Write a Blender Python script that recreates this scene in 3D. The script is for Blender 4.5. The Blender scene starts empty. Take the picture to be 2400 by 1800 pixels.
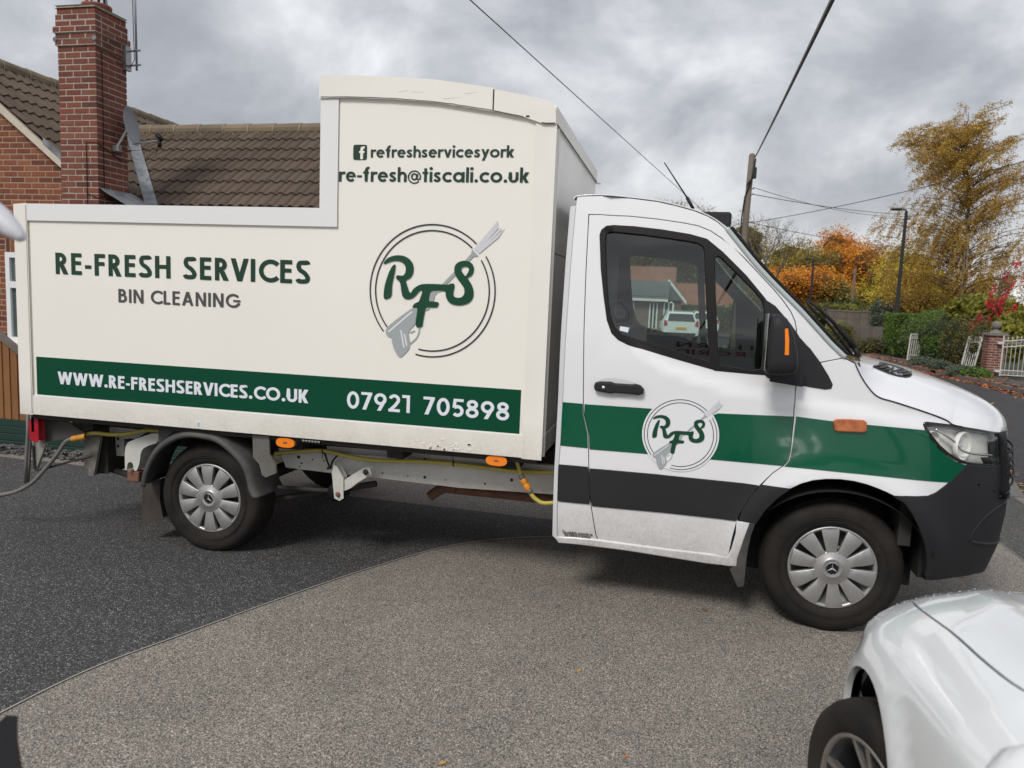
import bpy, bmesh, math, random
import numpy as np
from mathutils import Vector, Matrix, geometry
from mathutils.bvhtree import BVHTree
random.seed(7); RNG=np.random.default_rng(7)
R=math.radians; SC=bpy.context.scene; COL=SC.collection
# ---------------------------------------------------------------- camera
F=1736.; YAW,PITCH,ROLL=.2200,.1130,.0420; CAM=np.array([-.85,-4.007,1.662])
def _basis():
    cy,sy=math.cos(YAW),math.sin(YAW); f0=np.array([-sy,cy,0]); r0=np.array([cy,sy,0]); u0=np.array([0,0,1.])
    cp,sp=math.cos(PITCH),math.sin(PITCH); f1=f0*cp-u0*sp; u1=f0*sp+u0*cp
    cr,sr=math.cos(ROLL),math.sin(ROLL); return r0*cr+u1*sr,-r0*sr+u1*cr,f1
RT,UP,FW=_basis()
cd=bpy.data.cameras.new('camera'); cam=bpy.data.objects.new('camera',cd); COL.objects.link(cam); SC.camera=cam
cd.sensor_width=36; cd.lens=F/2400*36; cd.clip_start=.05; cd.clip_end=3000
M=Matrix.Identity(4)
for i in range(3): M[i][0]=RT[i]; M[i][1]=UP[i]; M[i][2]=-FW[i]; M[i][3]=CAM[i]
cam.matrix_world=M
cd.dof.use_dof=True; cd.dof.focus_distance=5.0; cd.dof.aperture_fstop=3.2
# ---------------------------------------------------------------- light
SUN_EL,SUN_AZ=R(46),R(198)          # azimuth measured from +Y, clockwise: behind the camera, a little to the left
w=bpy.data.worlds.new('World'); SC.world=w; w.use_nodes=True; nt=w.node_tree; nt.nodes.clear()
def N(nt,t,**k):
    n=nt.nodes.new(t)
    for a,b in k.items():
        if a=='i':
            for q,v in b.items(): n.inputs[q].default_value=v
        else: setattr(n,a,b)
    return n
out=N(nt,'ShaderNodeOutputWorld'); sky=N(nt,'ShaderNodeTexSky',sky_type='NISHITA',sun_disc=False)
sky.sun_elevation=SUN_EL; sky.sun_rotation=SUN_AZ; sky.air_density=1.5; sky.dust_density=3
b1=N(nt,'ShaderNodeBackground',i={'Strength':.08}); nt.links.new(sky.outputs[0],b1.inputs[0])
tc=N(nt,'ShaderNodeTexCoord'); sx=N(nt,'ShaderNodeSeparateXYZ'); nt.links.new(tc.outputs['Generated'],sx.inputs[0])
def MA(nt,op,a,b=None,c=None):
    n=N(nt,'ShaderNodeMath',operation=op)
    for k,v in enumerate((a,b,c)):
        if v is None: continue
        if isinstance(v,(int,float)): n.inputs[k].default_value=v
        else: nt.links.new(v,n.inputs[k])
    return n.outputs[0]
zz=MA(nt,'ADD',MA(nt,'MAXIMUM',sx.outputs[2],0.0),.55)
cx=N(nt,'ShaderNodeCombineXYZ'); nt.links.new(MA(nt,'DIVIDE',sx.outputs[0],zz),cx.inputs[0]); nt.links.new(MA(nt,'DIVIDE',sx.outputs[1],zz),cx.inputs[1])
def noise(nt,vec,sc,det,rough=.55,dist=0.,dim='3D'):
    n=N(nt,'ShaderNodeTexNoise',i={'Scale':sc,'Detail':det,'Roughness':rough,'Distortion':dist})
    if vec is not None: nt.links.new(vec,n.inputs['Vector'])
    return n
def ramp(nt,fac,stops,interp='LINEAR'):
    n=N(nt,'ShaderNodeValToRGB'); n.color_ramp.interpolation=interp
    e=n.color_ramp.elements
    while len(e)<len(stops): e.new(.5)
    for k,(p,c) in enumerate(stops):
        e[k].position=p; e[k].color=(*c,1) if len(c)==3 else c
    nt.links.new(fac,n.inputs[0]); return n
n1=noise(nt,cx.outputs[0],3.4,9,.55,.25); n2=noise(nt,cx.outputs[0],1.3,3,.5)
mx=MA(nt,'ADD',MA(nt,'MULTIPLY',n1.outputs[0],.62),MA(nt,'MULTIPLY',n2.outputs[0],.38))
cl=ramp(nt,mx,[(.36,(.235,.245,.275)),(.45,(.31,.32,.35)),(.51,(.41,.42,.445)),(.57,(.55,.56,.58)),(.66,(.80,.81,.83))])
hz=MA(nt,'MULTIPLY',MA(nt,'SUBTRACT',1.0,MA(nt,'MINIMUM',MA(nt,'DIVIDE',MA(nt,'MAXIMUM',sx.outputs[2],0.),.16),1.)),1.)
hz=MA(nt,'MULTIPLY',hz,MA(nt,'MULTIPLY',n1.outputs[0],1.25))
mixh=N(nt,'ShaderNodeMix',data_type='RGBA'); nt.links.new(hz,mixh.inputs[0]); nt.links.new(cl.outputs[0],mixh.inputs[6]); mixh.inputs[7].default_value=(.80,.81,.83,1)
b2=N(nt,'ShaderNodeBackground',i={'Strength':1.0}); nt.links.new(mixh.outputs[2],b2.inputs[0])
ms=N(nt,'ShaderNodeMixShader',i={0:.9}); nt.links.new(b1.outputs[0],ms.inputs[1]); nt.links.new(b2.outputs[0],ms.inputs[2]); nt.links.new(ms.outputs[0],out.inputs[0])
sd=bpy.data.lights.new('sun','SUN'); sd.energy=1.5; sd.angle=R(16); sd.color=(1,.97,.92)
so=bpy.data.objects.new('sun',sd); COL.objects.link(so)
dv=Vector((math.sin(SUN_AZ)*math.cos(SUN_EL),math.cos(SUN_AZ)*math.cos(SUN_EL),math.sin(SUN_EL)))
so.rotation_euler=dv.to_track_quat('Z','Y').to_euler(); so.location=dv*50
vs=SC.view_settings; vs.view_transform='Standard'; vs.look='None'; vs.exposure=.56; vs.gamma=1; vs.use_curve_mapping=False
# ---------------------------------------------------------------- helpers
def ray(u,v):
    d=FW*F+RT*(u-1200)-UP*(v-900); return d/np.linalg.norm(d)
AX={'X':0,'Y':1,'Z':2}
def on(p,ax,c):
    d=ray(*p); k=AX[ax]; return CAM+d*((c-CAM[k])/d[k])
def Z(x0,y0,s,pts): return [(x0+x/s,y0+y/s) for x,y in pts]
def link(o,parent=None):
    COL.objects.link(o)
    if parent is not None:
        o.parent=parent
        if parent.type=='EMPTY': o.matrix_parent_inverse=Matrix.Translation(parent.location).inverted()
    return o
def empty(name,loc,label,cat,group=None):
    o=bpy.data.objects.new(name,None); o.location=loc; o.empty_display_size=.1; COL.objects.link(o)
    o['label']=label; o['category']=cat
    if group: o['group']=group
    return o
def tag(o,label=None,cat=None,group=None,kind=None):
    for k,v in (('label',label),('category',cat),('group',group),('kind',kind)):
        if v: o[k]=v
    return o
def mkmesh(name,V,Fs,mat=None,smooth=False):
    me=bpy.data.meshes.new(name); me.from_pydata([tuple(map(float,v)) for v in V],[],[tuple(int(i) for i in f) for f in Fs])
    if mat is not None:
        for m in (mat if isinstance(mat,list) else [mat]): me.materials.append(m)
    if smooth: me.polygons.foreach_set('use_smooth',[True]*len(me.polygons))
    me.update(); return me
def obj(name,V,Fs,mat,parent=None,smooth=False,normals=None):
    me=mkmesh(name,V,Fs,mat,smooth)
    if normals is not None: me.normals_split_custom_set_from_vertices([tuple(map(float,n)) for n in normals])
    return link(bpy.data.objects.new(name,me),parent)
class MB:
    def __init__(s): s.V=[]; s.F=[]
    def add(s,V,Fs):
        b=len(s.V); s.V+= [tuple(map(float,v)) for v in V]; s.F+=[tuple(i+b for i in f) for f in Fs]; return s
    def box(s,a,b,M=None):
        x0,y0,z0=a; x1,y1,z1=b
        V=[(x0,y0,z0),(x1,y0,z0),(x1,y1,z0),(x0,y1,z0),(x0,y0,z1),(x1,y0,z1),(x1,y1,z1),(x0,y1,z1)]
        if M is not None: V=[M@Vector(v) for v in V]
        return s.add(V,[(0,3,2,1),(4,5,6,7),(0,1,5,4),(1,2,6,5),(2,3,7,6),(3,0,4,7)])
    def cbox(s,a,b,c,M=None):
        # box with chamfered edges
        a=np.minimum(a,b).astype(float); b=np.maximum(a,b).astype(float) if False else np.array(b,float)
        bm=bmesh.new(); bmesh.ops.create_cube(bm,size=1)
        for v in bm.verts: v.co=Vector([a[k]+(v.co[k]+.5)*(b[k]-a[k]) for k in range(3)])
        bmesh.ops.bevel(bm,geom=bm.edges[:],offset=c,segments=1,affect='EDGES')
        V=[v.co.copy() for v in bm.verts]
        if M is not None: V=[M@v for v in V]
        bm.verts.index_update(); Fs=[[v.index for v in f.verts] for f in bm.faces]; bm.free(); return s.add(V,Fs)
    def prism(s,P,d):
        # P: planar loop of 3d points, d: extrusion vector
        n=len(P); P=[np.array(p,float) for p in P]; d=np.array(d,float)
        return s.add(P+[p+d for p in P],[tuple(range(n)),tuple(range(2*n-1,n-1,-1))]+[(i,i+n,(i+1)%n+n,(i+1)%n)[::-1] for i in range(n)])
    def tube(s,pts,r,n=8,cap=True):
        pts=[Vector(p) for p in pts]; k=len(pts); rr=r if isinstance(r,(list,tuple)) else [r]*k
        b=len(s.V); up=None
        for i,p in enumerate(pts):
            t=(pts[min(i+1,k-1)]-pts[max(i-1,0)]).normalized()
            if up is None: up=t.orthogonal().normalized()
            up=(up-t*up.dot(t)).normalized(); q=t.cross(up)
            for j in range(n):
                a=2*math.pi*j/n; s.V.append(tuple(p+(up*math.cos(a)+q*math.sin(a))*rr[i]))
        for i in range(k-1):
            for j in range(n):
                s.F.append((b+i*n+j,b+i*n+(j+1)%n,b+(i+1)*n+(j+1)%n,b+(i+1)*n+j))
        if cap: s.F.append(tuple(b+j for j in range(n))[::-1]); s.F.append(tuple(b+(k-1)*n+j for j in range(n)))
        return s
    def lathe(s,prof,c,axis,n=32,close=False):
        # prof: (radius, height along axis)
        ax=Vector(axis).normalized(); u=ax.orthogonal().normalized(); v=ax.cross(u); c=Vector(c); b=len(s.V); k=len(prof)
        for r,h in prof:
            for j in range(n):
                a=2*math.pi*j/n; s.V.append(tuple(c+ax*h+(u*math.cos(a)+v*math.sin(a))*r))
        for i in range(k-1):
            for j in range(n): s.F.append((b+i*n+j,b+i*n+(j+1)%n,b+(i+1)*n+(j+1)%n,b+(i+1)*n+j))
        return s
    def build(s,name,mat,parent=None,smooth=False,bevel=None):
        o=obj(name,s.V,s.F,mat,parent,smooth)
        if bevel:
            m=o.modifiers.new('b','BEVEL'); m.width=bevel; m.segments=2; m.limit_method='ANGLE'; m.angle_limit=R(35); m.harden_normals=False
        return o
def auto_smooth(o,ang=35):
    me=o.data; me.polygons.foreach_set('use_smooth',[True]*len(me.polygons))
    bm=bmesh.new(); bm.from_mesh(me)
    for e in bm.edges:
        if len(e.link_faces)==2 and e.calc_face_angle(0)>R(ang): e.smooth=False
    bm.to_mesh(me); bm.free(); return o
def chaikin(P,it=1,closed=True,keep=.25):
    P=[np.array(p,float) for p in P]
    for _ in range(it):
        Q=[]; n=len(P)
        for i in range(n if closed else n-1):
            a,b=P[i],P[(i+1)%n]; Q+= [a*(1-keep)+b*keep,a*keep+b*(1-keep)]
        if not closed: Q=[P[0]]+Q+[P[-1]]
        P=Q
    return P
def catmull(P,n=8):
    P=[np.array(p,float) for p in P]; Q=[]
    for i in range(len(P)-1):
        a=P[max(i-1,0)]; b=P[i]; c=P[i+1]; d=P[min(i+2,len(P)-1)]
        for j in range(n):
            t=j/n; Q.append(.5*((2*b)+(c-a)*t+(2*a-5*b+4*c-d)*t*t+(3*b-a-3*c+d)*t**3))
    return Q+[P[-1]]
def inpoly(P,poly):
    P=np.asarray(P,float); poly=np.asarray(poly,float); x,y=P[:,0],P[:,1]; c=np.zeros(len(P),bool); n=len(poly)
    for i in range(n):
        x0,y0=poly[i]; x1,y1=poly[(i+1)%n]
        if y0==y1: continue
        m=((y0>y)!=(y1>y)); c^= m&(x<(x1-x0)*(y-y0)/(y1-y0)+x0)
    return c
def dens(P,h):
    Q=[]; n=len(P)
    for i in range(n):
        a=np.array(P[i],float); b=np.array(P[(i+1)%n],float); k=max(1,int(np.linalg.norm(b-a)/h))
        for j in range(k): Q.append(a+(b-a)*j/k)
    return Q
def area(P):
    P=np.array(P); x,y=P[:,0],P[:,1]; return .5*np.sum(x*np.roll(y,-1)-y*np.roll(x,-1))
def inset(P,d):
    P=[np.array(p,float) for p in P]; 
    if area(P)<0: P=P[::-1]
    n=len(P); Q=[]
    for i in range(n):
        a,b,c=P[i-1],P[i],P[(i+1)%n]
        e1=b-a; e2=c-b; l1=np.linalg.norm(e1)+1e-12; l2=np.linalg.norm(e2)+1e-12
        n1=np.array([-e1[1],e1[0]])/l1; n2=np.array([-e2[1],e2[0]])/l2; m=n1+n2; L=m@m
        Q.append(b+m*(2*d/max(L,.6)))
    return Q
def fill(outer,holes=(),h=.06):
    """triangulate a 2-D region with holes, inner points on a grid; returns verts, tris, boundary loops"""
    o=[np.array(p,float) for p in outer]
    if area(o)<0: o=o[::-1]
    loops=[dens(o,h)]+[dens([np.array(q,float) for q in (H if area(H)<0 else H[::-1])],h) for H in holes]
    V=[];E=[];Ls=[]
    for L in loops:
        b=len(V); V+=L; E+=[(b+i,b+(i+1)%len(L)) for i in range(len(L))]; Ls.append(list(range(b,b+len(L))))
    A=np.array(V); lo=A.min(0); hi=A.max(0)
    gx=np.arange(lo[0]+h/2,hi[0],h); gz=np.arange(lo[1]+h/2,hi[1],h)
    if len(gx) and len(gz) and len(gx)*len(gz)<60000:
        G=np.array([(x,z) for x in gx for z in gz]); m=inpoly(G,loops[0])
        for L in loops[1:]: m&=~inpoly(G,L)
        G=G[m]
        if len(G):
            keep=np.ones(len(G),bool)
            for i in range(0,len(A),200):
                D=((G[:,None,:]-A[None,i:i+200,:])**2).sum(2).min(1); keep&=D>(.45*h)**2
            G=G[keep]; V=V+[g for g in G]
    r=geometry.delaunay_2d_cdt([Vector((float(v[0]),float(v[1]))) for v in V],E,[],0,1e-7)
    ov=np.array([(v.x,v.y) for v in r[0]]); T=np.array([f for f in r[2]],int)
    cen=ov[T].mean(1); m=inpoly(cen,loops[0])
    for L in loops[1:]: m&=~inpoly(cen,L)
    T=T[m]
    # map original ids to output ids
    mp={}
    for i,src in enumerate(r[3]):
        for s_ in src: mp[s_]=i
    return ov,[tuple(t) for t in T],[[mp[i] for i in L if i in mp] for L in Ls]
def surf_panel(name,poly,fmap,mat,parent=None,holes=(),h=.06,off=0.,depth=.012,round_=.003,gap=0.,nrm=True):
    """panel filling `poly` (2-D parameters) on the surface fmap(a,b)->xyz, `off` proud, with rolled edges `depth` deep"""
    if gap: poly=inset(poly,gap); holes=[inset(H,-gap) for H in holes]
    V2,T,Ls=fill(poly,holes,h); e=1e-3; Pts=[];Nn=[]
    for a,b in V2:
        p=fmap(a,b); du=fmap(a+e,b)-p; dv=fmap(a,b+e)-p; n=np.cross(du,dv); n/=np.linalg.norm(n)+1e-12; Pts.append(p); Nn.append(n)
    Pts=np.array(Pts); Nn=np.array(Nn)
    # outward = towards camera side
    s=1.
    c=Pts.mean(0); k=np.argmin(((Pts-c)**2).sum(1))
    if Nn[k]@(CAMREF-Pts[k])<0: s=-1.
    Nn*=s; P0=Pts+Nn*off; V=[*P0]; NN=[*Nn]; Fs=[]
    fl=sum(float(np.cross(P0[t[1]]-P0[t[0]],P0[t[2]]-P0[t[0]])@Nn[t[0]]) for t in T)<0
    Fs=[t[::-1] if fl else t for t in T]
    if depth:
        for L in Ls:
            m=len(L); base=len(V)
            # outward direction in 3-D at the boundary
            for q in range(m):
                i=L[q]; a=P0[L[q-1]]; b=P0[L[(q+1)%m]]; tdir=b-a; tdir/=np.linalg.norm(tdir)+1e-12
                o=np.cross(tdir,Nn[i])*(1 if not fl else -1)
                V.append(P0[i]+o*round_*.7-Nn[i]*round_*.3); NN.append((Nn[i]+o)/1.414)
                V.append(P0[i]+o*round_-Nn[i]*round_); NN.append(o)
                V.append(P0[i]+o*round_-Nn[i]*depth); NN.append(o)
            for q in range(m):
                r_=(q+1)%m; a0=L[q]; b0=L[r_]; A=[a0]+[base+3*q+j for j in range(3)]; B=[b0]+[base+3*r_+j for j in range(3)]
                for j in range(3):
                    f=(A[j],A[j+1],B[j+1],B[j]); Fs.append(f if not fl else f[::-1])
    return obj(name,V,Fs,mat,parent,True,NN if nrm else None)
CAMREF=CAM.copy()
# ---------------------------------------------------------------- materials
def mat(name,col=(.5,.5,.5),rough=.5,metal=0.,coat=0.,spec=.5,bump=None,var=None,emit=None,dirt=None,sheen=0,alpha=None,trans=0.,sub=0.,randv=0.):
    m=bpy.data.materials.new(name); m.use_nodes=True; nt=m.node_tree; b=nt.nodes['Principled BSDF']
    b.inputs['Base Color'].default_value=(*col,1); b.inputs['Roughness'].default_value=rough; b.inputs['Metallic'].default_value=metal
    b.inputs['Coat Weight'].default_value=coat; b.inputs['Coat Roughness'].default_value=.04; b.inputs['Specular IOR Level'].default_value=spec
    b.inputs['Transmission Weight'].default_value=trans
    tc=N(nt,'ShaderNodeTexCoord'); src=None
    if var:   # (scale, amount, colour2) smooth variation
        n=noise(nt,tc.outputs['Object'],var[0],5,.6); r=ramp(nt,n.outputs[0],[(.35,(0,0,0)),(.68,(1,1,1))])
        mx=N(nt,'ShaderNodeMix',data_type='RGBA'); mx.inputs[6].default_value=(*col,1); mx.inputs[7].default_value=(*var[2],1)
        nt.links.new(MA(nt,'MULTIPLY',r.outputs[0],var[1]),mx.inputs[0]); src=mx.outputs[2]
    if dirt:  # (z0, z1, amount, colour): road dirt thrown on the lower panels, patchy
        g=N(nt,'ShaderNodeNewGeometry'); s=N(nt,'ShaderNodeSeparateXYZ'); nt.links.new(g.outputs['Position'],s.inputs[0])
        mr=N(nt,'ShaderNodeMapRange',i={1:dirt[0],2:dirt[1],3:1.,4:0.}); nt.links.new(s.outputs[2],mr.inputs[0])
        n=noise(nt,g.outputs['Position'],7,6,.7); n3=noise(nt,g.outputs['Position'],60,3,.7)
        f=MA(nt,'MULTIPLY',MA(nt,'MULTIPLY',mr.outputs[0],MA(nt,'MULTIPLY',n.outputs[0],n3.outputs[0])),dirt[2]*3.)
        f=MA(nt,'MINIMUM',f,.9)
        mx=N(nt,'ShaderNodeMix',data_type='RGBA'); mx.inputs[7].default_value=(*dirt[3],1)
        if src: nt.links.new(src,mx.inputs[6])
        else: mx.inputs[6].default_value=(*col,1)
        nt.links.new(f,mx.inputs[0]); src=mx.outputs[2]
    if randv:
        oi=N(nt,'ShaderNodeObjectInfo'); hs=N(nt,'ShaderNodeHueSaturation'); nt.links.new(MA(nt,'ADD',MA(nt,'MULTIPLY',oi.outputs['Random'],randv),1-randv*.5),hs.inputs['Value'])
        if src: nt.links.new(src,hs.inputs['Color'])
        else: hs.inputs['Color'].default_value=(*col,1)
        src=hs.outputs[0]
    if src: nt.links.new(src,b.inputs['Base Color'])
    if bump:  # (scale, strength, detail)
        n=noise(nt,tc.outputs['Object'],bump[0],bump[2] if len(bump)>2 else 4,.6); bp=N(nt,'ShaderNodeBump',i={'Strength':bump[1],'Distance':.01}); nt.links.new(n.outputs[0],bp.inputs['Height']); nt.links.new(bp.outputs[0],b.inputs['Normal'])
    if emit: b.inputs['Emission Color'].default_value=(*emit[0],1); b.inputs['Emission Strength'].default_value=emit[1]
    return m
WHITE=mat('van_white_paint',(.80,.80,.82),.28,coat=.7,dirt=(.30,.75,.55,(.28,.24,.19)))
WHITE2=mat('flange_recess_shade_white',(.64,.65,.67),.35,coat=.3)  # darkened to paint shade into the handle recess; flange and rear wall share it
CREAM=mat('box_panel_gelcoat',(.88,.85,.785),.34,coat=.15,var=(.8,.25,(.80,.765,.70)),bump=(7,.05,3),dirt=(.80,1.1,.25,(.3,.26,.2)))
CREAMT=mat('box_rail_cream',(.86,.83,.77),.38,var=(2,.25,(.68,.65,.59)),bump=(12,.06,3),dirt=(.8,1.0,.35,(.3,.26,.2)))
RAIL=mat('box_rail_white',(.80,.79,.79),.42,bump=(15,.04,3))
FRONTP=mat('box_front_panel',(.86,.83,.77),.3,coat=.2,var=(3,.3,(.62,.58,.53)))
GREEN=mat('green_vinyl',(.0,.088,.042),.22,coat=.5,spec=.3)
GREENP=mat('green_vinyl_on_box',(.0,.060,.029),.4,spec=.25)
GREENT=mat('dark_green_vinyl_lettering',(.006,.040,.022),.35)
GREYT=mat('grey_vinyl_lettering',(.075,.072,.075),.35)
LOGOK=mat('dark_slate_vinyl',(.012,.022,.024),.35)
WT=mat('white_vinyl_lettering',(.76,.79,.86),.3)
G1=mat('mid_grey_vinyl',(.36,.39,.40),.35); G2=mat('light_grey_vinyl',(.64,.64,.67),.35); WV=mat('white_vinyl_backing',(.80,.80,.83),.25,coat=.4)
CLAD=mat('dark_grey_plastic_cladding',(.017,.0175,.020),.6,spec=.3,bump=(220,.12,3),var=(3,.4,(.028,.028,.03)))
BLK=mat('black_rubber_seal',(.008,.007,.007),.55,spec=.3)
BLKG=mat('gloss_black_plastic',(.015,.016,.018),.25)
DARK=mat('dark_underbody',(.02,.019,.018),.8,var=(5,.6,(.045,.04,.034)))
ARCH=mat('wheel_arch_liner',(.012,.012,.012),.85,bump=(40,.3))
TYRE=mat('tyre_rubber',(.011,.010,.0095),.8,spec=.28,var=(5,.8,(.034,.027,.022)),bump=(60,.15))
COVER=mat('silver_wheel_cover',(.43,.425,.42),.42,metal=.6,var=(9,.4,(.31,.29,.275)),bump=(40,.05))
STEELW=mat('dark_wheel_steel',(.10,.10,.10),.5,metal=.5)
CHR=mat('chrome',(.8,.8,.8),.12,metal=1.)
FLAPM=mat('mudguard_plastic',(.05,.05,.052),.6,var=(7,.7,(.12,.11,.10)),bump=(60,.12))
RUST=mat('rusty_steel',(.20,.095,.06),.75,var=(8,.7,(.10,.05,.035)),bump=(40,.25))
CHAS=mat('chassis_light_grey_paint',(.70,.69,.66),.5,var=(6,.5,(.52,.50,.46)),dirt=(.3,1.,.4,(.16,.13,.10)))
HOSEY=mat('yellow_hose',(.52,.43,.08),.5,var=(5,.4,(.34,.27,.07)))
HOSEG=mat('grey_hose',(.16,.15,.145),.6)
ORG=mat('orange_lens',(.95,.24,.01),.2,coat=.6)
AMB=mat('amber_lens',(.30,.055,.005),.12,coat=1.,var=(25,.6,(.75,.22,.02)))
REDL=mat('red_lens',(.42,.008,.02),.25,coat=.5,var=(20,.4,(.25,.0,.01)))
LENS=mat('headlight_chrome_reflector',(.86,.85,.82),.4,metal=.0,spec=.8)
INT=mat('cab_interior_grey',(.045,.048,.05),.7); INTL=mat('cab_interior_light_grey',(.14,.145,.15),.7)
def glassm(name,tint,rough=.0,ior=1.5,refl=1.):
    m=bpy.data.materials.new(name); m.use_nodes=True; nt=m.node_tree; nt.nodes.clear()
    o=N(nt,'ShaderNodeOutputMaterial'); t=N(nt,'ShaderNodeBsdfTransparent'); t.inputs[0].default_value=(*tint,1)
    g=N(nt,'ShaderNodeBsdfGlossy',i={'Roughness':rough}); g.inputs[0].default_value=(1,1,1,1); fr=N(nt,'ShaderNodeLayerWeight',i={'Blend':.5}); x=N(nt,'ShaderNodeMixShader'); f0=((ior-1)/(ior+1))**2*refl
    nt.links.new(MA(nt,'ADD',MA(nt,'MULTIPLY',MA(nt,'POWER',fr.outputs['Facing'],5.),1-f0),f0),x.inputs[0]); nt.links.new(t.outputs[0],x.inputs[1]); nt.links.new(g.outputs[0],x.inputs[2]); nt.links.new(x.outputs[0],o.inputs[0]); return m
GLASS=glassm('tinted_window_glass',(.72,.83,.78),.0,1.6,1.7)
GLASSC=glassm('clear_lens',(.93,.93,.92),.0,1.5,1.3)
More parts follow.
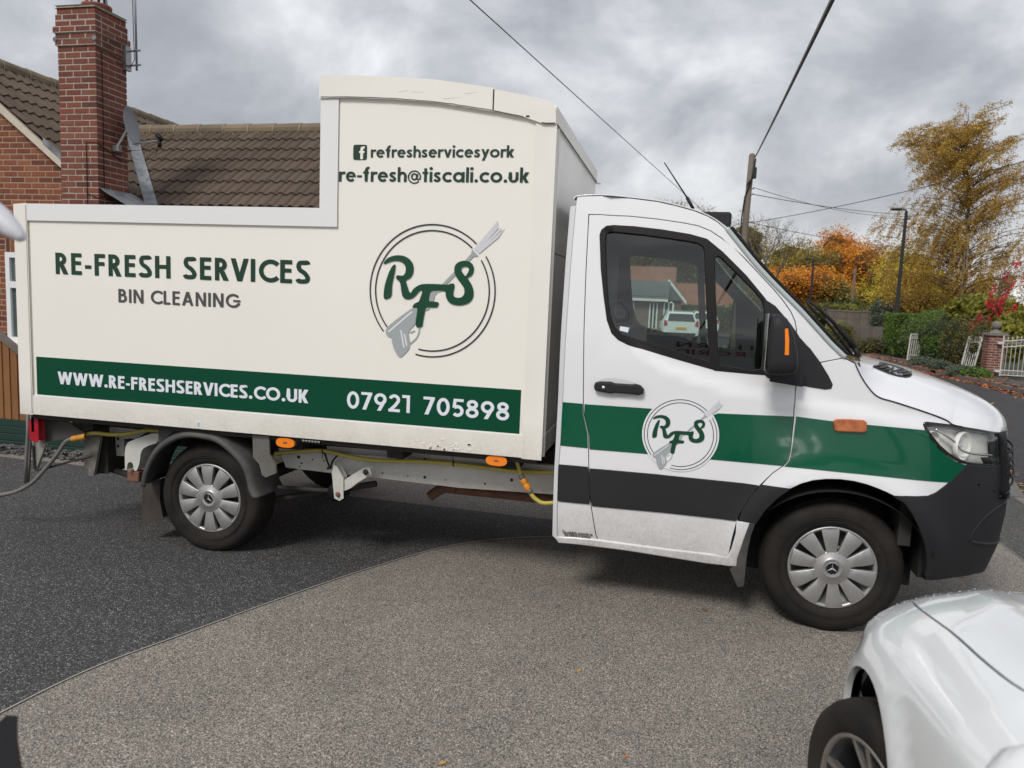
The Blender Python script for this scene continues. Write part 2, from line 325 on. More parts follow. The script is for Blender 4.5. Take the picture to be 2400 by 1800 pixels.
# ---------------------------------------------------------------- lettering: stroke alphabet
def arc(cx,cy,rx,ry,a0,a1,n=14):
    return [(cx+rx*math.cos(R(a0+(a1-a0)*i/n)),cy+ry*math.sin(R(a0+(a1-a0)*i/n))) for i in range(n+1)]
def glyph(ch,t):
    """returns (width, list of strokes); a stroke is ('p',centreline,thickness) or ('q',polygon)"""
    h=t/2; S=[]
    def P(pts,th=t): S.append(('p',pts,th))
    def Q(x0,y0,x1,y1): S.append(('q',[(x0,y0),(x1,y0),(x1,y1),(x0,y1)]))
    def D(x0,y0,x1,y1,k=1.12): S.append(('q',[(x0-h*k,y0),(x0+h*k,y0),(x1+h*k,y1),(x1-h*k,y1)]))
    U=ch
    if U in 'EFL':
        w=.50 if U!='L' else .46; Q(0,0,t,1)
        if U!='L': Q(t,1-t*.95,w,1); Q(t,.46,w*.94,.46+t*.9)
        if U!='F': Q(t,0,w,t*.95)
    elif U=='H': w=.70; Q(0,0,t,1); Q(w-t,0,w,1); Q(t,.43,w-t,.43+t*.9)
    elif U=='I': w=t; Q(0,0,t,1)
    elif U=='-': w=.30; Q(0,.30,w,.30+t*.85)
    elif U=='.': w=t*1.25; P(arc(w/2,w/2,w/4,w/4,0,360,16),w/2*1.02)
    elif U=='T': w=.60; Q(w/2-h,0,w/2+h,1-t); Q(0,1-t*.95,w,1)
    elif U in 'RBP':
        w=.60; Q(0,0,t,1); b=.41 if U=='R' else .47
        rr=(1-b-t)/2; cyy=b+h+rr; P([(t,1-h)]+arc(w-.08-h-rr*.98,cyy,rr*.98,rr,90,-90)+[(t,b+h)])
        if U=='R': D(w-h*1.15,0,t*1.55,b+.02,1.25)
        if U=='B':
            rr=(b+t-t)/2; rr=(b+h-h)/2; P([(t,b+h)]+arc(w-h-rr,h+rr,rr,rr,90,-90)+[(t,h)])
    elif U=='S':
        w=.58; P(catmull([(w-h*.9,.83),(w*.80,.905),(w*.55,1-h),(w*.28,.885),(h*1.15,.74),(w*.30,.585),(w*.62,.455),(w-h,.27),(w*.78,.13),(w*.47,h),(w*.20,.115),(h*.7,.20)],5))
    elif U=='C': w=.74; P(arc(.50,.5,.5-h,.5-h,42,318,26))
    elif U=='G': w=.80; P(arc(.50,.5,.5-h,.5-h,40,340,26)); Q(.50,.42,.97,.42+t*.85); w=.97
    elif U in 'O0':
        w=.98 if U=='O' else .68; P(arc(w/2,.5,w/2-h,.5-h,0,360,36))
    elif U=='U': w=.70; P([(h,1),(h,w/2)]+arc(w/2,w/2,w/2-h,w/2-h,180,360,16)+[(w-h,w/2),(w-h,1)])
    elif U=='V': w=.78; D(w/2,0,h*1.15,1); D(w/2,0,w-h*1.15,1)
    elif U=='W': w=1.16; D(.33,0,h*1.1,1); D(.33,0,w/2,1); D(w-.33,0,w/2,1); D(w-.33,0,w-h*1.1,1)
    elif U=='A': w=.78; D(h*1.15,0,w/2,1); D(w-h*1.15,0,w/2,1); Q(.2,.24,w-.2,.24+t*.85)
    elif U=='N': w=.70; Q(0,0,t,1); Q(w-t,0,w,1); D(w-t*.55,0,t*.55,1)
    elif U=='K': w=.66; Q(0,0,t,1); D(w-h*1.3,0,t*1.2,.56,1.3); D(t*1.2,.42,w-h*1.35,1,1.3)
    elif U=='D': w=.68; Q(0,0,t,1); P([(t,1-h)]+arc(w-.5+h*.4,.5,.5-h*1.4,.5-h,90,-90)+[(t,h)])
    elif U=='P': pass
    elif U=='7': w=.60; Q(0,1-t*.9,w,1); D(h*2.0,0,w-h*1.15,1-t*.5,1.2)
    elif U=='1': w=.42; Q(w-t,0,w,1); Q(0,1-t*.95,w-t,1)
    elif U=='2': w=.62; P(arc(w/2,1-.31,w/2-h,.31-h,165,-28,16)+[(w*.60,.38),(h*1.3,t*.6)]); Q(0,0,w,t*.95)
    elif U=='8': w=.66; P(arc(w/2,.74,.29-h,.26-h,0,360,28)); P(arc(w/2,.29,w/2-h,.29-h,0,360,28))
    elif U=='9': w=.68; P(arc(w/2,.66,w/2-h,.34-h,0,360,30)); D(w*.40,0,w-h*1.25,.60,1.2)
    elif U=='5': w=.62; Q(.08,1-t*.9,w-.02,1); D(.10+h*.2,.50,.14+h*.2,1-t*.5,.95); P([(.10+h*.3,.52)]+arc(.60*.5,.33,.30-h+.02,.33-h,95,-140,20))
    # ---- lower case (x-height .7)
    elif U=='r': w=.36; Q(0,0,t,.7); P(arc(.30+h*.2,.40,.30-h*.6,.30-h,150,68,8))
    elif U in 'nh':
        w=.56; Q(0,0,t,.7 if U=='n' else 1.02); P(arc(w/2+.01,.41,w/2-h,.29-h+.01,165,0,12)+[(w-h,0)])
    elif U=='e': w=.64; P(arc(w/2,.35,w/2-h,.35-h*.9,0,318,26)+[]); Q(h*1.2,.31,w-.01,.31+t*.72)
    elif U=='f': w=.40; P([(.11+h,0),(.11+h,.80)]+arc(.11+h+.15,.80,.15,.20-h*.4,180,75,8)); Q(0,.70-t*.8,.36,.70)
    elif U=='s': w=.44; P([(w*x,.7*y) for x,y in ((.86,.80),(.66,.875),(.46,.875),(.24,.80),(.20,.68),(.34,.58),(.62,.46),(.80,.32),(.74,.18),(.50,.115),(.28,.14),(.08,.26))],t*.92)
    elif U=='v': w=.58; S.append(('q',[(w/2-h,0),(w/2+h,0),(w,.7),(w-t*1.1,.7)])); S.append(('q',[(w/2-h,0),(w/2+h,0),(t*1.1,.7),(0,.7)]))
    elif U=='i': w=t; Q(0,0,t,.7); P(arc(h,.93,t*.31,t*.31,0,360,14),t*.62)
    elif U=='l': w=t; Q(0,0,t,1.02)
    elif U=='c': w=.56; P(arc(.35,.35,.35-h,.35-h,45,315,22))
    elif U=='o': w=.70; P(arc(.35,.35,.35-h,.35-h,0,360,30))
    elif U=='a': w=.70; P(arc(.34,.35,.34-h,.35-h,0,360,28)); Q(w-t,0,w,.7)
    elif U=='d': w=.70; P(arc(.34,.35,.34-h,.35-h,0,360,28)); Q(w-t,0,w,1.02)
    elif U=='u': w=.56; P([(h,.7),(h,.27)]+arc(w/2,.27,w/2-h,.27-h,180,360,14)+[(w-h,.27),(w-h,.7)])
    elif U=='y': w=.60; D(w*.26,-.27,w-h*1.15,.7); D(w*.53,.06,h*1.15,.7)
    elif U=='k': w=.54; Q(0,0,t,1.02); D(w-h*1.35,0,t*1.15,.42,1.3); D(t*1.15,.28,w-h*1.4,.7,1.3)
    elif U=='t': w=.36; Q(.11,0,.11+t,.95); Q(0,.70-t*.8,.36,.70)
    elif U=='@': w=.80; P(arc(.40,.36,.38-.03,.40,-62,262,34)[::1],.075) if False else P(arc(.40,.34,.37,.42,0,318,34),.085); P(arc(.39,.36,.155,.20,0,360,22),.10); P([(.60,.56),(.545,.22),(.62,.17),(.74,.20),(.77,.34)],.085)
    else: w=.34
    return w,S
def stroke_quads(pts,t):
    pts=[np.array(p,float) for p in pts]; n=len(pts); closed=np.linalg.norm(pts[0]-pts[-1])<1e-6
    Ls=[];Rs=[]
    for i in range(n):
        a=pts[i-1] if i>0 else (pts[-2] if closed else pts[0]); b=pts[i+1] if i<n-1 else (pts[1] if closed else pts[-1]); m=b-a; m/=np.linalg.norm(m)+1e-12
        nn=np.array([-m[1],m[0]])*t/2
        if 0<i<n-1:
            d=pts[i+1]-pts[i]; d/=np.linalg.norm(d)+1e-12; c=max(.7,abs(d@m)); nn=nn/c
        Ls.append(pts[i]+nn); Rs.append(pts[i]-nn)
    return [(Ls[i],Rs[i],Rs[i+1],Ls[i+1]) for i in range(n-1)]
def text_geo(s,t,track=.13,space=.42,case=None):
    """flat polygons of a line of text in units of the cap height; returns (width, [(layer, polygon)])"""
    x=0; out=[]
    for i,ch in enumerate(s):
        if ch==' ': x+=space-track; continue
        w,S=glyph(ch,t)
        for k,st in enumerate(S):
            if st[0]=='q': out.append((i,k%4,[(x+a,b) for a,b in st[1]]))
            else:
                for q in stroke_quads(st[1],st[2]): out.append((i,k%4,[(x+a,b) for a,b in q]))
        x+=w+track*(.55 if (ch in 'VWy' or s[i+1:i+2] in ('V',)) else 1)
    return x-track,out
def lettering(s,t,a,b,cap,fmap,material,parent,name='lettering',off=.002,track=.13,space=.42,label=None):
    """a,b: start/end of the baseline in surface parameters, cap: cap height"""
    W,Ps=text_geo(s,t,track,space); a=np.array(a,float); b=np.array(b,float); e=(b-a)/W; L=np.linalg.norm(b-a); up=np.array([-(b-a)[1],(b-a)[0]])/L*cap
    for gi in sorted(set(g for g,_,_ in Ps)):
        V=[];Fs=[]
        for g,layer,P in Ps:
            if g!=gi: continue
            k=len(V)
            for x,y in P:
                q=a+e*x+up*y; p=fmap(q[0],q[1]); V.append(p+np.array([0,-1,0])*(off+layer*.00025))
            f=tuple(range(k,k+len(P))); A=np.cross(np.array(V[k+1])-V[k],np.array(V[k+2])-V[k]); Fs.append(f if A[1]<0 else f[::-1])
        obj('letter' if cap>.03 else 'small_letter',V,Fs,material,parent)
def yplane(Y): return lambda a,b: np.array([a,Y,b])
# ---------------------------------------------------------------- the round emblem (gun, rings, letters); coordinates measured on the box panel
BY=-.10
def bx(p): q=on(p,'Y',BY); return (q[0],q[2])
def lg(pts): return [bx(p) for p in Z(860,500,4.609,pts)]
EM={}
EM['letters']=chaikin(lg([(693,835),(680,890),(668,950),(720,952),(778,960),(780,978),(768,1005),(755,1018),(700,1016),(640,1014),(625,1080),(612,1150),(605,1215),(590,1230),(560,1234),(534,1226),(527,1180),(540,1100),(552,1020),(520,1022),(497,1019),(493,1010),(515,975),(545,962),(565,955),(590,885),(607,835),(582,832),(560,850),(530,890),(490,920),(450,930),(412,923),(385,895),(375,840),(368,780),(358,735),(335,720),(320,705),(317,688),(325,673),(345,668),(375,675),(400,672),(420,640),(425,600),(415,560),(390,530),(350,515),(300,512),(250,525),(215,540),(195,548),(180,547),(195,515),(225,485),(270,463),(330,452),(380,455),(430,470),(470,500),(500,540),(510,600),(502,650),(480,690),(450,712),(420,722),(432,760),(450,820),(462,850),(475,860),(487,848),(500,822),(530,795),(570,772),(620,762),(700,762),(800,766),(885,772),(905,760),(925,756),(945,760),(951,780),(945,810),(937,850),(935,885),(950,905),(985,914),(1020,910),(1045,890),(1057,860),(1056,820),(1040,785),(1010,745),(975,700),(950,650),(945,600),(955,560),(985,530),(1030,513),(1085,513),(1125,530),(1152,560),(1160,605),(1150,650),(1125,682),(1085,695),(1110,730),(1140,780),(1155,840),(1153,900),(1130,945),(1090,975),(1030,993),(970,994),(910,978),(870,940),(853,890),(855,838),(770,835)]),2)
EM['letters_hole']=chaikin(lg([(1020,598),(1030,582),(1060,574),(1090,578),(1107,595),(1102,625),(1085,655),(1068,683),(1045,655),(1025,625)]),2)
EM['stem']=chaikin(lg([(310,552),(290,555),(255,605),(225,680),(200,760),(187,830),(183,900),(190,924),(210,928),(240,918),(265,900),(272,875),(275,780),(283,730),(300,660),(312,590),(315,560)]),2)
EM['gun']=chaikin(lg([(490,1025),(440,1060),(340,1130),(230,1220),(205,1265),(210,1310),(235,1335),(270,1338),(275,1400),(300,1480),(355,1568),(420,1510),(465,1455),(468,1400),(455,1330),(445,1275),(500,1225),(525,1190),(545,1150),(560,1075),(575,1015)]),1)
EM['gun_neck']=lg([(640,900),(693,860),(740,845),(770,845),(738,885),(725,940),(670,1040),(620,1060)])
EM['lance']=lg([(1135,388),(1208,462),(1155,467),(860,770),(790,850),(760,850),(815,765),(1060,512),(1130,435)])
EM['spray']=[lg(q) for q in ([(1160,385),(1178,400),(1415,120),(1418,75)],[(1176,396),(1195,415),(1418,165),(1418,120)],[(1192,408),(1208,425),(1452,185),(1448,150)],[(1200,425),(1214,437),(1420,265),(1500,150)])]
EM['guard']=lg([(570,1235),(560,1300),(530,1355),(470,1410)]); EM['trigger']=lg([(445,1268),(480,1285),(520,1266)])
EM['lines']=[lg([(235,1280),(490,1062)]),lg([(370,1260),(403,1450)]),lg([(408,1300),(433,1430)])]
_l=bx((860+32/4.609,500+820/4.609)); _r=bx((860+1392/4.609,500+850/4.609)); _t=bx((860+690/4.609,500+118/4.609)); _b=bx((860+740/4.609,500+1555/4.609))
EC=np.array([(_l[0]+_r[0])/2,(_t[1]+_b[1])/2]); ER=((_r[0]-_l[0])+(_t[1]-_b[1]))/4; ER2=ER*.905
def ang(p): q=np.array(bx((860+p[0]/4.609,500+p[1]/4.609)))-EC; return math.degrees(math.atan2(q[1],q[0]))
def emblem(parent,fmap,inv=None,off=.002,backing=None,h=.05):
    """inv maps emblem coordinates to surface parameters"""
    T=inv or (lambda q:q)
    def flat(name,P,m,o,holes=()):
        V2,Tt,_=fill([T(q) for q in P],[[T(q) for q in H] for H in holes],h); V=[fmap(a,b)+np.array([0,-o,0]) for a,b in V2]
        return obj(name,V,[t[::-1] if np.cross(V[t[1]]-V[t[0]],V[t[2]]-V[t[0]])[1]>0 else t for t in Tt],m,parent)
    def strokes(name,Ls,t,m,o):
        V=[];Fs=[]
        for L in Ls:
            for q in stroke_quads(L,t):
                k=len(V); q=[fmap(*T(c))+np.array([0,-o,0]) for c in q]; V+=q; A=np.cross(q[1]-q[0],q[2]-q[0]); Fs.append((k,k+1,k+2,k+3) if A[1]<0 else (k+3,k+2,k+1,k))
        return obj(name,V,Fs,m,parent)
    if backing:
        flat('emblem_backing',[EC+ER*1.055*np.array([math.cos(a),math.sin(a)]) for a in np.linspace(0,2*math.pi,73)[:-1]],WV,off)
    def ring(r,a0,a1): return [EC+r*np.array([math.cos(R(a)),math.sin(R(a))]) for a in np.linspace(a0,a1,int(abs(a1-a0)/4)+2)]
    o1,o2=ang((1280,470)),ang((1172,345)); o3,o4=ang((188,1268))%360,ang((527,1518))%360
    i1,i2=ang((1220,518)),ang((1118,400)); i3,i4=ang((237,1217))%360,ang((560,1455))%360
    for q in (ring(ER*.994,o2,o3),ring(ER*.994,o4,360+o1),ring(ER2,i2,i3),ring(ER2,i4,360+i1)): strokes('emblem_ring',[q],.0105*ER/.6*1.15,LOGOK,off+.001)
    flat('emblem_lance',EM['lance'],G1,off+.0016); flat('emblem_gun',EM['gun'],G1,off+.0018); flat('emblem_gun_neck',EM['gun_neck'],G1,off+.0014)
    for k,s in enumerate(EM['spray']): flat('emblem_spray',s,G2,off+.0012+k*.0002)
    strokes('emblem_trigger_guard',[catmull(EM['guard'],6)],.008,G1,off+.0012); strokes('emblem_trigger',[catmull(EM['trigger'],5)],.008,G1,off+.0010)
    for q in EM['lines']: strokes('emblem_highlight',[q],.0075,WV,off+.0022)
    flat('emblem_letter',EM['letters'],EMG,off+.003,[EM['letters_hole']]); flat('emblem_letter',EM['stem'],EMG,off+.003)
EMG=mat('emblem_green_vinyl',(.006,.058,.028),.3)
# ================================================================ VAN
van=empty('box_van',(-2,.95,0),'white and cream box van with green stripes and bin cleaning lettering parked side-on','van')
# ---- box body
xr,xf,zb=-4.94,-1.551,.812; WY=1.86; YF=BY+WY      # far side
xs=-2.868; zr=2.122; zt0=2.84
top=[(-2.868,2.838),(-2.7,2.835),(-2.45,2.822),(-2.201,2.801),(-2.05,2.778),(-1.88,2.751),(-1.72,2.718),(-1.60,2.690),(-1.568,2.678),(-1.553,2.655),(xf,2.60)]
low=[(x,z-.106 if x>-2.8 else z-.108) for x,z in top if x<-1.6]+[(-1.62,2.578),(xf,2.578)]
box=MB()   # inner body (behind the skins)
d=.012
box.prism([(xr+.01,BY+d,zb+.01),(xf-.012,BY+d,zb+.01),(xf-.012,BY+d,2.6)]+[(x,BY+d,z-.02) for x,z in top[:-3][::-1]]+[(xs+.01,BY+d,zr-.02),(xr+.01,BY+d,zr-.02)],(0,WY-2*d,0))
body=box.build('box_body',CREAM,van)
def flatpanel(name,P,m,y0,parent,depth=.02,bev=.003,off=0):
    """upright panel with its face on the plane y0, thickness going inwards"""
    b=MB(); P=[np.array(p,float) for p in P]
    if area(P)<0: P=P[::-1]
    b.prism([(x,y0,z) for x,z in P],(0,depth,0)); return b.build(name,m,parent,bevel=bev)
g=.0015
flatpanel('side_panel',[(xr+.085+g,.929),(xf-.093-g,.929),(xf-.093-g,2.588),(-1.62,2.59)]+[(x,z-.002) for x,z in low[:-2][::-1]]+[(-2.765+g,2.72),(-2.765+g,2.026),(xr+.085+g,2.026)],CREAM,BY,body,.012,.0015)
flatpanel('lower_rail',[(xr+.085+g,zb),(xf-.093-g,zb),(xf-.093-g,.926),(xr+.085+g,.926)],CREAMT,BY-.012,body,.03,.004)
flatpanel('rail_lip',[(xr+.085+g,.9265),(xf-.093-g,.9265),(xf-.093-g,.9355),(xr+.085+g,.9355)],RAIL,BY-.004,body,.012,.001)
flatpanel('corner_post',[(xr,zb),(xr+.083,zb),(xr+.083,zr+.002),(xr,zr-.004)],CREAMT,BY-.014,body,.10,.008)
flatpanel('top_rail',[(xr+.086,2.030),(-2.766,2.030),(-2.766,2.127),(xr+.086,2.127)],RAIL,BY-.013,body,.08,.003)
flatpanel('upright_trim',[(xs-.001,2.1275),(-2.767,2.1275),(-2.767,2.728),(xs-.001,2.728)],RAIL,BY-.011,body,.09,.003)
flatpanel('front_corner_post',[(xf-.091,zb),(xf,zb),(xf,2.574),(-1.60,2.576),(xf-.091,2.586)],CREAMT,BY-.010,body,.10,.010)
cut=-1.885
tp=[p for p in top if p[0]<cut]+[(cut,2.7525)]; lp=[p for p in low if p[0]<cut]+[(cut,2.645)]
flatpanel('roof_cove',[(xs-.004,2.729)]+[(xs-.004,2.838)]+tp[1:]+lp[::-1][:-1]+[(-2.74,2.7295)],CREAMT,BY-.02,body,.12,.006)
tp=[(cut+.003,2.7515)]+[p for p in top if p[0]>cut+.01]; lp=[(cut+.003,2.6445)]+[p for p in low if p[0]>cut]
flatpanel('roof_cove',tp[:-1]+[(xf+.004,2.60),(xf+.004,2.577)]+lp[::-1][1:],CREAMT,BY-.02,body,.12,.006)
# roof skin over the tall part and deck of the low part
b=MB(); n=len(top); V=[(x,BY+.09,z-.004) for x,z in top[:-1]]+[(x,YF-.002,z-.004) for x,z in top[:-1]]; m_=n-1
b.add(V,[(i,i+1,i+1+m_,i+m_) for i in range(m_-1)]); b.build('roof_skin',RAIL,body,True)
b=MB(); b.box((xr+.02,BY+.08,zr-.03),(xs+.02,YF-.01,zr-.006)); b.build('low_deck',RAIL,body)
b=MB(); b.box((xs-.006,BY+.09,zr-.02),(xs+.004,YF-.02,2.80)); b.build('rear_bulkhead',RAIL,body)
# front face
b=MB(); b.box((xf-.012,BY+.002,1.93),(xf-.003,YF,2.575)); b.build('front_panel_upper',FRONTP,body)
b=MB(); b.box((xf-.012,BY+.002,.935),(xf-.005,YF,1.922)); b.build('front_panel_lower',FRONTP,body)
b=MB(); b.box((xf-.02,BY-.006,2.578),(xf+.006,YF,2.668)); b.build('front_top_rail',CREAMT,body,bevel=.006)
b=MB(); b.box((xf-.02,BY+.0,.813),(xf+.004,YF,.926)); b.build('front_bottom_rail',CREAMT,body,bevel=.004)
b=MB(); b.tube([(xf,YF-.02,2.57),(xf+.02,YF+.10,2.585)],.008); b.build('roof_bracket',RAIL,body)
b=MB(); 
for k in range(26):
    x=RNG.normal(-2.03,.12); z=.815+abs(RNG.normal(0,.028)); r=RNG.uniform(.004,.013); b.box((x-r,BY-.0142,z-r*.5),(x+r,BY-.012,z+r*.6))
b.build('paint_flake',CREAM,body)
# dark sealant seams and scratches below the roof cove
SEAM=mat('dark_sealant',(.05,.045,.04),.8)
pts=[(x,BY-.0215,z-.001) for x,z in low if x<-1.64]; 
for k in range(len(pts)-1):
    a=np.array(pts[k]); c=np.array(pts[k+1]); n=6
    b=MB(); b.tube([a+(c-a)*j/n+np.array([0,0,RNG.normal(0,.0008)]) for j in range(n+1)],.0016,4); b.build('sealant_seam',SEAM,body)
b=MB(); b.tube([(cut+.001,BY-.0215,z) for z in np.linspace(2.645,2.75,8)],.0022,4); b.build('sealant_seam',SEAM,body)
b=MB(); b.tube([(-1.62,BY-.0215,2.579),(-1.60,BY-.0215,2.576),(xf,BY-.0215,2.576)],.003,4); b.build('sealant_seam',SEAM,body)
b=MB(); b.tube([(xf+.007,BY,2.577),(xf+.007,YF,2.577)],.003,4); b.build('sealant_seam',SEAM,body)
b=MB(); b.tube([(xr+.0845,BY-.0142,z) for z in np.linspace(zb,zr,20)],.0016,4); b.build('sealant_seam',mat('grimy_seam',(.16,.13,.10),.8),body)
for k in range(5):
    x=RNG.uniform(-2.7,-1.65); z=RNG.uniform(2.66,2.75); L=RNG.uniform(.03,.10); b=MB(); b.tube([(x,BY-.0205,z-.13*(x+2.2)**2*0),(x+L,BY-.0200,z+RNG.uniform(-.01,.01))],.0004,4)
    if z<np.interp(x,[q[0] for q in top],[q[1] for q in top])-.03 and z>np.interp(x,[q[0] for q in top],[q[1] for q in top])-.10: b.build('scratch',SEAM,body)
b=MB(); b.cbox((-1.705,BY-.024,2.608),(-1.685,BY-.018,2.616),.002); b.build('chip',SEAM,body)
# green band and lettering
def ba(p): return bx(p)
q=[ba((85,835)),ba((1221.7,914.7)),ba((1217.1,1018.8)),ba((87.9,924.4))]
zT=(q[0][1]+q[1][1])/2; zB=(q[2][1]+q[3][1])/2
flatpanel('green_band',[(q[0][0],zB),(q[1][0],zB),(q[1][0],zT),(q[0][0],zT)],GREENP,BY-.0015,body,.0015,None)
yp=yplane(BY)
def tl(s,t,p0,p1,ptop,pbase,m,off,track,space=.42):
    a=bx(p0); b_=bx(p1); c=bx(ptop)[1]-bx(pbase)[1]; z=(a[1]+b_[1])/2
    return lettering(s,t,(a[0],z),(b_[0],z),c,yp,m,body,off=off,track=track,space=space)
z4=lambda x,y:(100+x/3.3515,560+y/3.3515); z5=lambda x,y:(60+x/3.16,800+y/3.16); z6=lambda x,y:(760+x/4.254,300+y/4.254); z8=lambda x,y:(780+x/3.95,880+y/3.95)
tl('RE-FRESH SERVICES',.19,z4(106,275),z4(2100,354),z4(103,107),z4(106,275),GREENT,.003,.16,.58)
tl('BIN CLEANING',.17,z4(598,498),z4(1555,543),z4(598,392),z4(598,498),GREYT,.003,.15,.52)
tl('WWW.RE-FRESHSERVICES.CO.UK',.205,z5(243,313),z5(2096,460),z5(605,248),z5(605,341),WT,.0035,.10)
tl('07921 705898',.175,z8(132,307),z8(1632,414),z8(300,155),z8(300,316),WT,.0035,.11,.72)
tl('refreshservicesyork',.17,z6(465,293),z6(1893,296),z6(885,179),z6(885,295),GREENT,.003,.075)
tl('re-fresh@tiscali.co.uk',.17,z6(148,533),z6(2042,547),z6(715,392),z6(715,536),GREENT,.003,.085)
# square badge with a cut-out f
c0=bx(z6(290,318)); c1=bx(z6(428,167)); w_=c1[0]-c0[0]; h_=c1[1]-c0[1]
P=[(c0[0]+w_*a,c0[1]+h_*b_) for a,b_ in ((.12,0),(.88,0),(.97,.03),(1,.12),(1,.88),(.97,.97),(.88,1),(.12,1),(.03,.97),(0,.88),(0,.12),(.03,.03))]
flatpanel('square_badge',chaikin(P,1),GREENT,BY-.003,body,.003,None)
P=[(c0[0]+w_*a,c0[1]+h_*b_) for a,b_ in ((.53,.04),(.73,.04),(.73,.44),(.82,.44),(.84,.58),(.73,.58),(.73,.68),(.76,.74),(.85,.75),(.85,.88),(.70,.88),(.60,.85),(.54,.78),(.53,.58),(.44,.58),(.44,.44),(.53,.44))]
flatpanel('square_badge_letter',P,CREAM,BY-.0042,body,.001,None)
emblem(body,yp,None,.003)
for px,py in ((432,917),):
    s=bx((px*1.085,py*1.085)); flatpanel('sticker',[(s[0]-.017,s[1]-.02),(s[0]+.017,s[1]-.02),(s[0]+.017,s[1]+.02),(s[0]-.017,s[1]+.02)],WT,BY-.0135,body,.0012,None)
    for k in range(3): flatpanel('sticker_print',[(s[0]-.010,s[1]+.009-k*.01),(s[0]+.010,s[1]+.009-k*.01),(s[0]+.010,s[1]+.012-k*.01),(s[0]-.010,s[1]+.012-k*.01)],GREYT,BY-.0142,body,.0005,None)
# ---- cab surface
YM=.945
def sm(x): x=min(max(x,0.),1.); return x*x*(3-2*x)
XC=.30
def ys(t,z):
    y=-.065+.115*max(0.,(z-1.25)/1.15)**1.7+.05*max(0.,(.62-z)/.4)**2
    # shoulder under the side window
    zc=np.interp(t,[-1.4,-1.3,-1.22,-1.1,-.9,-.6,-.3,0.,.4,1.2],[2.6,2.3,1.75,1.42,1.31,1.23,1.185,1.16,1.1,1.0])
    y+=.020*sm((z-zc+.01)/.09)
    # slight hollow through the middle of the door and the wheel-arch swelling
    r=math.hypot(t,(z-.34)); y-=.020*math.exp(-((r-.50)/.075)**2) if t<.75 else 0
    return y
def xfr(z): return np.interp(z,[.15,.28,.45,.62,.85,1.05,1.15,1.3],[.87,.955,1.01,1.03,1.03,1.0,.97,.90])
NE=2.05
def cab(t,z):
    if t<=XC: return np.array([t,ys(t,z),z])
    L=1.25; th=min((t-XC)/L,1.)*math.pi/2; x=XC+(xfr(z)-XC)*math.sin(th)**(2/NE); y0=ys(min(t,XC+.12),z)
    return np.array([x,YM-(YM-ys(x if x<.75 else .75,z))*max(math.cos(th),0)**(2/NE),z])
def cabi(x,y,z):
    if x<=XC: return x
    X=max(0.,(x-XC)/(xfr(z)-XC)); Y=max(0.,(YM-y)/(YM-ys(min(x,.75),z)))
    return XC+1.25*math.atan2(X**(NE/2),Y**(NE/2))/(math.pi/2)
def cp(p):
    """photo point -> parameters on the near-side cab skin"""
    d=ray(*p); t0=(-.6-CAM[1])/d[1]; t1=(.95-CAM[1])/d[1]; best=None; prev=None
    def f(s):
        q=CAM+d*s; x,y,z=q; X=max(0.,(x-XC)/(xfr(z)-XC)); Y=(YM-y)/(YM-ys(min(x,.75),z)); return X**NE+max(Y,0)**NE-1,q
    ss=np.linspace(t0,t1,160); lo=None
    for s in ss:
        v,q=f(s)
        if best is None or v<best[0]: best=(v,s)
        if v<0: lo=s; break
    if lo is None: q=f(best[1])[1]
    else:
        a,b_=lo-(ss[1]-ss[0]),lo
        for _ in range(18):
            m=(a+b_)/2
            if f(m)[0]<0: b_=m
            else: a=m
        q=CAM+d*b_
    return (cabi(*q),q[2])
def C(pts): return [cp(p) for p in pts]
z3=lambda P:Z(1280,420,4.6083,P); z4_=lambda P:Z(1280,780,4.6083,P); z5_=lambda P:Z(1280,1100,4.2538,P); z6_=lambda P:Z(1680,540,4.1475,P); zw=lambda P:Z(1400,520,4.609,P); zf=lambda P:Z(1900,780,4.366,P); zh=lambda P:Z(1700,1000,3.16,P)
door_front=z6_([(775,1010),(795,1060),(800,1200),(798,1480),(768,1500),(760,1659)])+[(1861,960),(1860,985)]+zh([(483,180),(465,255),(430,290),(350,345),(262,430),(200,500),(130,610),(95,680),(80,720),(50,830),(22,965)])
door_top=z3([(462,381),(600,382),(900,399),(1200,430),(1500,474),(1650,505),(1780,560),(1900,640),(1990,722)])+z6_([(100,105),(250,250),(400,410),(550,570),(650,690),(720,790),(760,880),(775,960)])
door_bottom=z5_([(1815,875),(1700,862),(1200,800),(800,745),(560,720),(520,705),(495,650)])
door_rear=z5_([(450,380),(430,250),(425,0)])+z4_([(458,1200),(455,1080),(430,970),(405,870),(402,760),(408,0)])+z3([(430,1000),(455,500)])
DOOR=C(door_top)+C(door_front)+C(door_bottom[1:])+C(door_rear)
roof_edge=z3([(330,200),(350,180),(385,168),(600,178),(900,203),(1200,240),(1400,285),(1600,340),(1750,400),(1850,460),(1920,518)])
apillar=z6_([(100,0),(250,190),(400,370),(600,580),(800,780),(900,890),(1000,1000),(1100,1110),(1200,1205),(1236,1240)])
tri_edge=z6_([(1000,1285),(900,1150),(780,1020)])
rear_low=z5_([(130,700),(108,640),(112,300),(120,0)]); rear_up=z4_([(150,1220),(175,740),(205,100)])+z3([(265,900),(312,350)])
SIDE=C(rear_low+rear_up+roof_edge+apillar+tri_edge)+C(door_front[:1])+C(door_top)[::-1]+C(door_rear)[::-1]+C(z5_([(495,650),(520,705)]))
WIN_OUT=C(zw([(32,140),(50,90),(100,50),(180,42),(400,55),(700,90),(1000,140),(1180,190),(1350,330),(1600,580),(1815,840)])+[(1793,800),(1793,878)]+zw([(1270,1600),(1255,1590),(900,1490),(600,1400),(330,1320),(230,1270),(160,1200),(110,1060),(75,800),(45,500)]))
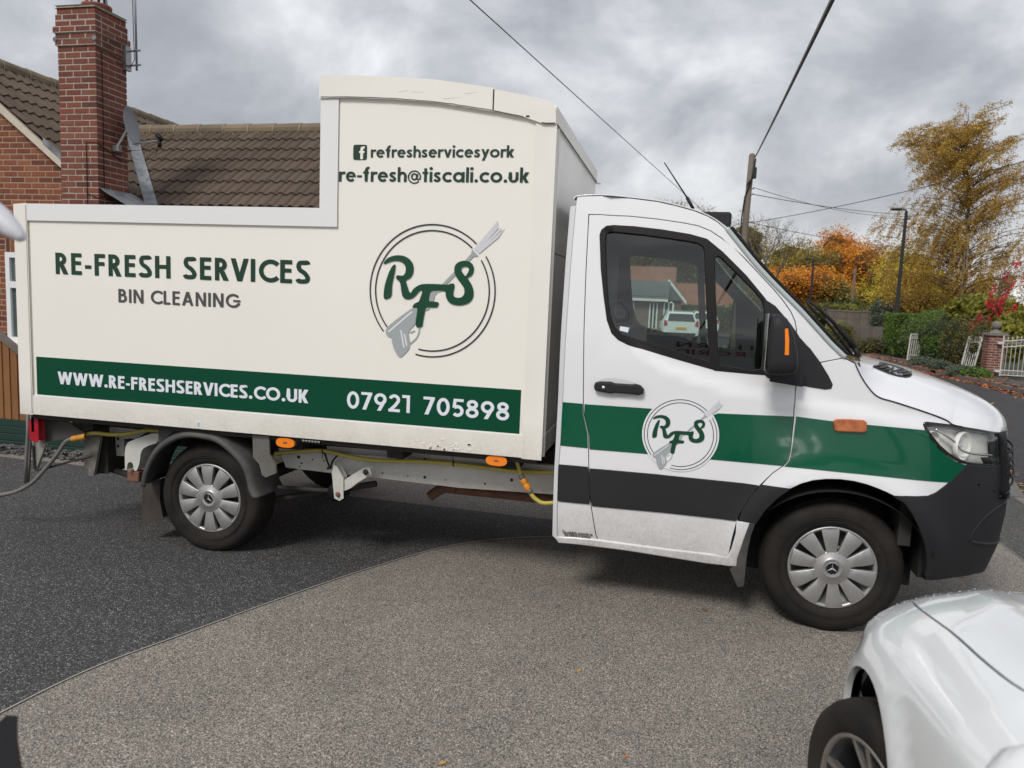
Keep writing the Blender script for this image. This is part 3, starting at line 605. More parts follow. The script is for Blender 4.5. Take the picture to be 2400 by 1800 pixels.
MAING=C(zw([(78,200),(88,140),(130,105),(200,103),(500,135),(800,175),(1000,205),(1100,230),(1150,262),(1165,310),(1180,700),(1200,1100),(1215,1380),(1215,1520),(1000,1450),(700,1350),(400,1270),(250,1215),(180,1140),(140,1020),(110,850),(95,600)]))
QUARTG=C(zw([(1258,430),(1275,378),(1305,362),(1340,380),(1500,540),(1700,740),(1790,850),(1810,930),(1815,1450),(1805,1540),(1760,1600),(1690,1612),(1330,1560),(1310,1530),(1290,1300),(1270,800)]))
FENDER=C(z6_([(1000,1285),(1120,1262),(1236,1240),(1345,1295)])+zf([(500,420),(560,520),(640,620),(720,672),(860,712),(1100,790),(1300,860),(1400,905),(1445,938)])+zf([(1190,914),(1162,922),(1153,940),(1168,980),(1228,1090),(1306,1182),(1395,1262),(1500,1325),(1600,1352)])+zh([(1785,280),(1700,370),(1655,415),(1620,445),(1560,490),(1500,515),(1400,520),(1250,515),(1200,490),(1130,460),(1050,430),(950,405),(850,392),(750,390),(650,400),(560,425),(480,462),(262,432)])+zh([(350,345),(430,290),(465,255),(483,180)])+[(1860,985),(1861,960)]+z6_([(760,1659),(768,1500),(900,1515),(1060,1540),(1110,1530),(1120,1500),(1080,1420)]))
body2=None
# dark underlay so that the shut lines read dark
UNDER=C(rear_low+rear_up+roof_edge+apillar+z6_([(1345,1295)])+zf([(500,420),(640,620),(860,712),(1100,790),(1445,938)])+zf([(1168,980),(1306,1182),(1500,1325)])+zh([(1785,280),(1655,415),(1500,515),(1250,515),(1130,460),(950,405),(750,390),(560,425),(480,462),(350,560),(215,715),(160,900),(150,950)])+z5_([(1890,930),(1300,870),(600,770)]))
under=surf_panel('cab_frame',inset(UNDER,.008),cab,BLK,van,holes=[inset(WIN_OUT,.012)],h=.08,off=-.012,depth=.02)
cabside=surf_panel('cab_side',SIDE,cab,WHITE,van,h=.045,gap=.0038,depth=.012,round_=.0018)
door=surf_panel('cab_door',DOOR,cab,WHITE,van,holes=[WIN_OUT],h=.045,gap=.0038,depth=.012,round_=.0018)
fender=surf_panel('front_wing',FENDER,cab,WHITE,van,h=.035,gap=.0038,depth=.014,round_=.0018)
seal=surf_panel('window_seal',WIN_OUT,cab,BLK,door,holes=[MAING,QUARTG],h=.05,off=.004,depth=.02,round_=.005)
surf_panel('side_window',MAING,cab,GLASS,door,h=.07,off=-.012,depth=0)
surf_panel('quarter_window',QUARTG,cab,GLASS,door,h=.07,off=-.010,depth=0)
# flange at the back of the cab
FL=C(z3([(262,330),(270,298),(300,292),(322,296),(312,350),(265,900)])+z4_([(205,100),(175,740),(150,1220)])+z5_([(118,0),(110,300),(106,640),(130,700),(125,716),(66,655),(70,500),(86,0)])+z4_([(135,700),(165,0)])+z3([(215,900)]))
surf_panel('rear_flange',FL,cab,WHITE2,van,h=.06,off=.006,gap=.001,depth=.02)
# mirror sail / corner trims
surf_panel('corner_trim',C(z6_([(803,1062),(900,1153),(1000,1290),(1080,1420),(1118,1500),(1108,1530),(1060,1538),(900,1513),(803,1490)])),cab,CLAD,van,h=.06,off=.006,depth=.02,round_=.005)
surf_panel('mirror_sail',C(z6_([(470,675),(560,740),(700,900),(790,1030),(796,1480),(640,1455),(500,1425),(470,1400)])),cab,CLAD,door,h=.06,off=.008,depth=.02,round_=.005)
# sill
surf_panel('sill',C(z5_([(104,680),(300,690),(520,712),(700,737),(1200,803),(1720,868),(1719,935),(1600,920),(1300,872),(800,792),(300,730),(125,716)])),cab,WHITE,van,h=.05,off=.010,depth=.03,round_=.010)
surf_panel('sill_front',C(z5_([(1728,870),(1815,880),(1860,800),(1905,640),(1910,522),(2014,537),(1960,680),(1920,800),(1890,890),(1888,955),(1820,950),(1727,936)])),cab,WHITE,van,h=.05,off=.008,depth=.03,round_=.008)
# cladding
ct=C(z4_([(155,1422),(452,1450)])+z5_([(434,0),(444,346),(128,314),(116,302)])); 
surf_panel('side_cladding',C(z4_([(140,1422),(452,1450)])+z5_([(425,60),(432,345),(126,314),(115,300)])),cab,CLAD,cabside,h=.06,off=.008,depth=.012,gap=.002,round_=.004)
surf_panel('side_cladding',C(z4_([(470,1465),(1200,1530)])+z5_([(1200,62),(2120,158),(2010,310),(1930,440),(1895,512),(1200,430),(458,362),(435,250)])),cab,CLAD,door,h=.06,off=.008,depth=.012,gap=.002,round_=.004)
surf_panel('side_cladding',C(zh([(264,434),(478,464),(380,530),(290,620),(225,715),(97,695),(130,612),(200,505)])),cab,CLAD,fender,h=.05,off=.008,depth=.012,gap=.002,round_=.004)
# green stripe pieces
EZ=1./7.542
def zd(P): return Z(1480,900,7.542,P)
def arcpts(a0,a1,rx=707,ry=0): pass
_cl=cp(zd([(215,870)])[0]); _cr=cp(zd([(1523,890)])[0]); _ct=cp(zd([(860,277)])[0]); _cb=cp(zd([(880,1510)])[0])
DC=np.array([(_cl[0]+_cr[0])/2,(_ct[1]+_cb[1])/2]); DRr=((_cr[0]-_cl[0])+(_ct[1]-_cb[1]))/4
gt0=cp(z4_([(415,770)])[0]); gt1=cp(z4_([(1135,818)])[0]); gb0=cp(z4_([(468,1258)])[0]); gb1=cp(z4_([(1095,1308)])[0])
gtR=cp((1860,976)); gbR=cp(zh([(427,291)])[0])
R2=DRr*1.058
def circ(a0,a1,n=14): return [DC+R2*np.array([math.cos(R(a)),math.sin(R(a))]) for a in np.linspace(a0,a1,n)]
def hit(z,side): return math.degrees(math.asin(max(-1,min(1,(z-DC[1])/R2)))) if side>0 else 180-math.degrees(math.asin(max(-1,min(1,(z-DC[1])/R2))))
surf_panel('green_stripe',[gt0]+circ(hit(gt1[1],-1),hit(gb1[1],-1))+[gb0]+C(z4_([(464,1100),(440,990),(412,880)])),cab,GREEN,door,h=.05,off=.0025,depth=0)
gl=C(z4_([(1855,870)])); gl2=C(z4_([(1785,1368)]))
surf_panel('green_stripe',circ(hit(gl[0][1]-.01,1),hit(gl2[0][1],1))+[gbR]+C(zh([(460,250),(478,180)]))+[gtR]+[gl[0]],cab,GREEN,door,h=.05,off=.0025,depth=0)
surf_panel('green_stripe',C(z4_([(177,747),(396,766),(398,870),(424,980),(446,1080),(450,1247),(152,1217)])),cab,GREEN,cabside,h=.05,off=.0025,depth=0)
surf_panel('green_stripe',C([(1866,976)]+zf([(240,906),(560,938),(900,970),(1177,997),(1226,1092),(1303,1184),(1392,1264),(1497,1327),(1590,1352),(1560,1382),(1490,1457),(1415,1531),(1000,1499),(500,1445),(0,1395)])+zh([(436,295),(472,255),(490,180)])),cab,GREEN,fender,h=.04,off=.0025,depth=0)
s_=DRr/ER
emblem(door,cab,lambda q:(DC[0]+(q[0]-EC[0])*s_,DC[1]+(q[1]-EC[1])*s_),.0035,backing=True,h=.03)
a=cp(z5_([(163,640)])[0]); b_=cp(z5_([(462,668)])[0])
lettering('The catalytic converter on',.19,a,b_,.021,cab,GREYT,cabside,off=.003,track=.10,space=.35)
a=cp(z5_([(183,666)])[0]); b_=cp(z5_([(440,691)])[0])
lettering('this vehicle is secured',.19,a,b_,.021,cab,GREYT,cabside,off=.003,track=.10,space=.35)
# door handle; recess shade is a flat patch of darker white
hc=C(z4_([(540,570),(560,520),(620,492),(720,488),(850,500),(960,535),(1030,590),(1040,630),(1000,670),(900,692),(760,692),(640,670),(570,620)]))
surf_panel('handle_recess_shade',chaikin(hc,2),cab,WHITE2,door,h=.03,off=.0012,depth=0)
hh=C(z4_([(540,575),(548,550),(580,543),(700,546),(740,562),(850,570),(935,575),(965,568),(1010,582),(1040,615),(1035,640),(1000,650),(950,640),(900,636),(750,624),(700,630),(570,608),(545,598)]))
surf_panel('door_handle',hh,cab,CLAD,door,h=.02,off=.034,depth=.034,round_=.010)
c=cp(z4_([(627,583)])[0]); MB().lathe([(.0,-.006),(.0085,-.006),(.0095,0)],cab(*c)+np.array([0,-.035,0]),(0,1,0),16).build('door_lock',CHR,door,True)
# side repeater, window sticker
surf_panel('side_repeater',chaikin(C(zf([(243,890),(400,893),(556,903),(558,1005),(400,1000),(241,992)])),1,True,.12),cab,AMB,fender,h=.03,off=.018,depth=.02,round_=.006)
surf_panel('window_sticker',C(zw([(244,1126),(348,1143),(340,1192),(238,1173)])),cab,WT,door,h=.03,off=-.009,depth=0)
surf_panel('sticker',C(zh([(462,402),(502,406),(498,442),(458,438)])),cab,WT,fender,h=.03,off=.003,depth=0)
# ---- headlight, bumper, front
HL=C(zf([(1160,940),(1168,926),(1190,920),(1450,947),(1700,987),(1900,1022),(1912,1100),(1922,1250),(1930,1340),(1870,1363),(1800,1361),(1700,1354),(1600,1338),(1500,1303),(1400,1239),(1312,1160),(1232,1060),(1172,975)]))
surf_panel('headlight_reflector',inset(HL,.008),cab,LENS,van,h=.03,off=-.045,depth=.0)
hl=surf_panel('headlight',chaikin(HL,1,True,.2),cab,GLASSC,van,h=.03,off=.001,depth=.03,round_=.006)
surf_panel('headlight_surround',HL,cab,BLKG,van,holes=[inset(HL,.006)],h=.04,off=.002,depth=.04,round_=.003)
def onc(p): t=cp(p); return cab(*t),t
for (px,py),rr,dp in (((2268,1048),.070,.030),((2190,1032),.040,.03)):
    c,t=onc((px,py)); n=np.cross(cab(t[0]+.01,t[1])-c,cab(t[0],t[1]+.01)-c); n/=np.linalg.norm(n); n*=np.sign(n@(CAM-c))
    MB().lathe([(0,-.03),(rr*.6,-.022),(rr*.95,.008),(rr,.012),(rr*1.05,.008),(rr*1.05,-.01)],c-n*dp,n+np.array([.4,0,0]),28).build('headlight_bowl',LENS,hl,True)
    MB().lathe([(0,-.006),(rr*.14,-.008),(rr*.2,-.02)],c-n*dp,n+np.array([.4,0,0]),20).build('headlight_bulb',CHR,hl,True)
L1=C(zh([(1560,20),(1700,110),(1780,190),(1990,215)]));b=MB(); b.tube([cab(*q)+np.array([0,.012,0]) for q in catmull(L1,8)],.006); b.build('headlight_ridge',CHR,hl,True)
b=MB()
for k in range(5):
    q=C(zh([(1900+k*14,232),(1925+k*14,280)])); b.tube([cab(*c)+np.array([0,.01,0]) for c in q],.004)
b.build('headlight_louvre',BLKG,hl,True)
# bumper: lower front skin, from the arch round to the middle of the nose
def lowz(t): return np.interp(t,[.55,.7,.95,1.55],[.245,.25,.275,.29])
upb=C(zh([(1250,516),(1400,522),(1500,520),(1560,494),(1620,449),(1655,419),(1700,374),(1787,284),(1900,296),(1990,296)]))
archb=C(zh([(1330,560),(1390,640),(1440,740),(1480,850),(1500,950),(1500,1040),(1490,1100),(1478,1128)]))
te=1.52; zt_=upb[-1][1]
BUMP=upb+[(te-.25,zt_+.0),(te,zt_+.0),(te,.29)]+[(1.2,.285)]+C(zh([(1850,1082),(1650,1116)]))+archb[::-1]
surf_panel('front_bumper',BUMP,cab,CLAD,van,h=.035,off=.004,depth=.05,round_=.008,gap=.001)
# fog-lamp hollow lip on the bumper
for pts in ([(1800,860),(1830,780),(1900,690),(1980,620),(2040,580),(2072,560)],[(1812,850),(1900,868),(2000,862),(2070,840)]):
    q=C(zh(pts)); b=MB(); b.tube([cab(*c)+np.array([.0,.006,0]) for c in catmull(q,6)],[.004]+[.013]*(len(catmull(q,6))-2)+[.004],8); b.build('bumper_crease',CLAD,van,True)
gx=max(p[0] for p in HL)+.03
surf_panel('grille',[(gx,zt_-.16),(te,zt_-.16),(te,1.07),(gx,1.075)],cab,BLKG,van,h=.04,off=.018,depth=.05,round_=.02)
# wheel-arch trims: liner and mud flap
surf_panel('arch_mudflap',C(zh([(217,712),(184,800),(163,900),(150,980),(132,1178),(95,1185),(42,1060),(75,1020),(110,850),(165,716)])),cab,FLAPM,van,h=.05,off=.004,depth=.03,round_=.006)
b=MB(); n=26
V=[];r0=.46
for i in range(n+1):
    a=R(18+150*i/n); x=math.cos(a)*r0*1.03; z=.345+math.sin(a)*r0*.92
    V+= [(x,ys(0,.8)+.012,z),(x,.32,z)]
b.add(V,[(2*i,2*i+1,2*i+3,2*i+2) for i in range(n)]); b.add([(-.46,.30,.2),(.46,.30,.2),(.46,.30,.95),(-.46,.30,.95)],[(0,1,2,3)]); b.build('wheel_arch_liner',ARCH,van)
b=MB(); b.box((.42,.06,.33),(.47,.30,.8)); b.build('wheel_arch_liner',ARCH,van)
for k in range(5):
    z=zt_-.12+k*.045; b=MB(); b.tube([cab(t_,z)+np.array([.02,-.004,0]) for t_ in np.linspace(gx+.02,te,10)],.006,6); b.build('grille_bar',BLK,van,True)
b=MB(); b.tube([cab(t_,zt_-.163)+np.array([.006,-.006,0]) for t_ in np.linspace(gx-.02,te,12)],.006,6); b.build('grille_trim',CLAD,van,True)
for q in ((1870,420),(1985,470)):
    c,t=onc(zh([q])[0]); n=np.cross(cab(t[0]+.01,t[1])-c,cab(t[0],t[1]+.01)-c); n/=np.linalg.norm(n); n*=np.sign(n@(CAM-c)); MB().lathe([(0,.0065),(.010,.0065),(.011,.004)],c,n,16).build('parking_sensor',BLK,van,True)
# ---- hood (centre line from the side view, edges on the skin)
hood_edge=[cab(*q) for q in C(z6_([(1345,1297)])+zf([(500,418),(560,518),(640,617),(720,668),(860,708),(1100,786),(1300,856),(1400,900),(1450,938),(1550,962),(1700,985),(1850,1010),(1975,1021)]))]
hood_edge=[np.array(p) for p in catmull(hood_edge,3)]
nh=len(hood_edge); cum=np.concatenate([[0],np.cumsum([np.linalg.norm(hood_edge[i+1]-hood_edge[i]) for i in range(nh-1)])]); cum/=cum[-1]
cc=[(.20,1.425),(.41,1.378),(.53,1.348),(.70,1.293),(.86,1.228),(.96,1.172),(1.02,1.115),(1.043,1.06),(1.045,1.02)]
cs=np.array(catmull([np.array(c) for c in cc],6)); cl_=np.concatenate([[0],np.cumsum(np.linalg.norm(np.diff(cs,axis=0),axis=1))]); cl_/=cl_[-1]
def hoodp(i,w):
    E_=hood_edge[i]; s=cum[i]; s2=s; Cx=np.interp(s2,cl_,cs[:,0]); Cz=np.interp(s2,cl_,cs[:,1]); 
    g=1-(1-w)**2.6; g2=1-(1-w)**1.7
    side=1-(1-w)**5
    z=E_[2]+(Cz-E_[2])*(.86*side+.14*g)
    return np.array([E_[0]+(Cx-E_[0])*g2,E_[1]+(YM-E_[1])*w,z])
nw=26; ws=np.linspace(0,1,nw+1)**1.5
V=[];Fs=[]
for i in range(nh):
    row=[hoodp(i,w) for w in ws]; row+= [np.array([p[0],2*YM-p[1],p[2]]) for p in row[::-1][1:]]; V+=row
m_=2*nw+1
for i in range(nh-1):
    for j in range(m_-1): Fs.append((i*m_+j,(i+1)*m_+j,(i+1)*m_+j+1,i*m_+j+1))
hood=obj('bonnet',V,Fs,WHITE,van,True)
mo=hood.modifiers.new('s','SOLIDIFY'); mo.thickness=.008; mo.offset=-1
hoodV=V; HB=BVHTree.FromPolygons([Vector(v) for v in V],[f for f in Fs])
def hoodon(p,off=.003):
    r=HB.ray_cast(Vector(CAM),Vector(ray(*p)))
    return (np.array(r[0])+np.array([0,0,off])) if r[0] else None
vent=[hoodon(p) for p in zf([(632,350),(700,325),(705,300),(760,310),(850,335),(950,368),(1020,405),(1040,432),(1025,452),(980,464),(900,452),(760,408)])]
vent=[v for v in vent if v is not None]
if len(vent)>4:
    c_=np.mean(vent,axis=0); b=MB(); b.add([c_]+vent,[(0,i+1,(i+1)%len(vent)+1) for i in range(len(vent))]); o=b.build('bonnet_vent',CLAD,van)
    for k in range(6):
        x=650+k*60; pts=[hoodon(p,.008) for p in zf([(x,356+k*17),(x+40,352+k*17),(x+70,340+k*18),(x+72,324+k*18)])]
        pts=[p for p in pts if p is not None]
        if len(pts)>1: MB().tube(catmull(pts,4),.0055,6).build('vent_slat',FLAPM,o,True)
b=MB(); b.tube([p+np.array([0,-.0035,.0005]) for p in hood_edge[:31]],.0030,5); b.build('bonnet_seam',BLK,van)
# ---- windscreen, roof
def sweep(name,E_,dx,dz,m,pw=2.2,nW=14,parent=van,thick=.006):
    V=[];Fs=[];k=len(E_)
    for i,e in enumerate(E_):
        f=i/(k-1); row=[]
        for w in np.linspace(0,1,nW+1)**1.3:
            g=1-(1-w)**pw; row.append(np.array([e[0]+dx(f)*g,e[1]+(YM-e[1])*w,e[2]+dz(f)*g]))
        row+= [np.array([p[0],2*YM-p[1],p[2]]) for p in row[::-1][1:]]; V+=row
    q=2*nW+1
    for i in range(k-1):
        for j in range(q-1): Fs.append((i*q+j,(i+1)*q+j,(i+1)*q+j+1,i*q+j+1))
    o=obj(name,V,Fs,m,parent,True)
    if thick: mo=o.modifiers.new('s','SOLIDIFY'); mo.thickness=thick; mo.offset=0
    return o,V,Fs
ap=[cab(*q) for q in C(z3([(1945,540)])+z6_([(100,4),(250,192),(400,372),(600,582),(800,782),(900,892),(1000,1002),(1100,1112),(1200,1207),(1240,1242),(1345,1295)]))]
ap=catmull(ap,2)
ws_o,wsV,wsF=sweep('windscreen',ap,lambda f:.13+.05*f,lambda f:.02*(1-f),GLASS,2.0,14,van,.005)
WB=BVHTree.FromPolygons([Vector(v) for v in wsV],wsF)
re=[cab(*q) for q in C(z3([(340,190)]) +roof_edge[3:]+z3([(1945,540)]))]
re=[p+np.array([0,-.003,.004]) for p in catmull([re[0]+np.array([-.02,0,-.02])]+list(re),3)]
sweep('cab_roof',re,lambda f:.13*f**3,lambda f:.05-.02*f,WHITE,1.8,14,van,.006)
b=MB(); b.tube([p+np.array([.004,.004,.004]) for p in ap[:-2]],.014,8); b.build('pillar_trim',mat('pale_pillar_trim',(.42,.46,.47),.2,coat=.8),van,True)
b=MB(); b.tube([p+np.array([.03,.035,.012]) for p in ap[:-3]],.010,6); b.build('windscreen_seal',BLK,van,True)
# rear wall of the cab
b=MB(); b.box((-1.40,ys(-1.3,2.2)+.02,.42),(-1.37,2*YM-.07,2.18)); b.build('cab_rear_wall',WHITE2,van)
b=MB(); b.box((-1.36,.03,.42),(-1.345,2*YM-.06,2.15)); b.build('cab_lining',INT,van)
b=MB(); b.box((-1.36,.05,2.12),(-.80,2*YM-.08,2.15)); b.build('headlining',INTL,van)
# roof light bar (dark block behind the windscreen header) and aerial
a=on((1645,500),'Y',.35); b_=on((1680,520),'Y',.35)
b=MB(); b.cbox((a[0],.30,a[2]-.08),(a[0]+.16,.62,a[2]+.005),.012); b.build('roof_beacon_housing',CLAD,van)
q0=on((1625,490),'Y',.42); q1=on((1610,463),'Y',.42); q2=on((1557,381),'Y',.42)
b=MB(); b.tube([q0,q1],.009); b.tube([q1,q2],[.0045,.003]); b.build('radio_aerial',BLK,van,True)
# wipers
def wson(p,off=.02):
    r=WB.ray_cast(Vector(CAM),Vector(ray(*p)))
    return (np.array(r[0])+np.array([off,-.01,off*.6])) if r[0] else None
WY_=.55
wl=[on(p,'Y',WY_) for p in z6_([(865,660),(1000,770),(1130,890),(1240,1020),(1340,1140)])]
b=MB(); b.tube(wl,[.006,.008,.011,.014,.016],6); b.tube([wl[-1],on(z6_([(1375,1215)])[0],'Y',WY_),on(z6_([(1405,1275)])[0],'Y',WY_)],.016,6); b.build('wiper_arm',BLK,van,True)
wl=[on(p,'Y',WY_-.1) for p in z6_([(855,665),(950,790),(1060,880),(1160,1000),(1230,1090),(1330,1230)])]
b=MB(); b.tube(wl,.008,6); b.build('wiper_blade',BLK,van,True)
# scuttle below the windscreen
b=MB(); b.tube([np.array([.03,.04,1.40]),np.array([.10,.35,1.40]),np.array([.16,.7,1.40]),np.array([.17,YM,1.40]),np.array([.16,1.2,1.40]),np.array([.03,1.85,1.40])],.022,8); b.build('scuttle_panel',BLK,van,True)
# ---- mirror (housing stands proud of the door)
MY=-.30
def my(P): return [(on(p,'Y',MY)[0],on(p,'Y',MY)[2]) for p in P]
mp=my(z6_([(472,1385),(478,1150),(492,960),(520,850),(560,815),(620,815),(680,850),(715,910),(742,985),(765,1080),(790,1200),(792,1330),(770,1385),(700,1408),(500,1405)]))
mp=chaikin(mp,1)
cen=np.mean(mp,axis=0)
b=MB(); V=[];n=len(mp)
for sc,y in ((.55,MY-.045),(.80,MY-.038),(.93,MY-.022),(1.0,MY),(1.0,MY+.09),(.9,MY+.12)):
    V+=[(cen[0]+(p[0]-cen[0])*sc,y,cen[1]+(p[1]-cen[1])*sc) for p in mp]
Fs=[(k*n+i,k*n+(i+1)%n,(k+1)*n+(i+1)%n,(k+1)*n+i) for k in range(5) for i in range(n)]+[tuple(range(n))[::-1],tuple(range(5*n,6*n))]
mir=obj('wing_mirror',V,Fs,CLAD,van,True); auto_smooth(mir,50)
mpo=my(z6_([(654,955),(676,955),(686,1060),(683,1201),(652,1201),(656,1100)])); b=MB(); b.prism([(x,MY-.047,z) for x,z in mpo],(0,.03,0)); b.build('mirror_indicator',ORG,mir,bevel=.002)
mpo=my(z6_([(590,905),(600,1200),(596,1400)])); b=MB(); b.tube([(x,MY-.036,z) for x,z in mpo],.003,5); b.build('mirror_seam',BLK,mir)
b=MB(); q=[cab(*t) for t in C(z6_([(520,1435),(790,1480)]))]; b.prism([q[0]+np.array([0,.01,0]),q[1]+np.array([0,.01,0]),q[1]+np.array([0,.01,.10]),q[0]+np.array([0,.01,.08])],(0,-.09,0)); b.box((cen[0]-.04,MY+.06,cen[1]-.13),(cen[0]+.07,-.03,cen[1]-.06)); b.build('mirror_arm',CLAD,van,bevel=.012)
# mirror glass facing rearwards
x0=min(p[0] for p in mp); zc=cen[1]
b=MB(); b.cbox((x0-.004,MY-.02,zc-.13),(x0+.002,MY+.085,zc+.14),.0015); b.build('mirror_glass',CHR,mir)
# ---- far side of the cab (mirror image of the near side: same parts)
def mirror_copy(o,parent):
    me=o.data.copy(); n=len(me.vertices); co=np.empty(n*3); me.vertices.foreach_get('co',co); co=co.reshape(-1,3); co[:,1]=2*YM-co[:,1]
    V=co; Fs=[tuple(p.vertices)[::-1] for p in me.polygons]
    return obj(o.name.split('.')[0],V,Fs,o.data.materials[0],parent,True)
for o in [under,cabside,fender]: mirror_copy(o,van)
d2=mirror_copy(door,van)
for ch in door.children:
    if ch.name.split('.')[0] in ('window_seal','side_window','quarter_window'): mirror_copy(ch,d2)
# ---- cab interior
b=MB(); b.box((-1.34,.03,.42),(-.50,1.86,.50)); b.box((-.5,.32,.42),(.55,1.58,.50)); b.box((.30,.02,.5),(.36,1.85,1.2)); b.build('cab_floor',DARK,van)
b=MB(); b.cbox((-.25,.06,.95),(.22,1.80,1.17),.05); b.cbox((-.16,.10,1.15),(.16,.75,1.24),.03); b.cbox((-.30,.80,.75),(.05,1.05,1.15),.03); b.build('dashboard',INT,van)
b=MB(); b.lathe([(.185+.014*math.cos(a),.014*math.sin(a)) for a in np.linspace(0,2*math.pi,9)],(-.42,.46,1.13),(-.75,0,.66),32); b.tube([(-.42,.30,1.14),(-.40,.46,1.13),(-.42,.62,1.14)],.016); b.tube([(-.40,.46,1.13),(-.15,.46,.98)],.03); b.build('steering_wheel',BLK,van,True)
for y0 in (.20,.88,1.33):
    b=MB(); b.cbox((-1.22,y0,.78),(-.72,y0+.44,.93),.05); b.build('seat_cushion',INT,van)
    Mx=Matrix.Translation((-1.16,0,.90))@Matrix.Rotation(R(-12),4,'Y')
    b=MB(); b.cbox((-.06,y0+.01,0),(.07,y0+.43,.50),.045,Mx); b.build('seat_back',INT,van)
# papers and a bottle on the dash
b=MB(); b.cbox((-.14,.25,1.242),(.10,.55,1.256),.003,None); b.cbox((-.10,1.1,1.172),(.12,1.35,1.185),.003); b.build('dash_paper',INTL,van)
# ---- wheels
def wheel(x,y,zc,parent,out_=-1,name='wheel',Rr=.352,W=.215,pitch=0.):
    """axle along Y; the outer face looks to -Y when out_ is -1"""
    a=(0,out_,0); c=(x,y,zc); f=.0
    prof=[(.215,-.03),(.222,.0),(.250,.010),(.292,.014),(.318,.010),(.336,-.004),(.346,-.022),(.351,-.045),(.352,-W*.5),(.351,-W+.045),(.340,-W+.012),(.30,-W-.004),(.22,-W+.01)]
    k=Rr/.352; b=MB(); b.lathe([(r*k if r>.26 else r,h) for r,h in prof],c,a,64); t=b.build(name,TYRE,parent,True)
    me=t.data; V=np.empty(len(me.vertices)*3); me.vertices.foreach_get('co',V); V=V.reshape(-1,3)
    low=V[:,2]<.012; V[low,2]=.0; me.vertices.foreach_set('co',V.ravel())
    for rr_ in (.262,.272,.326): b=MB(); b.lathe([(rr_*k-.002,.008+(.004 if rr_<.3 else -.006)),(rr_*k,.0125+(.004 if rr_<.3 else -.008)),(rr_*k+.002,.008+(.004 if rr_<.3 else -.010))],c,a,64); b.build('sidewall_rib',TYRE,t,True)
    # tread blocks along the shoulder
    b=MB()
    for i in range(72):
        an=2*math.pi*i/72; Mx=Matrix.Translation(c)@Matrix.Rotation(an,4,'Y')
        for w0,w1 in ((-.052,-.088),(-.094,-.134),(-.140,-.176)):
            lo=sorted((y+out_*w0-y,y+out_*w1-y)); 
            if (zc+math.cos(an)*.357*k)<.012: continue
            b.box((-.0125,lo[0],.34*k),(.0125,lo[1],.3555*k),Mx)
    b.build('tread_block',TYRE,t).__setitem__('kind','stuff')
    b=MB(); b.lathe([(.0,-.075),(.12,-.07),(.17,-.05),(.195,-.03),(.215,-.015),(.222,-.02),(.222,-.05)],c,a,48); b.build('wheel_rim',STEELW,t,True)
    # bolts and vents between the spokes
    for i in range(6):
        an=2*math.pi*i/6+.2; b=MB(); b.lathe([(0,-.035),(.012,-.036),(.014,-.06)],(x+math.cos(an)*.10,y,zc+math.sin(an)*.10),a,8); b.build('wheel_bolt',COVER,t,True)
    # cover: outer ring + ten blades
    b=MB(); b.lathe([(.200,-.020),(.203,-.002),(.213,.003),(.2195,.0),(.2195,-.02)],c,a,80); b.build('cover_ring',COVER,t,True)
    b=MB(); b.lathe([(.0,.012),(.042,.012),(.046,.014),(.052,.013),(.056,.007),(.085,.010),(.092,.004),(.092,-.012)],c,a,60); b.build('cover_hub',COVER,t,True)
    for i in range(10):
        an=2*math.pi*(i+.5)/10+pitch; Mx=Matrix.Translation(c)@Matrix.Rotation(-an,4,'Y')
        V=[];Fs=[]
        rs=[.080,.11,.15,.18,.2065]; hw=[.0235,.028,.0355,.0405,.0435]; hs=[.009,.011,.012,.010,.004]
        for r,h_,hh_ in zip(rs,hw,hs):
            for s,dz in ((-1,-.022),(-1,-.002),(-.92,0),(.92,0),(1,-.002),(1,-.022)):
                V.append(Mx@Vector((r,out_*(hh_+dz),h_*s)))
        for k2 in range(4):
            for j in range(5): Fs.append((k2*6+j,k2*6+j+1,(k2+1)*6+j+1,(k2+1)*6+j))
        b=MB(); b.add(V,Fs); auto_smooth(b.build('cover_blade',COVER,t),40)
    # three-pointed badge
    b=MB(); b.lathe([(0,.0135),(.033,.0135),(.034,.0125)],c,a,32); b.build('cover_badge_disc',BLKG,t)
    b=MB()
    for i in range(3):
        an=math.pi/2+2*math.pi*i/3; u=Vector((math.cos(an),0,math.sin(an))); v=Vector((-math.sin(an),0,math.cos(an))); cc_=Vector(c)+Vector((0,out_*.0142,0))
        b.add([cc_+v*.0045,cc_+u*.031,cc_-v*.0045,cc_+Vector((0,out_*.003,0))],[(0,1,3),(1,2,3)])
    b.lathe([(.030,.0137),(.0315,.0155),(.0335,.0137)],c,a,40); b.build('cover_badge_star',CHR,t)
    return t
ZH=.345
fw=wheel(0,.012,ZH,van,-1,'front_wheel',pitch=.12)
rw=wheel(-3.665,.012,ZH,van,-1,'rear_wheel',pitch=.05)
def plainwheel(x,y,name): 
    b=MB(); b.lathe([(.0,.0),(.21,.0),(.25,.02),(.31,.02),(.345,-.01),(.352,-.05),(.352,-.17),(.33,-.2),(.0,-.2)],(x,y,ZH),(0,1,0),40); return b.build(name,TYRE,van,True)
plainwheel(0,1.87,'front_wheel'); plainwheel(-3.665,1.87,'rear_wheel')
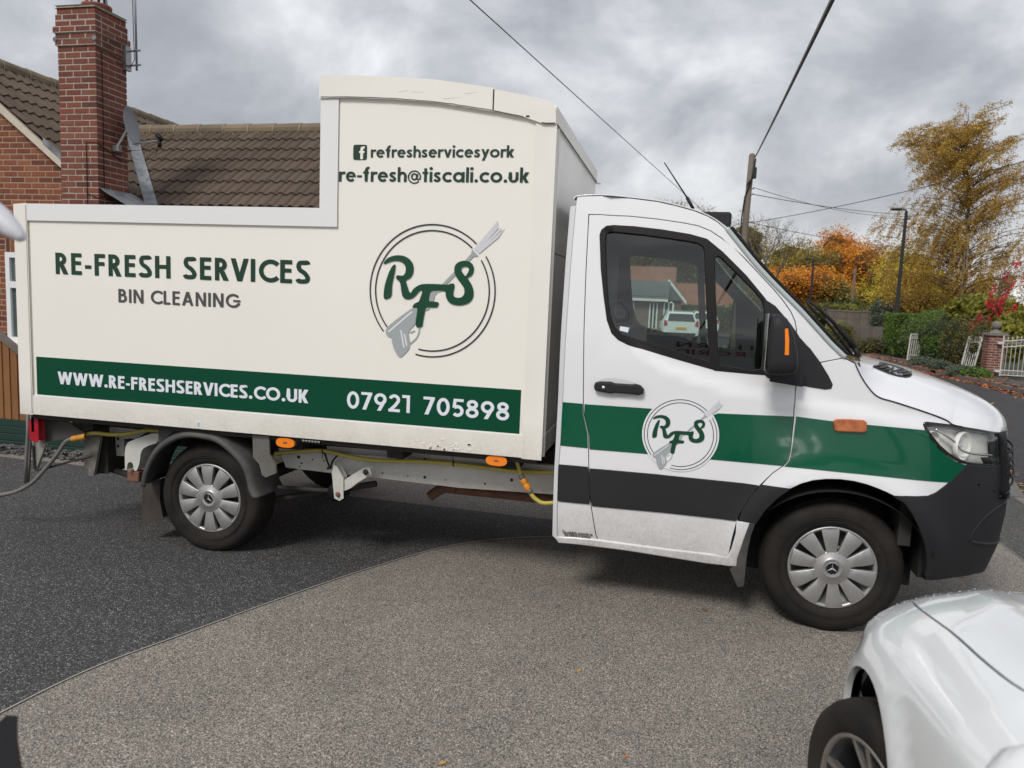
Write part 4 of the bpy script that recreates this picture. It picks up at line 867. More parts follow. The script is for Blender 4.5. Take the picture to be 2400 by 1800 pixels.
# ---- underbody
def py(P,Y): return [(on(p,'Y',Y)[0],on(p,'Y',Y)[2]) for p in P]
zu=lambda P:Z(600,950,2.949,P); zl=lambda P:Z(0,960,5.267,P)
YC=.17
cr=[(-5.0,.0),]; 
P=py(zu([(160,300),(500,330),(1100,375),(2075,472),(2075,612),(1400,565),(780,490),(640,478),(210,425)]),YC)
b=MB(); P=[np.array(p) for p in P]; 
if area(P)<0: P=P[::-1]
b.prism([(x,YC,z) for x,z in P],(0,.06,0)); chs=b.build('chassis_rail',CHAS,van,bevel=.004)
P=py(zu([(490,280),(960,318),(1120,332),(2080,420),(2080,475),(1100,378),(490,333)]),YC+.03); b=MB(); b.prism([(x,YC+.03,z) for x,z in P],(0,.04,0)); b.build('chassis_upper_flange',CHAS,van)
for px_,py_,r in ((295,357,.011),(390,375,.005),(316,400,.006),(302,425,.005),(875,468,.005),(1050,489,.004),(1167,497,.009),(1313,515,.004),(1583,542,.006),(1767,516,.010),(1168,373,.008),(498,435,.009),(470,382,.005)):
    c=on(zu([(px_,py_)])[0],'Y',YC); MB().lathe([(0,.002),(r,.002),(r,0)],c,(0,-1,0),12).build('rail_hole',DARK,chs)
b=MB(); b.box((-4.9,.25,.60),(-1.3,1.65,.78)); b.box((-4.3,1.45,.5),(-1.3,1.5,.62)); b.build('subframe',DARK,van)
b=MB(); b.box((-4.9,BY+.03,.772),(xf-.03,1.72,.808)); b.build('box_floor_bearer',DARK,van)
for x in (-4.6,-3.1,-2.45,-1.75):
    b=MB(); b.box((x-.05,.05,.70),(x+.05,1.6,.775)); b.build('cross_bearer',DARK,van)
# yellow hose with ties
h=[on(p,'Y',.10) for p in zu([(130,335),(250,322),(400,312),(500,318),(640,352),(800,378),(950,384),(1150,388),(1350,402),(1600,432),(1850,458),(2080,466)])]
b=MB(); b.tube(catmull(h,5),.0125,8); b.build('yellow_water_hose',HOSEY,van,True)
for q in ((465,318),(1367,404)):
    c=on(zu([q])[0],'Y',.10); b=MB(); b.lathe([(.0155,-.004),(.0155,.004)],c,(1,0,0),10); b.tube([c+np.array([0,-.002,.0]),c+np.array([-.008,0,-.045 if q[0]<900 else .045])],.0025,5); b.build('cable_tie',BLK,van)
h=[on(p,'Y',.03) for p in zu([(1795,365),(1815,430),(1830,480)])]; b=MB(); b.tube(catmull(h,4),.011,8); b.build('yellow_water_hose',HOSEY,van,True)
h=[on(p,'Y',.03) for p in zu([(1895,605),(1930,645),(1985,675),(2075,672)])]; b=MB(); b.tube(catmull(h,5),.0125,8); b.build('yellow_water_hose',HOSEY,van,True)
c0=on(zu([(1828,480)])[0],'Y',.03); c1=on(zu([(1898,605)])[0],'Y',.03); dd=c1-c0; L=np.linalg.norm(dd)
b=MB(); b.lathe([(.013,0),(.017,.004),(.017,L*.22),(.012,L*.24),(.012,L*.80),(.017,L*.82),(.017,L),(.012,L)],c0,dd,14); b.build('hose_coupling',HOSEG,van,True)
b=MB(); b.lathe([(.0175,L*.22),(.020,L*.26),(.020,L*.46),(.016,L*.50),(.020,L*.54),(.020,L*.74),(.0175,L*.8)],c0,dd,14); b.build('hose_coupling_sleeve',mat('orange_plastic',(.75,.27,.02),.45),van,True)
# marker lights, work lamp
for px_,py_ in ((207,257),(1664,381)):
    c=on(zu([(px_,py_)])[0],'Y',BY+.01); P=[(c[0]+.055*s_*(abs(math.cos(a_))**.7)*np.sign(math.cos(a_)),c[2]+.0235*(abs(math.sin(a_))**.8)*np.sign(math.sin(a_))) for a_ in np.linspace(0,2*math.pi,25)[:-1] for s_ in (1,)]
    b=MB(); b.prism([(x,BY+.0,z) for x,z in P],(0,.022,0)); m1=b.build('side_marker_light',ORG,van,bevel=.005)
    b=MB(); b.box((c[0]-.065,BY+.02,c[2]-.015),(c[0]+.065,BY+.024,.81)); b.build('marker_bracket',DARK,van)
    for k in range(3): MB().box((c[0]-.012+k*.009,BY-.0015,c[2]-.006),(c[0]-.006+k*.009,BY+.001,c[2]+.006)).build('marker_print',RUST,m1)
c=on(zu([(380,248)])[0],'Y',BY+.03); b=MB(); b.cbox((c[0]-.07,BY+.03,c[2]-.018),(c[0]+.07,BY+.06,c[2]+.018),.004); wl_=b.build('work_lamp',BLKG,van)
for k in range(6): MB().lathe([(0,.004),(.008,.006),(.0095,0)],(c[0]-.05+k*.02,BY+.03,c[2]),(0,-1,0),12).build('work_lamp_led',CHR,wl_,True)
# mounting bracket with diagonal arm
P=py(zu([(540,415),(560,430),(600,500),(600,545),(600,640),(575,655),(545,640),(535,540),(528,470)]),.06); b=MB(); b.prism([(x,.06,z) for x,z in P],(0,.05,0)); b.build('spring_bracket',CHAS,van,bevel=.004)
P=py(zu([(600,530),(650,495),(740,440),(785,436),(792,470),(775,485),(700,530),(650,570),(600,590)]),.07); b=MB(); b.prism([(x,.07,z) for x,z in P],(0,.03,0)); b.build('bracket_arm',CHAS,van,bevel=.004)
for q,r,m_ in (((565,616),.016,RUST),((757,461),.018,DARK)): MB().lathe([(0,.012),(r*.6,.012),(r,.0)],on(zu([q])[0],'Y',.055),(0,-1,0),14).build('bracket_bolt',m_,van,True)
c=on(zu([(580,590)])[0],'Y',.13); b=MB(); b.lathe([(0,.06),(.055,.06),(.06,.04),(.06,-.02),(0,-.03)],c,(0,-1,0),22); b.build('rubber_bush',BLK,van,True)
h=[on(p,'Y',.14) for p in zu([(150,566),(220,572),(430,585),(510,592),(560,620)])]; b=MB(); b.tube(catmull(h,4),.015,8); b.build('spring_leaf',DARK,van,True)
b=MB(); b.tube([(-4.55,.22,.40),(-3.95,.20,.30),(-3.665,.2,.30),(-3.3,.20,.33),(-2.62,.18,.50)],.022,6); b.tube([(-3.665,.15,.345),(-3.665,1.75,.345)],.05,8); b.build('rear_axle',DARK,van,True)
# exhaust
h=[on(p,'Y',.55) for p in zu([(1205,628),(1260,590),(1310,570),(1400,580),(1700,610),(1960,640),(2075,655)])]; b=MB(); b.tube(catmull(h,5),.034,14); b.build('exhaust_pipe',RUST,van,True)
h=[on(p,'Y',.50) for p in zu([(1365,545),(1372,610)])]; b=MB(); b.box((h[0][0]-.012,.50,h[1][2]),(h[0][0]+.012,.505,h[0][2])); b.build('exhaust_hanger',RUST,van)
# black wires hanging
for P in ([(468,260),(478,340),(510,430)],[(565,345),(530,385),(515,440)]):
    b=MB(); b.tube(catmull([on(p,'Y',.12) for p in zu(P)],4),.006,6); b.build('wiring',BLK,van,True)
# rear mudguard: half-round shell round the tyre with an outer lip
GO=[on(p,'Y',BY+.035) for p in zl([(1795,945),(1800,800),(1850,620),(1960,450),(2110,340)])]
mg=Z(0,900,3.16,[(1070,760),(1080,690),(1110,600),(1170,500),(1260,430),(1370,390),(1480,395),(1600,425),(1700,500),(1790,600),(1830,700),(1850,790),(1880,845)])
mo_=Z(0,900,3.16,[(1068,745),(1075,640),(1115,540),(1190,440),(1290,375),(1400,345),(1540,350),(1680,390),(1830,450),(1960,540),(2060,650),(2090,740),(2100,760)])
I=catmull([on(p,'Y',BY+.02) for p in mg],3); O=catmull([on(p,'Y',.20) for p in mo_],3); k=min(len(I),len(O)); I=I[:k];O=O[:k]
V=[];
for i in range(k):
    a_=np.array(I[i]); cdir=a_-np.array([-3.665,a_[1],.36]); cdir/=np.linalg.norm(cdir); 
    V+= [a_-cdir*.006+np.array([0,.004,0]),a_-np.array([0,.008,0])+cdir*.006,a_+cdir*.022+np.array([0,.0,0]),a_+cdir*.034+np.array([0,.03,0]),a_+cdir*.040+np.array([0,.12,0]),a_+cdir*.040+np.array([0,.27,0])]
Fs=[(6*i+j,6*i+j+1,6*(i+1)+j+1,6*(i+1)+j) for i in range(k-1) for j in range(5)]
mgd=obj('rear_mudguard',V,Fs,FLAPM,van,True); mm=mgd.modifiers.new('s','SOLIDIFY'); mm.thickness=.005
P=py(Z(0,900,3.16,[(1880,380),(1995,390),(2000,520),(2045,600),(2050,655),(1975,685),(1950,670),(1930,590),(1885,540)]),BY+.03); b=MB(); b.prism([(x,BY+.02,z) for x,z in P],(0,.012,0)); b.build('mudguard_stay',mat('galvanised_dirty',(.20,.195,.18),.55,metal=.3,var=(8,.6,(.12,.11,.09))),van,bevel=.003)
P=py(Z(0,900,3.16,[(1190,320),(1330,330),(1270,375),(1200,430),(1190,445)]),.02); b=MB(); b.prism([(x,.0,z) for x,z in P],(0,.01,0)); b.build('mudguard_stay',FLAPM,van)
P=py(Z(0,900,3.16,[(1075,760),(1195,700),(1195,860),(1220,985),(1085,1035),(1070,1020)]),.05); b=MB(); b.prism([(x,.03,z) for x,z in P],(0,.25,0)); b.build('rear_mudflap',mat('muddy_rubber_flap',(.055,.045,.035),.8,var=(9,.8,(.025,.02,.018))),van,bevel=.004)
# rear corner: tail lamp, white bracket, flap, funnel stay, dangling grey hoses
DIRTM=mat('dirty_grey_bracket',(.22,.205,.185),.7,var=(9,.8,(.07,.055,.045)),bump=(30,.2))
P=py(zl([(400,150),(430,112),(465,105),(488,130),(495,380),(440,372),(408,330)]),BY+.06); b=MB(); b.prism([(x,BY+.04,z) for x,z in P],(0,.05,0)); b.build('tail_lamp',REDL,van,bevel=.012)
P=py(zl([(500,95),(860,150),(1060,290),(1000,320),(500,415)]),.03); b=MB(); b.prism([(x,.02,z) for x,z in P],(0,.012,0)); b.build('rear_valance',mat('dark_valance',(.075,.07,.066),.6,var=(6,.6,(.04,.035,.03))),van)
P=py(zl([(595,85),(980,115),(900,145),(800,152),(700,135)]),.0); b=MB(); b.lathe([(0,.0),(.10,.0),(.16,-.02),(.165,-.04)],on(zl([(790,60)])[0],'Y',.10),(0,-.2,-1),30); b.build('water_tank_cap',RAIL,van,True)
P=py(zl([(1050,310),(1240,320),(1150,815),(1095,810),(1090,735),(1045,700)]),.10); b=MB(); b.prism([(x,.10,z) for x,z in P],(0,.02,0)); b.build('rear_step_bracket',DIRTM,van,bevel=.004)
P=py(zl([(1245,320),(1310,325),(1330,590),(1330,790),(1240,780),(1160,800)]),.16); b=MB(); b.prism([(x,.16,z) for x,z in P],(0,.25,0)); b.build('rear_step_plate',DARK,van,bevel=.004)
P=py(zl([(1385,210),(1850,260),(1700,345),(1550,350),(1560,560),(1440,555),(1385,480)]),.26); b=MB(); b.prism([(x,.24,z) for x,z in P],(0,.04,0)); cr_=b.build('rear_crossmember',CHAS,van,bevel=.004)
for q,r in (((1457,358),.010),((1604,373),.011),((1458,452),.010),((1325,350),.008)): MB().lathe([(0,.001),(r,.001),(r,0)],on(zl([q])[0],'Y',.239),(0,-1,0),12).build('rail_hole',DARK,cr_)
# white moulded cover
P=py(zl([(1560,735),(1557,520),(1575,430),(1625,385),(1980,265),(1980,395),(1800,450),(1745,520),(1735,640),(1700,750),(1668,745),(1660,665),(1635,640),(1600,640),(1578,680),(1575,740)]),.05)
b=MB(); b.prism([(x,.04,z) for x,z in chaikin(P,1)],(0,.13,0)); b.build('white_moulded_cover',mat('white_plastic_cover',(.62,.62,.58),.4,var=(8,.5,(.45,.43,.38))),van,bevel=.010)
b=MB(); c=on(zl([(1640,790)])[0],'Y',.10); b.cbox((c[0]-.03,.08,c[2]-.05),(c[0]+.06,.16,c[2]+.02),.006); b.build('shackle',RUST,van)
P=py(zl([(395,395),(465,378),(555,432),(440,740),(415,720),(415,450)]),.0); b=MB(); b.prism([(x,-.0,z) for x,z in P],(0,.02,0)); b.build('lance_holder',mat('galvanised',(.36,.35,.32),.5,metal=.3,var=(8,.5,(.25,.24,.22))),van,bevel=.004)
b=MB(); b.tube(catmull([on(p,'Y',-.01) for p in zl([(412,450),(420,640),(430,720),(460,745),(600,715),(850,645),(1130,578)])],5),.007,8); b.build('stay_rod',DARK,van,True)
b=MB(); b.tube([on(p,'Y',-.04) for p in zl([(345,40),(345,300),(325,600),(315,900)])],.011,10); b.build('drain_hose',HOSEG,van,True)
b=MB(); b.tube([on(p,'Y',.02) for p in zl([(385,70),(372,400),(362,650),(345,890)])],.009,10); b.build('drain_hose',HOSEG,van,True)
b=MB(); b.box((xr+.02,BY+.04,.68),(xr+.04,BY+.06,.81)); b.build('rear_frame_upright',DARK,van)
b=MB(); b.tube(catmull([on(p,'Y',-.03) for p in zl([(1000,340),(880,362),(800,410),(700,560),(560,730),(400,900),(200,1010),(0,1055),(-200,1080)])],6),.013,10); b.build('grey_supply_hose',HOSEG,van,True)
c0=on(zl([(885,365)])[0],'Y',-.03); c1=on(zl([(990,345)])[0],'Y',-.03); b=MB(); b.lathe([(.014,0),(.02,.01),(.02,.04),(.015,.045),(.02,.05),(.02,.10),(.014,.11)],c0,c1-c0,14); b.build('hose_coupling_sleeve',mat('orange_plastic_dirty',(.55,.25,.03),.5),van,True)
b=MB(); b.tube(catmull([on(p,'Y',.06) for p in zl([(1000,340),(1100,300),(1200,292),(1350,308),(1500,305),(1650,285),(1800,258),(1980,265),(2300,300)])],5),.013,8); b.build('yellow_water_hose',HOSEY,van,True)
# ================================================================ GROUND
def speckle(name,c1,c2,c3,scale,rough=.8,bumps=.5,patch=.25):
    m=bpy.data.materials.new(name); m.use_nodes=True; nt=m.node_tree; b=nt.nodes['Principled BSDF']; b.inputs['Roughness'].default_value=rough
    g=N(nt,'ShaderNodeNewGeometry'); v=N(nt,'ShaderNodeTexVoronoi',i={'Scale':scale,'Randomness':1.}); nt.links.new(g.outputs['Position'],v.inputs['Vector'])
    s=N(nt,'ShaderNodeSeparateColor'); nt.links.new(v.outputs['Color'],s.inputs[0])
    r=ramp(nt,s.outputs[0],[(.0,c1),(.45,c2),(.86,c2),(.97,c3)])
    n=noise(nt,g.outputs['Position'],1.1,6,.6); n2=noise(nt,g.outputs['Position'],14,4,.6); k=MA(nt,'ADD',MA(nt,'MULTIPLY',MA(nt,'SUBTRACT',n.outputs[0],.5),patch*2),MA(nt,'ADD',MA(nt,'MULTIPLY',MA(nt,'SUBTRACT',n2.outputs[0],.5),patch*.9),1.0))
    h=N(nt,'ShaderNodeHueSaturation'); nt.links.new(k,h.inputs['Value']); nt.links.new(r.outputs[0],h.inputs['Color'])
    # dark gaps between the stones
    gp=ramp(nt,v.outputs['Distance'],[(.0,(1,1,1)),(.42,(1,1,1)),(.70,(.30,.30,.30))]); mx=N(nt,'ShaderNodeMix',data_type='RGBA',blend_type='MULTIPLY',i={0:1.}); nt.links.new(h.outputs[0],mx.inputs[6]); nt.links.new(gp.outputs[0],mx.inputs[7])
    nt.links.new(mx.outputs[2],b.inputs['Base Color'])
    bp=N(nt,'ShaderNodeBump',i={'Strength':bumps,'Distance':.004}); bp.invert=True; nt.links.new(v.outputs['Distance'],bp.inputs['Height']); nt.links.new(bp.outputs[0],b.inputs['Normal']); return m
RESIN=speckle('beige_resin_bound_gravel',(.16,.14,.122),(.325,.292,.253),(.62,.565,.50),200,patch=.34)
RESIND=speckle('black_resin_bound_gravel',(.020,.020,.021),(.076,.075,.076),(.34,.336,.33),185,patch=.32)
TARM=speckle('old_road_asphalt',(.020,.020,.022),(.050,.050,.053),(.11,.11,.11),70,bumps=.3)
PAVE=speckle('pavement_asphalt',(.05,.048,.045),(.10,.097,.09),(.19,.18,.17),90,bumps=.4)
SOIL=speckle('soil_and_litter',(.03,.028,.02),(.07,.06,.035),(.12,.10,.06),30,bumps=.6)
GRASS=speckle('rough_grass',(.02,.035,.012),(.04,.06,.02),(.08,.09,.04),25,bumps=.6)
def sheet(name,P,z,m,parent=None):
    V2,T,_=fill(P,(),2.5); o=obj(name,[(a,b,z) for a,b in V2],[t if np.cross(V2[t[1]]-V2[t[0]],V2[t[2]]-V2[t[0]])>0 else t[::-1] for t in T],m,parent); o['kind']='structure'; return o
G=lambda p: tuple(on(p,'Z',0)[:2])
b=MB(); b.add([(-700,-400,-.12),(700,-400,-.12),(700,900,-.12),(-700,900,-.12)],[(0,1,2,3)]); b.build('ground',GRASS).__setitem__('kind','structure')
farstrip=[G(p) for p in zl([(0,582),(300,622),(700,655),(1040,700),(1560,752)])]
arcl=catmull([np.array(p) for p in [(-3.5,-6.),(-3.42,-4.),(-3.37,-2.6),(-3.31,-1.9),(-3.24,-1.45),(-3.09,-1.06),(-2.88,-.55),(-2.62,.02),(-2.28,.60),(-1.9,.92),(-1.5,1.08),(-1.0,1.15),(-.6,1.3)]],8)
sheet('driveway',[(-14,-9),(1.585,-9),(1.585,6.5),(-1,8),(-4.4,8),(-4.4,1.72),(-14,1.72)],0.,RESIN)
sheet('driveway_dark_band',[(-14,-6)]+[tuple(p) for p in arcl]+[(-.6,1.42)]+[(x,y) for x,y in farstrip[::-1]]+[(-14,1.25)],.004,RESIND)
V=[];Fs=[]
for i,p in enumerate(arcl):
    a=arcl[max(i-1,0)]; c=arcl[min(i+1,len(arcl)-1)]; t=(c-a)/np.linalg.norm(c-a); n_=np.array([-t[1],t[0]])*.0035; V+=[(*(p+n_),.006),(*(p-n_),.006)]
Fs=[(2*i,2*i+1,2*i+3,2*i+2) for i in range(len(arcl)-1)]
obj('edging_strip',V,Fs,mat('aluminium_edging',(.5,.48,.44),.5,metal=.3))['kind']='structure'
sheet('garden_soil',[(-40,1.72),(-4.4,1.72),(-4.4,8),(-1,8),(1.585,6.5),(2.0,30),(-6,44),(-40,54)],-.03,SOIL)
nearE=[(2.3,-30),(2.35,1.0),(2.45,3.8),(2.72,4.8),(3.0,9),(3.1,16),(2.4,27),(-1,37),(-8,45),(-30,54)]
farE=[(7.4,-30),(7.4,16.2),(7.35,19),(7.04,22.1),(6.58,27.8),(5.4,35),(0.5,45),(-8,53),(-30,62)]
sheet('pavement',[(1.60,-30),(1.60,30)]+nearE[::-1][3:],-.006,PAVE)
sheet('road',nearE+farE[::-1],-.10,TARM)
sheet('far_pavement',farE+[(-30,64.5),(-8,55.5),(1.8,47),(6.8,36),(7.9,28),(8.3,22),(8.6,19),(8.7,-30)],-.008,PAVE)
KERB=mat('concrete_kerb',(.15,.14,.125),.8,randv=.3,bump=(30,.3))
def kerb(name,line,side):
    line=[np.array(p,float) for p in line]; src=None
    for i in range(len(line)-1):
        a,b_=line[i],line[i+1]; L=np.linalg.norm(b_-a); t=(b_-a)/L; n_=np.array([-t[1],t[0]])*side; k=int(L/.915); 
        for j in range(k):
            p=a+t*(j*.915+.0); 
            if p[1]<-2 or p[1]>40: continue
            if src is None: 
                bb=MB(); bb.cbox((0,0,-.15),(.90,.125,.012),.012); src=bb.build(name,KERB); o=src
            else: o=src.copy(); COL.objects.link(o)
            o.location=(*(p+(n_*.0 if side>0 else n_*.125)),0); o.rotation_euler=(0,0,math.atan2(t[1],t[0])); o['kind']='structure'
kerb('kerb_stone',nearE,1); kerb('kerb_stone',farE,-1)
b=MB(); b.box((1.585,-9,-.1),(1.60,7,.004)); b.build('driveway_edging',KERB).__setitem__('kind','structure')
# fallen leaves: single ones on the drive, drifts by the kerb
LEAFM=[mat('fallen_leaf_'+n,c,.7) for n,c in (('orange',(.42,.14,.03)),('yellow',(.50,.27,.05)),('brown',(.22,.10,.05)),('red',(.38,.06,.03)))]
def leaf_at(name,x,y,z,s,m,label):
    V=[(-1,0,.0),(-.45,.42,.10),(.3,.45,.16),(1,0,.05),(.35,-.42,.14),(-.45,-.40,.06),(-.05,0,-.02)]; a=random.uniform(0,6.28); ca,sa=math.cos(a),math.sin(a)
    V=[(x+s*(p*ca-q*sa),y+s*(p*sa+q*ca),z+s*r+.002) for p,q,r in V]; o=obj(name,V,[(6,0,1),(6,1,2),(6,2,3),(6,3,4),(6,4,5),(6,5,0)],m); return tag(o,label,'leaf','fallen leaves on the driveway')
for px,pyy,s,m,l in ((1652,1430,.026,2,'brown fallen leaf lying below the cab door of the van'),(1357,1573,.016,1,'yellow fallen leaf in the middle of the beige driveway'),(1037,1790,.019,1,'yellow fallen leaf at the bottom edge of the picture'),(1467,1775,.014,0,'orange fallen leaf near the bottom edge, between the other yellow leaf and the white car'),(950,1512,.008,0,'tiny orange leaf crumb on the driveway left of the middle yellow leaf'),(2255,1354,.02,0,'orange leaf on the ground beneath the front bumper')):
    x,y=G((px,pyy)); leaf_at('fallen_leaf',x,y,.0,s,LEAFM[m],l)
def leafdrift(name,fn,n,s,ml,lab):
    V=[];Fs=[];mi=[]
    for i in range(n):
        x,y,z=fn(); a=random.uniform(0,6.28); q=s*random.uniform(.6,1.4); t=random.uniform(-.5,.5); k=len(V)
        V+=[(x+q*math.cos(a+j*1.57)*(1 if j%2 else .6),y+q*math.sin(a+j*1.57)*(1 if j%2 else .6),z+.006+abs(t)*q*(j in (1,2))) for j in range(4)]; Fs.append((k,k+1,k+2,k+3)); mi.append(random.choice(ml))
    o=obj(name,V,Fs,LEAFM); o.data.polygons.foreach_set('material_index',mi); o['kind']='stuff'; o['label']=lab; return o
def near_kerb():
    y=random.uniform(-2,24); x=np.interp(y,[p[1] for p in nearE[:7]],[p[0] for p in nearE[:7]]); d=abs(random.gauss(0,.22)); return x+d,y,-.10
def far_kerb():
    y=random.uniform(8,34); x=np.interp(y,[p[1] for p in farE[:6]],[p[0] for p in farE[:6]]); d=random.gauss(-.10,.16); return x+d,y,(-.10 if d<0 else .012)
def far_verge():
    y=random.uniform(8,33); x=np.interp(y,[p[1] for p in farE[:6]],[p[0] for p in farE[:6]]); return x+random.uniform(.1,1.4),y,.0
def road_any(): y=random.uniform(3,30); x=np.interp(y,[p[1] for p in nearE[:7]],[p[0] for p in nearE[:7]]); return x+random.uniform(0,4.2),y,-.10
leafdrift('leaf_litter',near_kerb,700,.035,[0,1,1,2],'yellow leaves in the gutter of the near kerb')
leafdrift('leaf_litter',far_kerb,4200,.045,[0,0,2,3,2],'orange brown leaves drifted along the far kerb')
leafdrift('leaf_litter',far_verge,1300,.04,[0,2,3,2],'rust coloured leaves strewn over the far verge')
leafdrift('leaf_litter',road_any,170,.045,[0,1,2],'loose leaves scattered over the road')
# slate chippings at the foot of the green boards
V=[];Fs=[]
for i in range(900):
    x=random.uniform(-8.4,-4.6); y=random.uniform(1.70,1.89); z=random.uniform(.0,.035)+.02*(y>1.78); Mx=Matrix.Translation((x,y,z))@Matrix.Rotation(random.uniform(0,6.28),4,'Z')@Matrix.Rotation(random.gauss(0,.45),4,'X'); a,b_,c=random.uniform(.012,.035),random.uniform(.01,.022),random.uniform(.003,.009); k=len(V)
    V+=[Mx@Vector((sx_*a*random.uniform(.7,1),sy_*b_*random.uniform(.7,1),sz_*c)) for sx_,sy_,sz_ in ((-1,-1,-1),(1,-1,-1),(1,1,-1),(-1,1,-1),(-1,-1,1),(1,-1,1),(1,1,1),(-1,1,1))]; Fs+=[tuple(k+j for j in f) for f in ((0,3,2,1),(4,5,6,7),(0,1,5,4),(1,2,6,5),(2,3,7,6),(3,0,4,7))]
o=obj('slate_chippings',V,Fs,mat('slate',(.10,.095,.10),.6,var=(3,.8,(.18,.16,.15)))); o['kind']='stuff'; o['label']='grey slate chippings along the foot of the green boards'
# ================================================================ FENCE LEFT
WOODF=mat('orange_brown_fence_stain',(.235,.105,.035),.65,var=(5,.5,(.15,.065,.022)),bump=(18,.3),randv=.25)
GRNB=mat('dark_green_painted_boards',(.010,.036,.028),.45,bump=(25,.1),randv=.2)
GREYW=mat('weathered_grey_wood',(.17,.14,.12),.85,var=(6,.6,(.10,.085,.07)),bump=(25,.4),randv=.25)
fr=empty('timber_fence',(-7,1.9,0),'orange brown vertical board fence standing on dark green boards behind the van','fence')
def ftop(x): return max(.45,1.068-.66*(x+7.276)) if x>-7.9 else 1.068-.66*(-7.9+7.276)
x=-9.2
while x<-4.9:
    b=MB(); z1=ftop(x+.05); b.prism([(x,1.900,.30),(x+.098,1.888,.30),(x+.098,1.888,z1-.03),(x,1.900,z1+.03)],(0,.012,0)); b.build('board',WOODF,fr); x+=.088
for k in range(4):
    b=MB(); b.cbox((-9.2,1.893,.012+k*.072),(-4.7,1.925,.079+k*.072),.005); b.build('green_board',GRNB,fr)
b=MB(); b.prism([(-9.2,1.875,ftop(-9.2)+.02),(-7.9,1.875,ftop(-7.9)+.02),(-6.4,1.875,ftop(-6.4)+.02),(-6.4,1.875,ftop(-6.4)+.07),(-7.9,1.875,ftop(-7.9)+.075),(-9.2,1.875,ftop(-9.2)+.075)],(0,.06,0)); b.build('capping_rail',GREYW,fr)
b=MB(); b.box((-9.1,1.912,.5),(-4.9,1.94,.58)); b.build('arris_rail',WOODF,fr)
# ================================================================ BUNGALOW
BRK=bpy.data.materials.new('red_brick'); BRK.use_nodes=True
def brickmat(m,cols,soot=0):
    nt=m.node_tree; b=nt.nodes['Principled BSDF']; b.inputs['Roughness'].default_value=.85; oi=N(nt,'ShaderNodeObjectInfo'); g=N(nt,'ShaderNodeNewGeometry')
    r=ramp(nt,oi.outputs['Random'],[(i/(len(cols)-1),c) for i,c in enumerate(cols)]); n=noise(nt,g.outputs['Position'],22,6,.7); h=N(nt,'ShaderNodeHueSaturation'); nt.links.new(MA(nt,'ADD',MA(nt,'MULTIPLY',n.outputs[0],.9),.55),h.inputs['Value']); nt.links.new(r.outputs[0],h.inputs['Color']); nt.links.new(h.outputs[0],b.inputs['Base Color'])
    bp=N(nt,'ShaderNodeBump',i={'Strength':.5,'Distance':.01}); n3=noise(nt,g.outputs['Position'],120,3,.6); nt.links.new(n3.outputs[0],bp.inputs['Height']); nt.links.new(bp.outputs[0],b.inputs['Normal'])
brickmat(BRK,[(.115,.034,.024),(.17,.046,.027),(.21,.06,.031),(.26,.08,.037),(.14,.038,.026),(.30,.105,.048)])
BRKC=bpy.data.materials.new('dark_chimney_brick'); BRKC.use_nodes=True; brickmat(BRKC,[(.10,.033,.025),(.18,.050,.032),(.21,.060,.035),(.13,.04,.03),(.22,.078,.048),(.16,.048,.034)])
MORT=mat('sandy_mortar',(.36,.27,.18),.9,var=(4,.6,(.30,.24,.17)),bump=(60,.4)); MORTC=mat('pale_chimney_mortar',(.46,.40,.33),.9,var=(5,.7,(.22,.18,.15)),bump=(60,.4))
bun=empty('bungalow',(-10.2,8,0),'red brick bungalow with brown tiled roofs and tall chimney behind the van','house')
YH=4.45; RX,RZ=-10.775,4.72
def wz(x): return RZ-.761*(x-RX)
_bm={}
def brickmesh(L,D,H,m):
    k=(round(L,3),round(D,3),round(H,3),m.name)
    if k not in _bm:
        b=MB(); b.cbox((0,0,0),(L,D,H),.004); _bm[k]=mkmesh('brick',b.V,b.F,m)
    return _bm[k]
def brick(x,y,z,L,D,H,m,parent): o=bpy.data.objects.new('brick',brickmesh(L-.003,D,H-.004,m)); link(o,parent); o.location=(x+.001,y+.003,z+.002); return o
b=MB(); 
WX0,WX1,WZ0,WZ1=-9.90,-8.70,.80,2.02
wp=[(-10.775-3.3,-.1),(-7.7,-.1),(-7.7,wz(-7.7)-.10),(RX,RZ-.1),(-10.775-3.3,RZ-.1-.761*3.3)]; wh=[(WX0+.02,WZ0+.02),(WX1-.02,WZ0+.02),(WX1-.02,WZ1-.02),(WX0+.02,WZ1-.02)]
V2,T2,_=fill(wp,[wh],1.0); b.add([(x,YH,z) for x,z in V2],T2); b.prism([(x,YH+.12,z) for x,z in wp],(0,.15,0)); wallf=b.build('gable_wall',MORT,bun)
WX0,WX1,WZ0,WZ1=-9.90,-8.70,.80,2.02
c=0
zc=.40
for r in range(60):
    z=.40+r*.075
    if z>4.3: break
    x=-10.9-(.1125 if r%2 else 0)
    while x<-7.75:
        L=.215; x0,x1=x,x+L; x+=.225
        if x1<-10.7 and z<2.3: continue
        if z<2.35 and x0>-9.55: continue
        if wz(x1)+.02<z+.065: continue
        if z>WZ0-.05 and z<WZ1+.14 and x1>WX0-.0: 
            if x0<WX0-.05: x1=min(x1,WX0-.012)
            else: continue
        if x1>-8.72 and x0<-8.10 and z>2: continue
        brick(x0,YH-.007,z+.005,round(x1-x0,3),.05,.065,BRK,wallf); c+=1
# soldier course over the window
for k in range(12):
    if WX0+k*.075<-9.3: brick(WX0+k*.075+.005,YH-.008,WZ1+.005,.065,.05,.215,BRK,wallf)
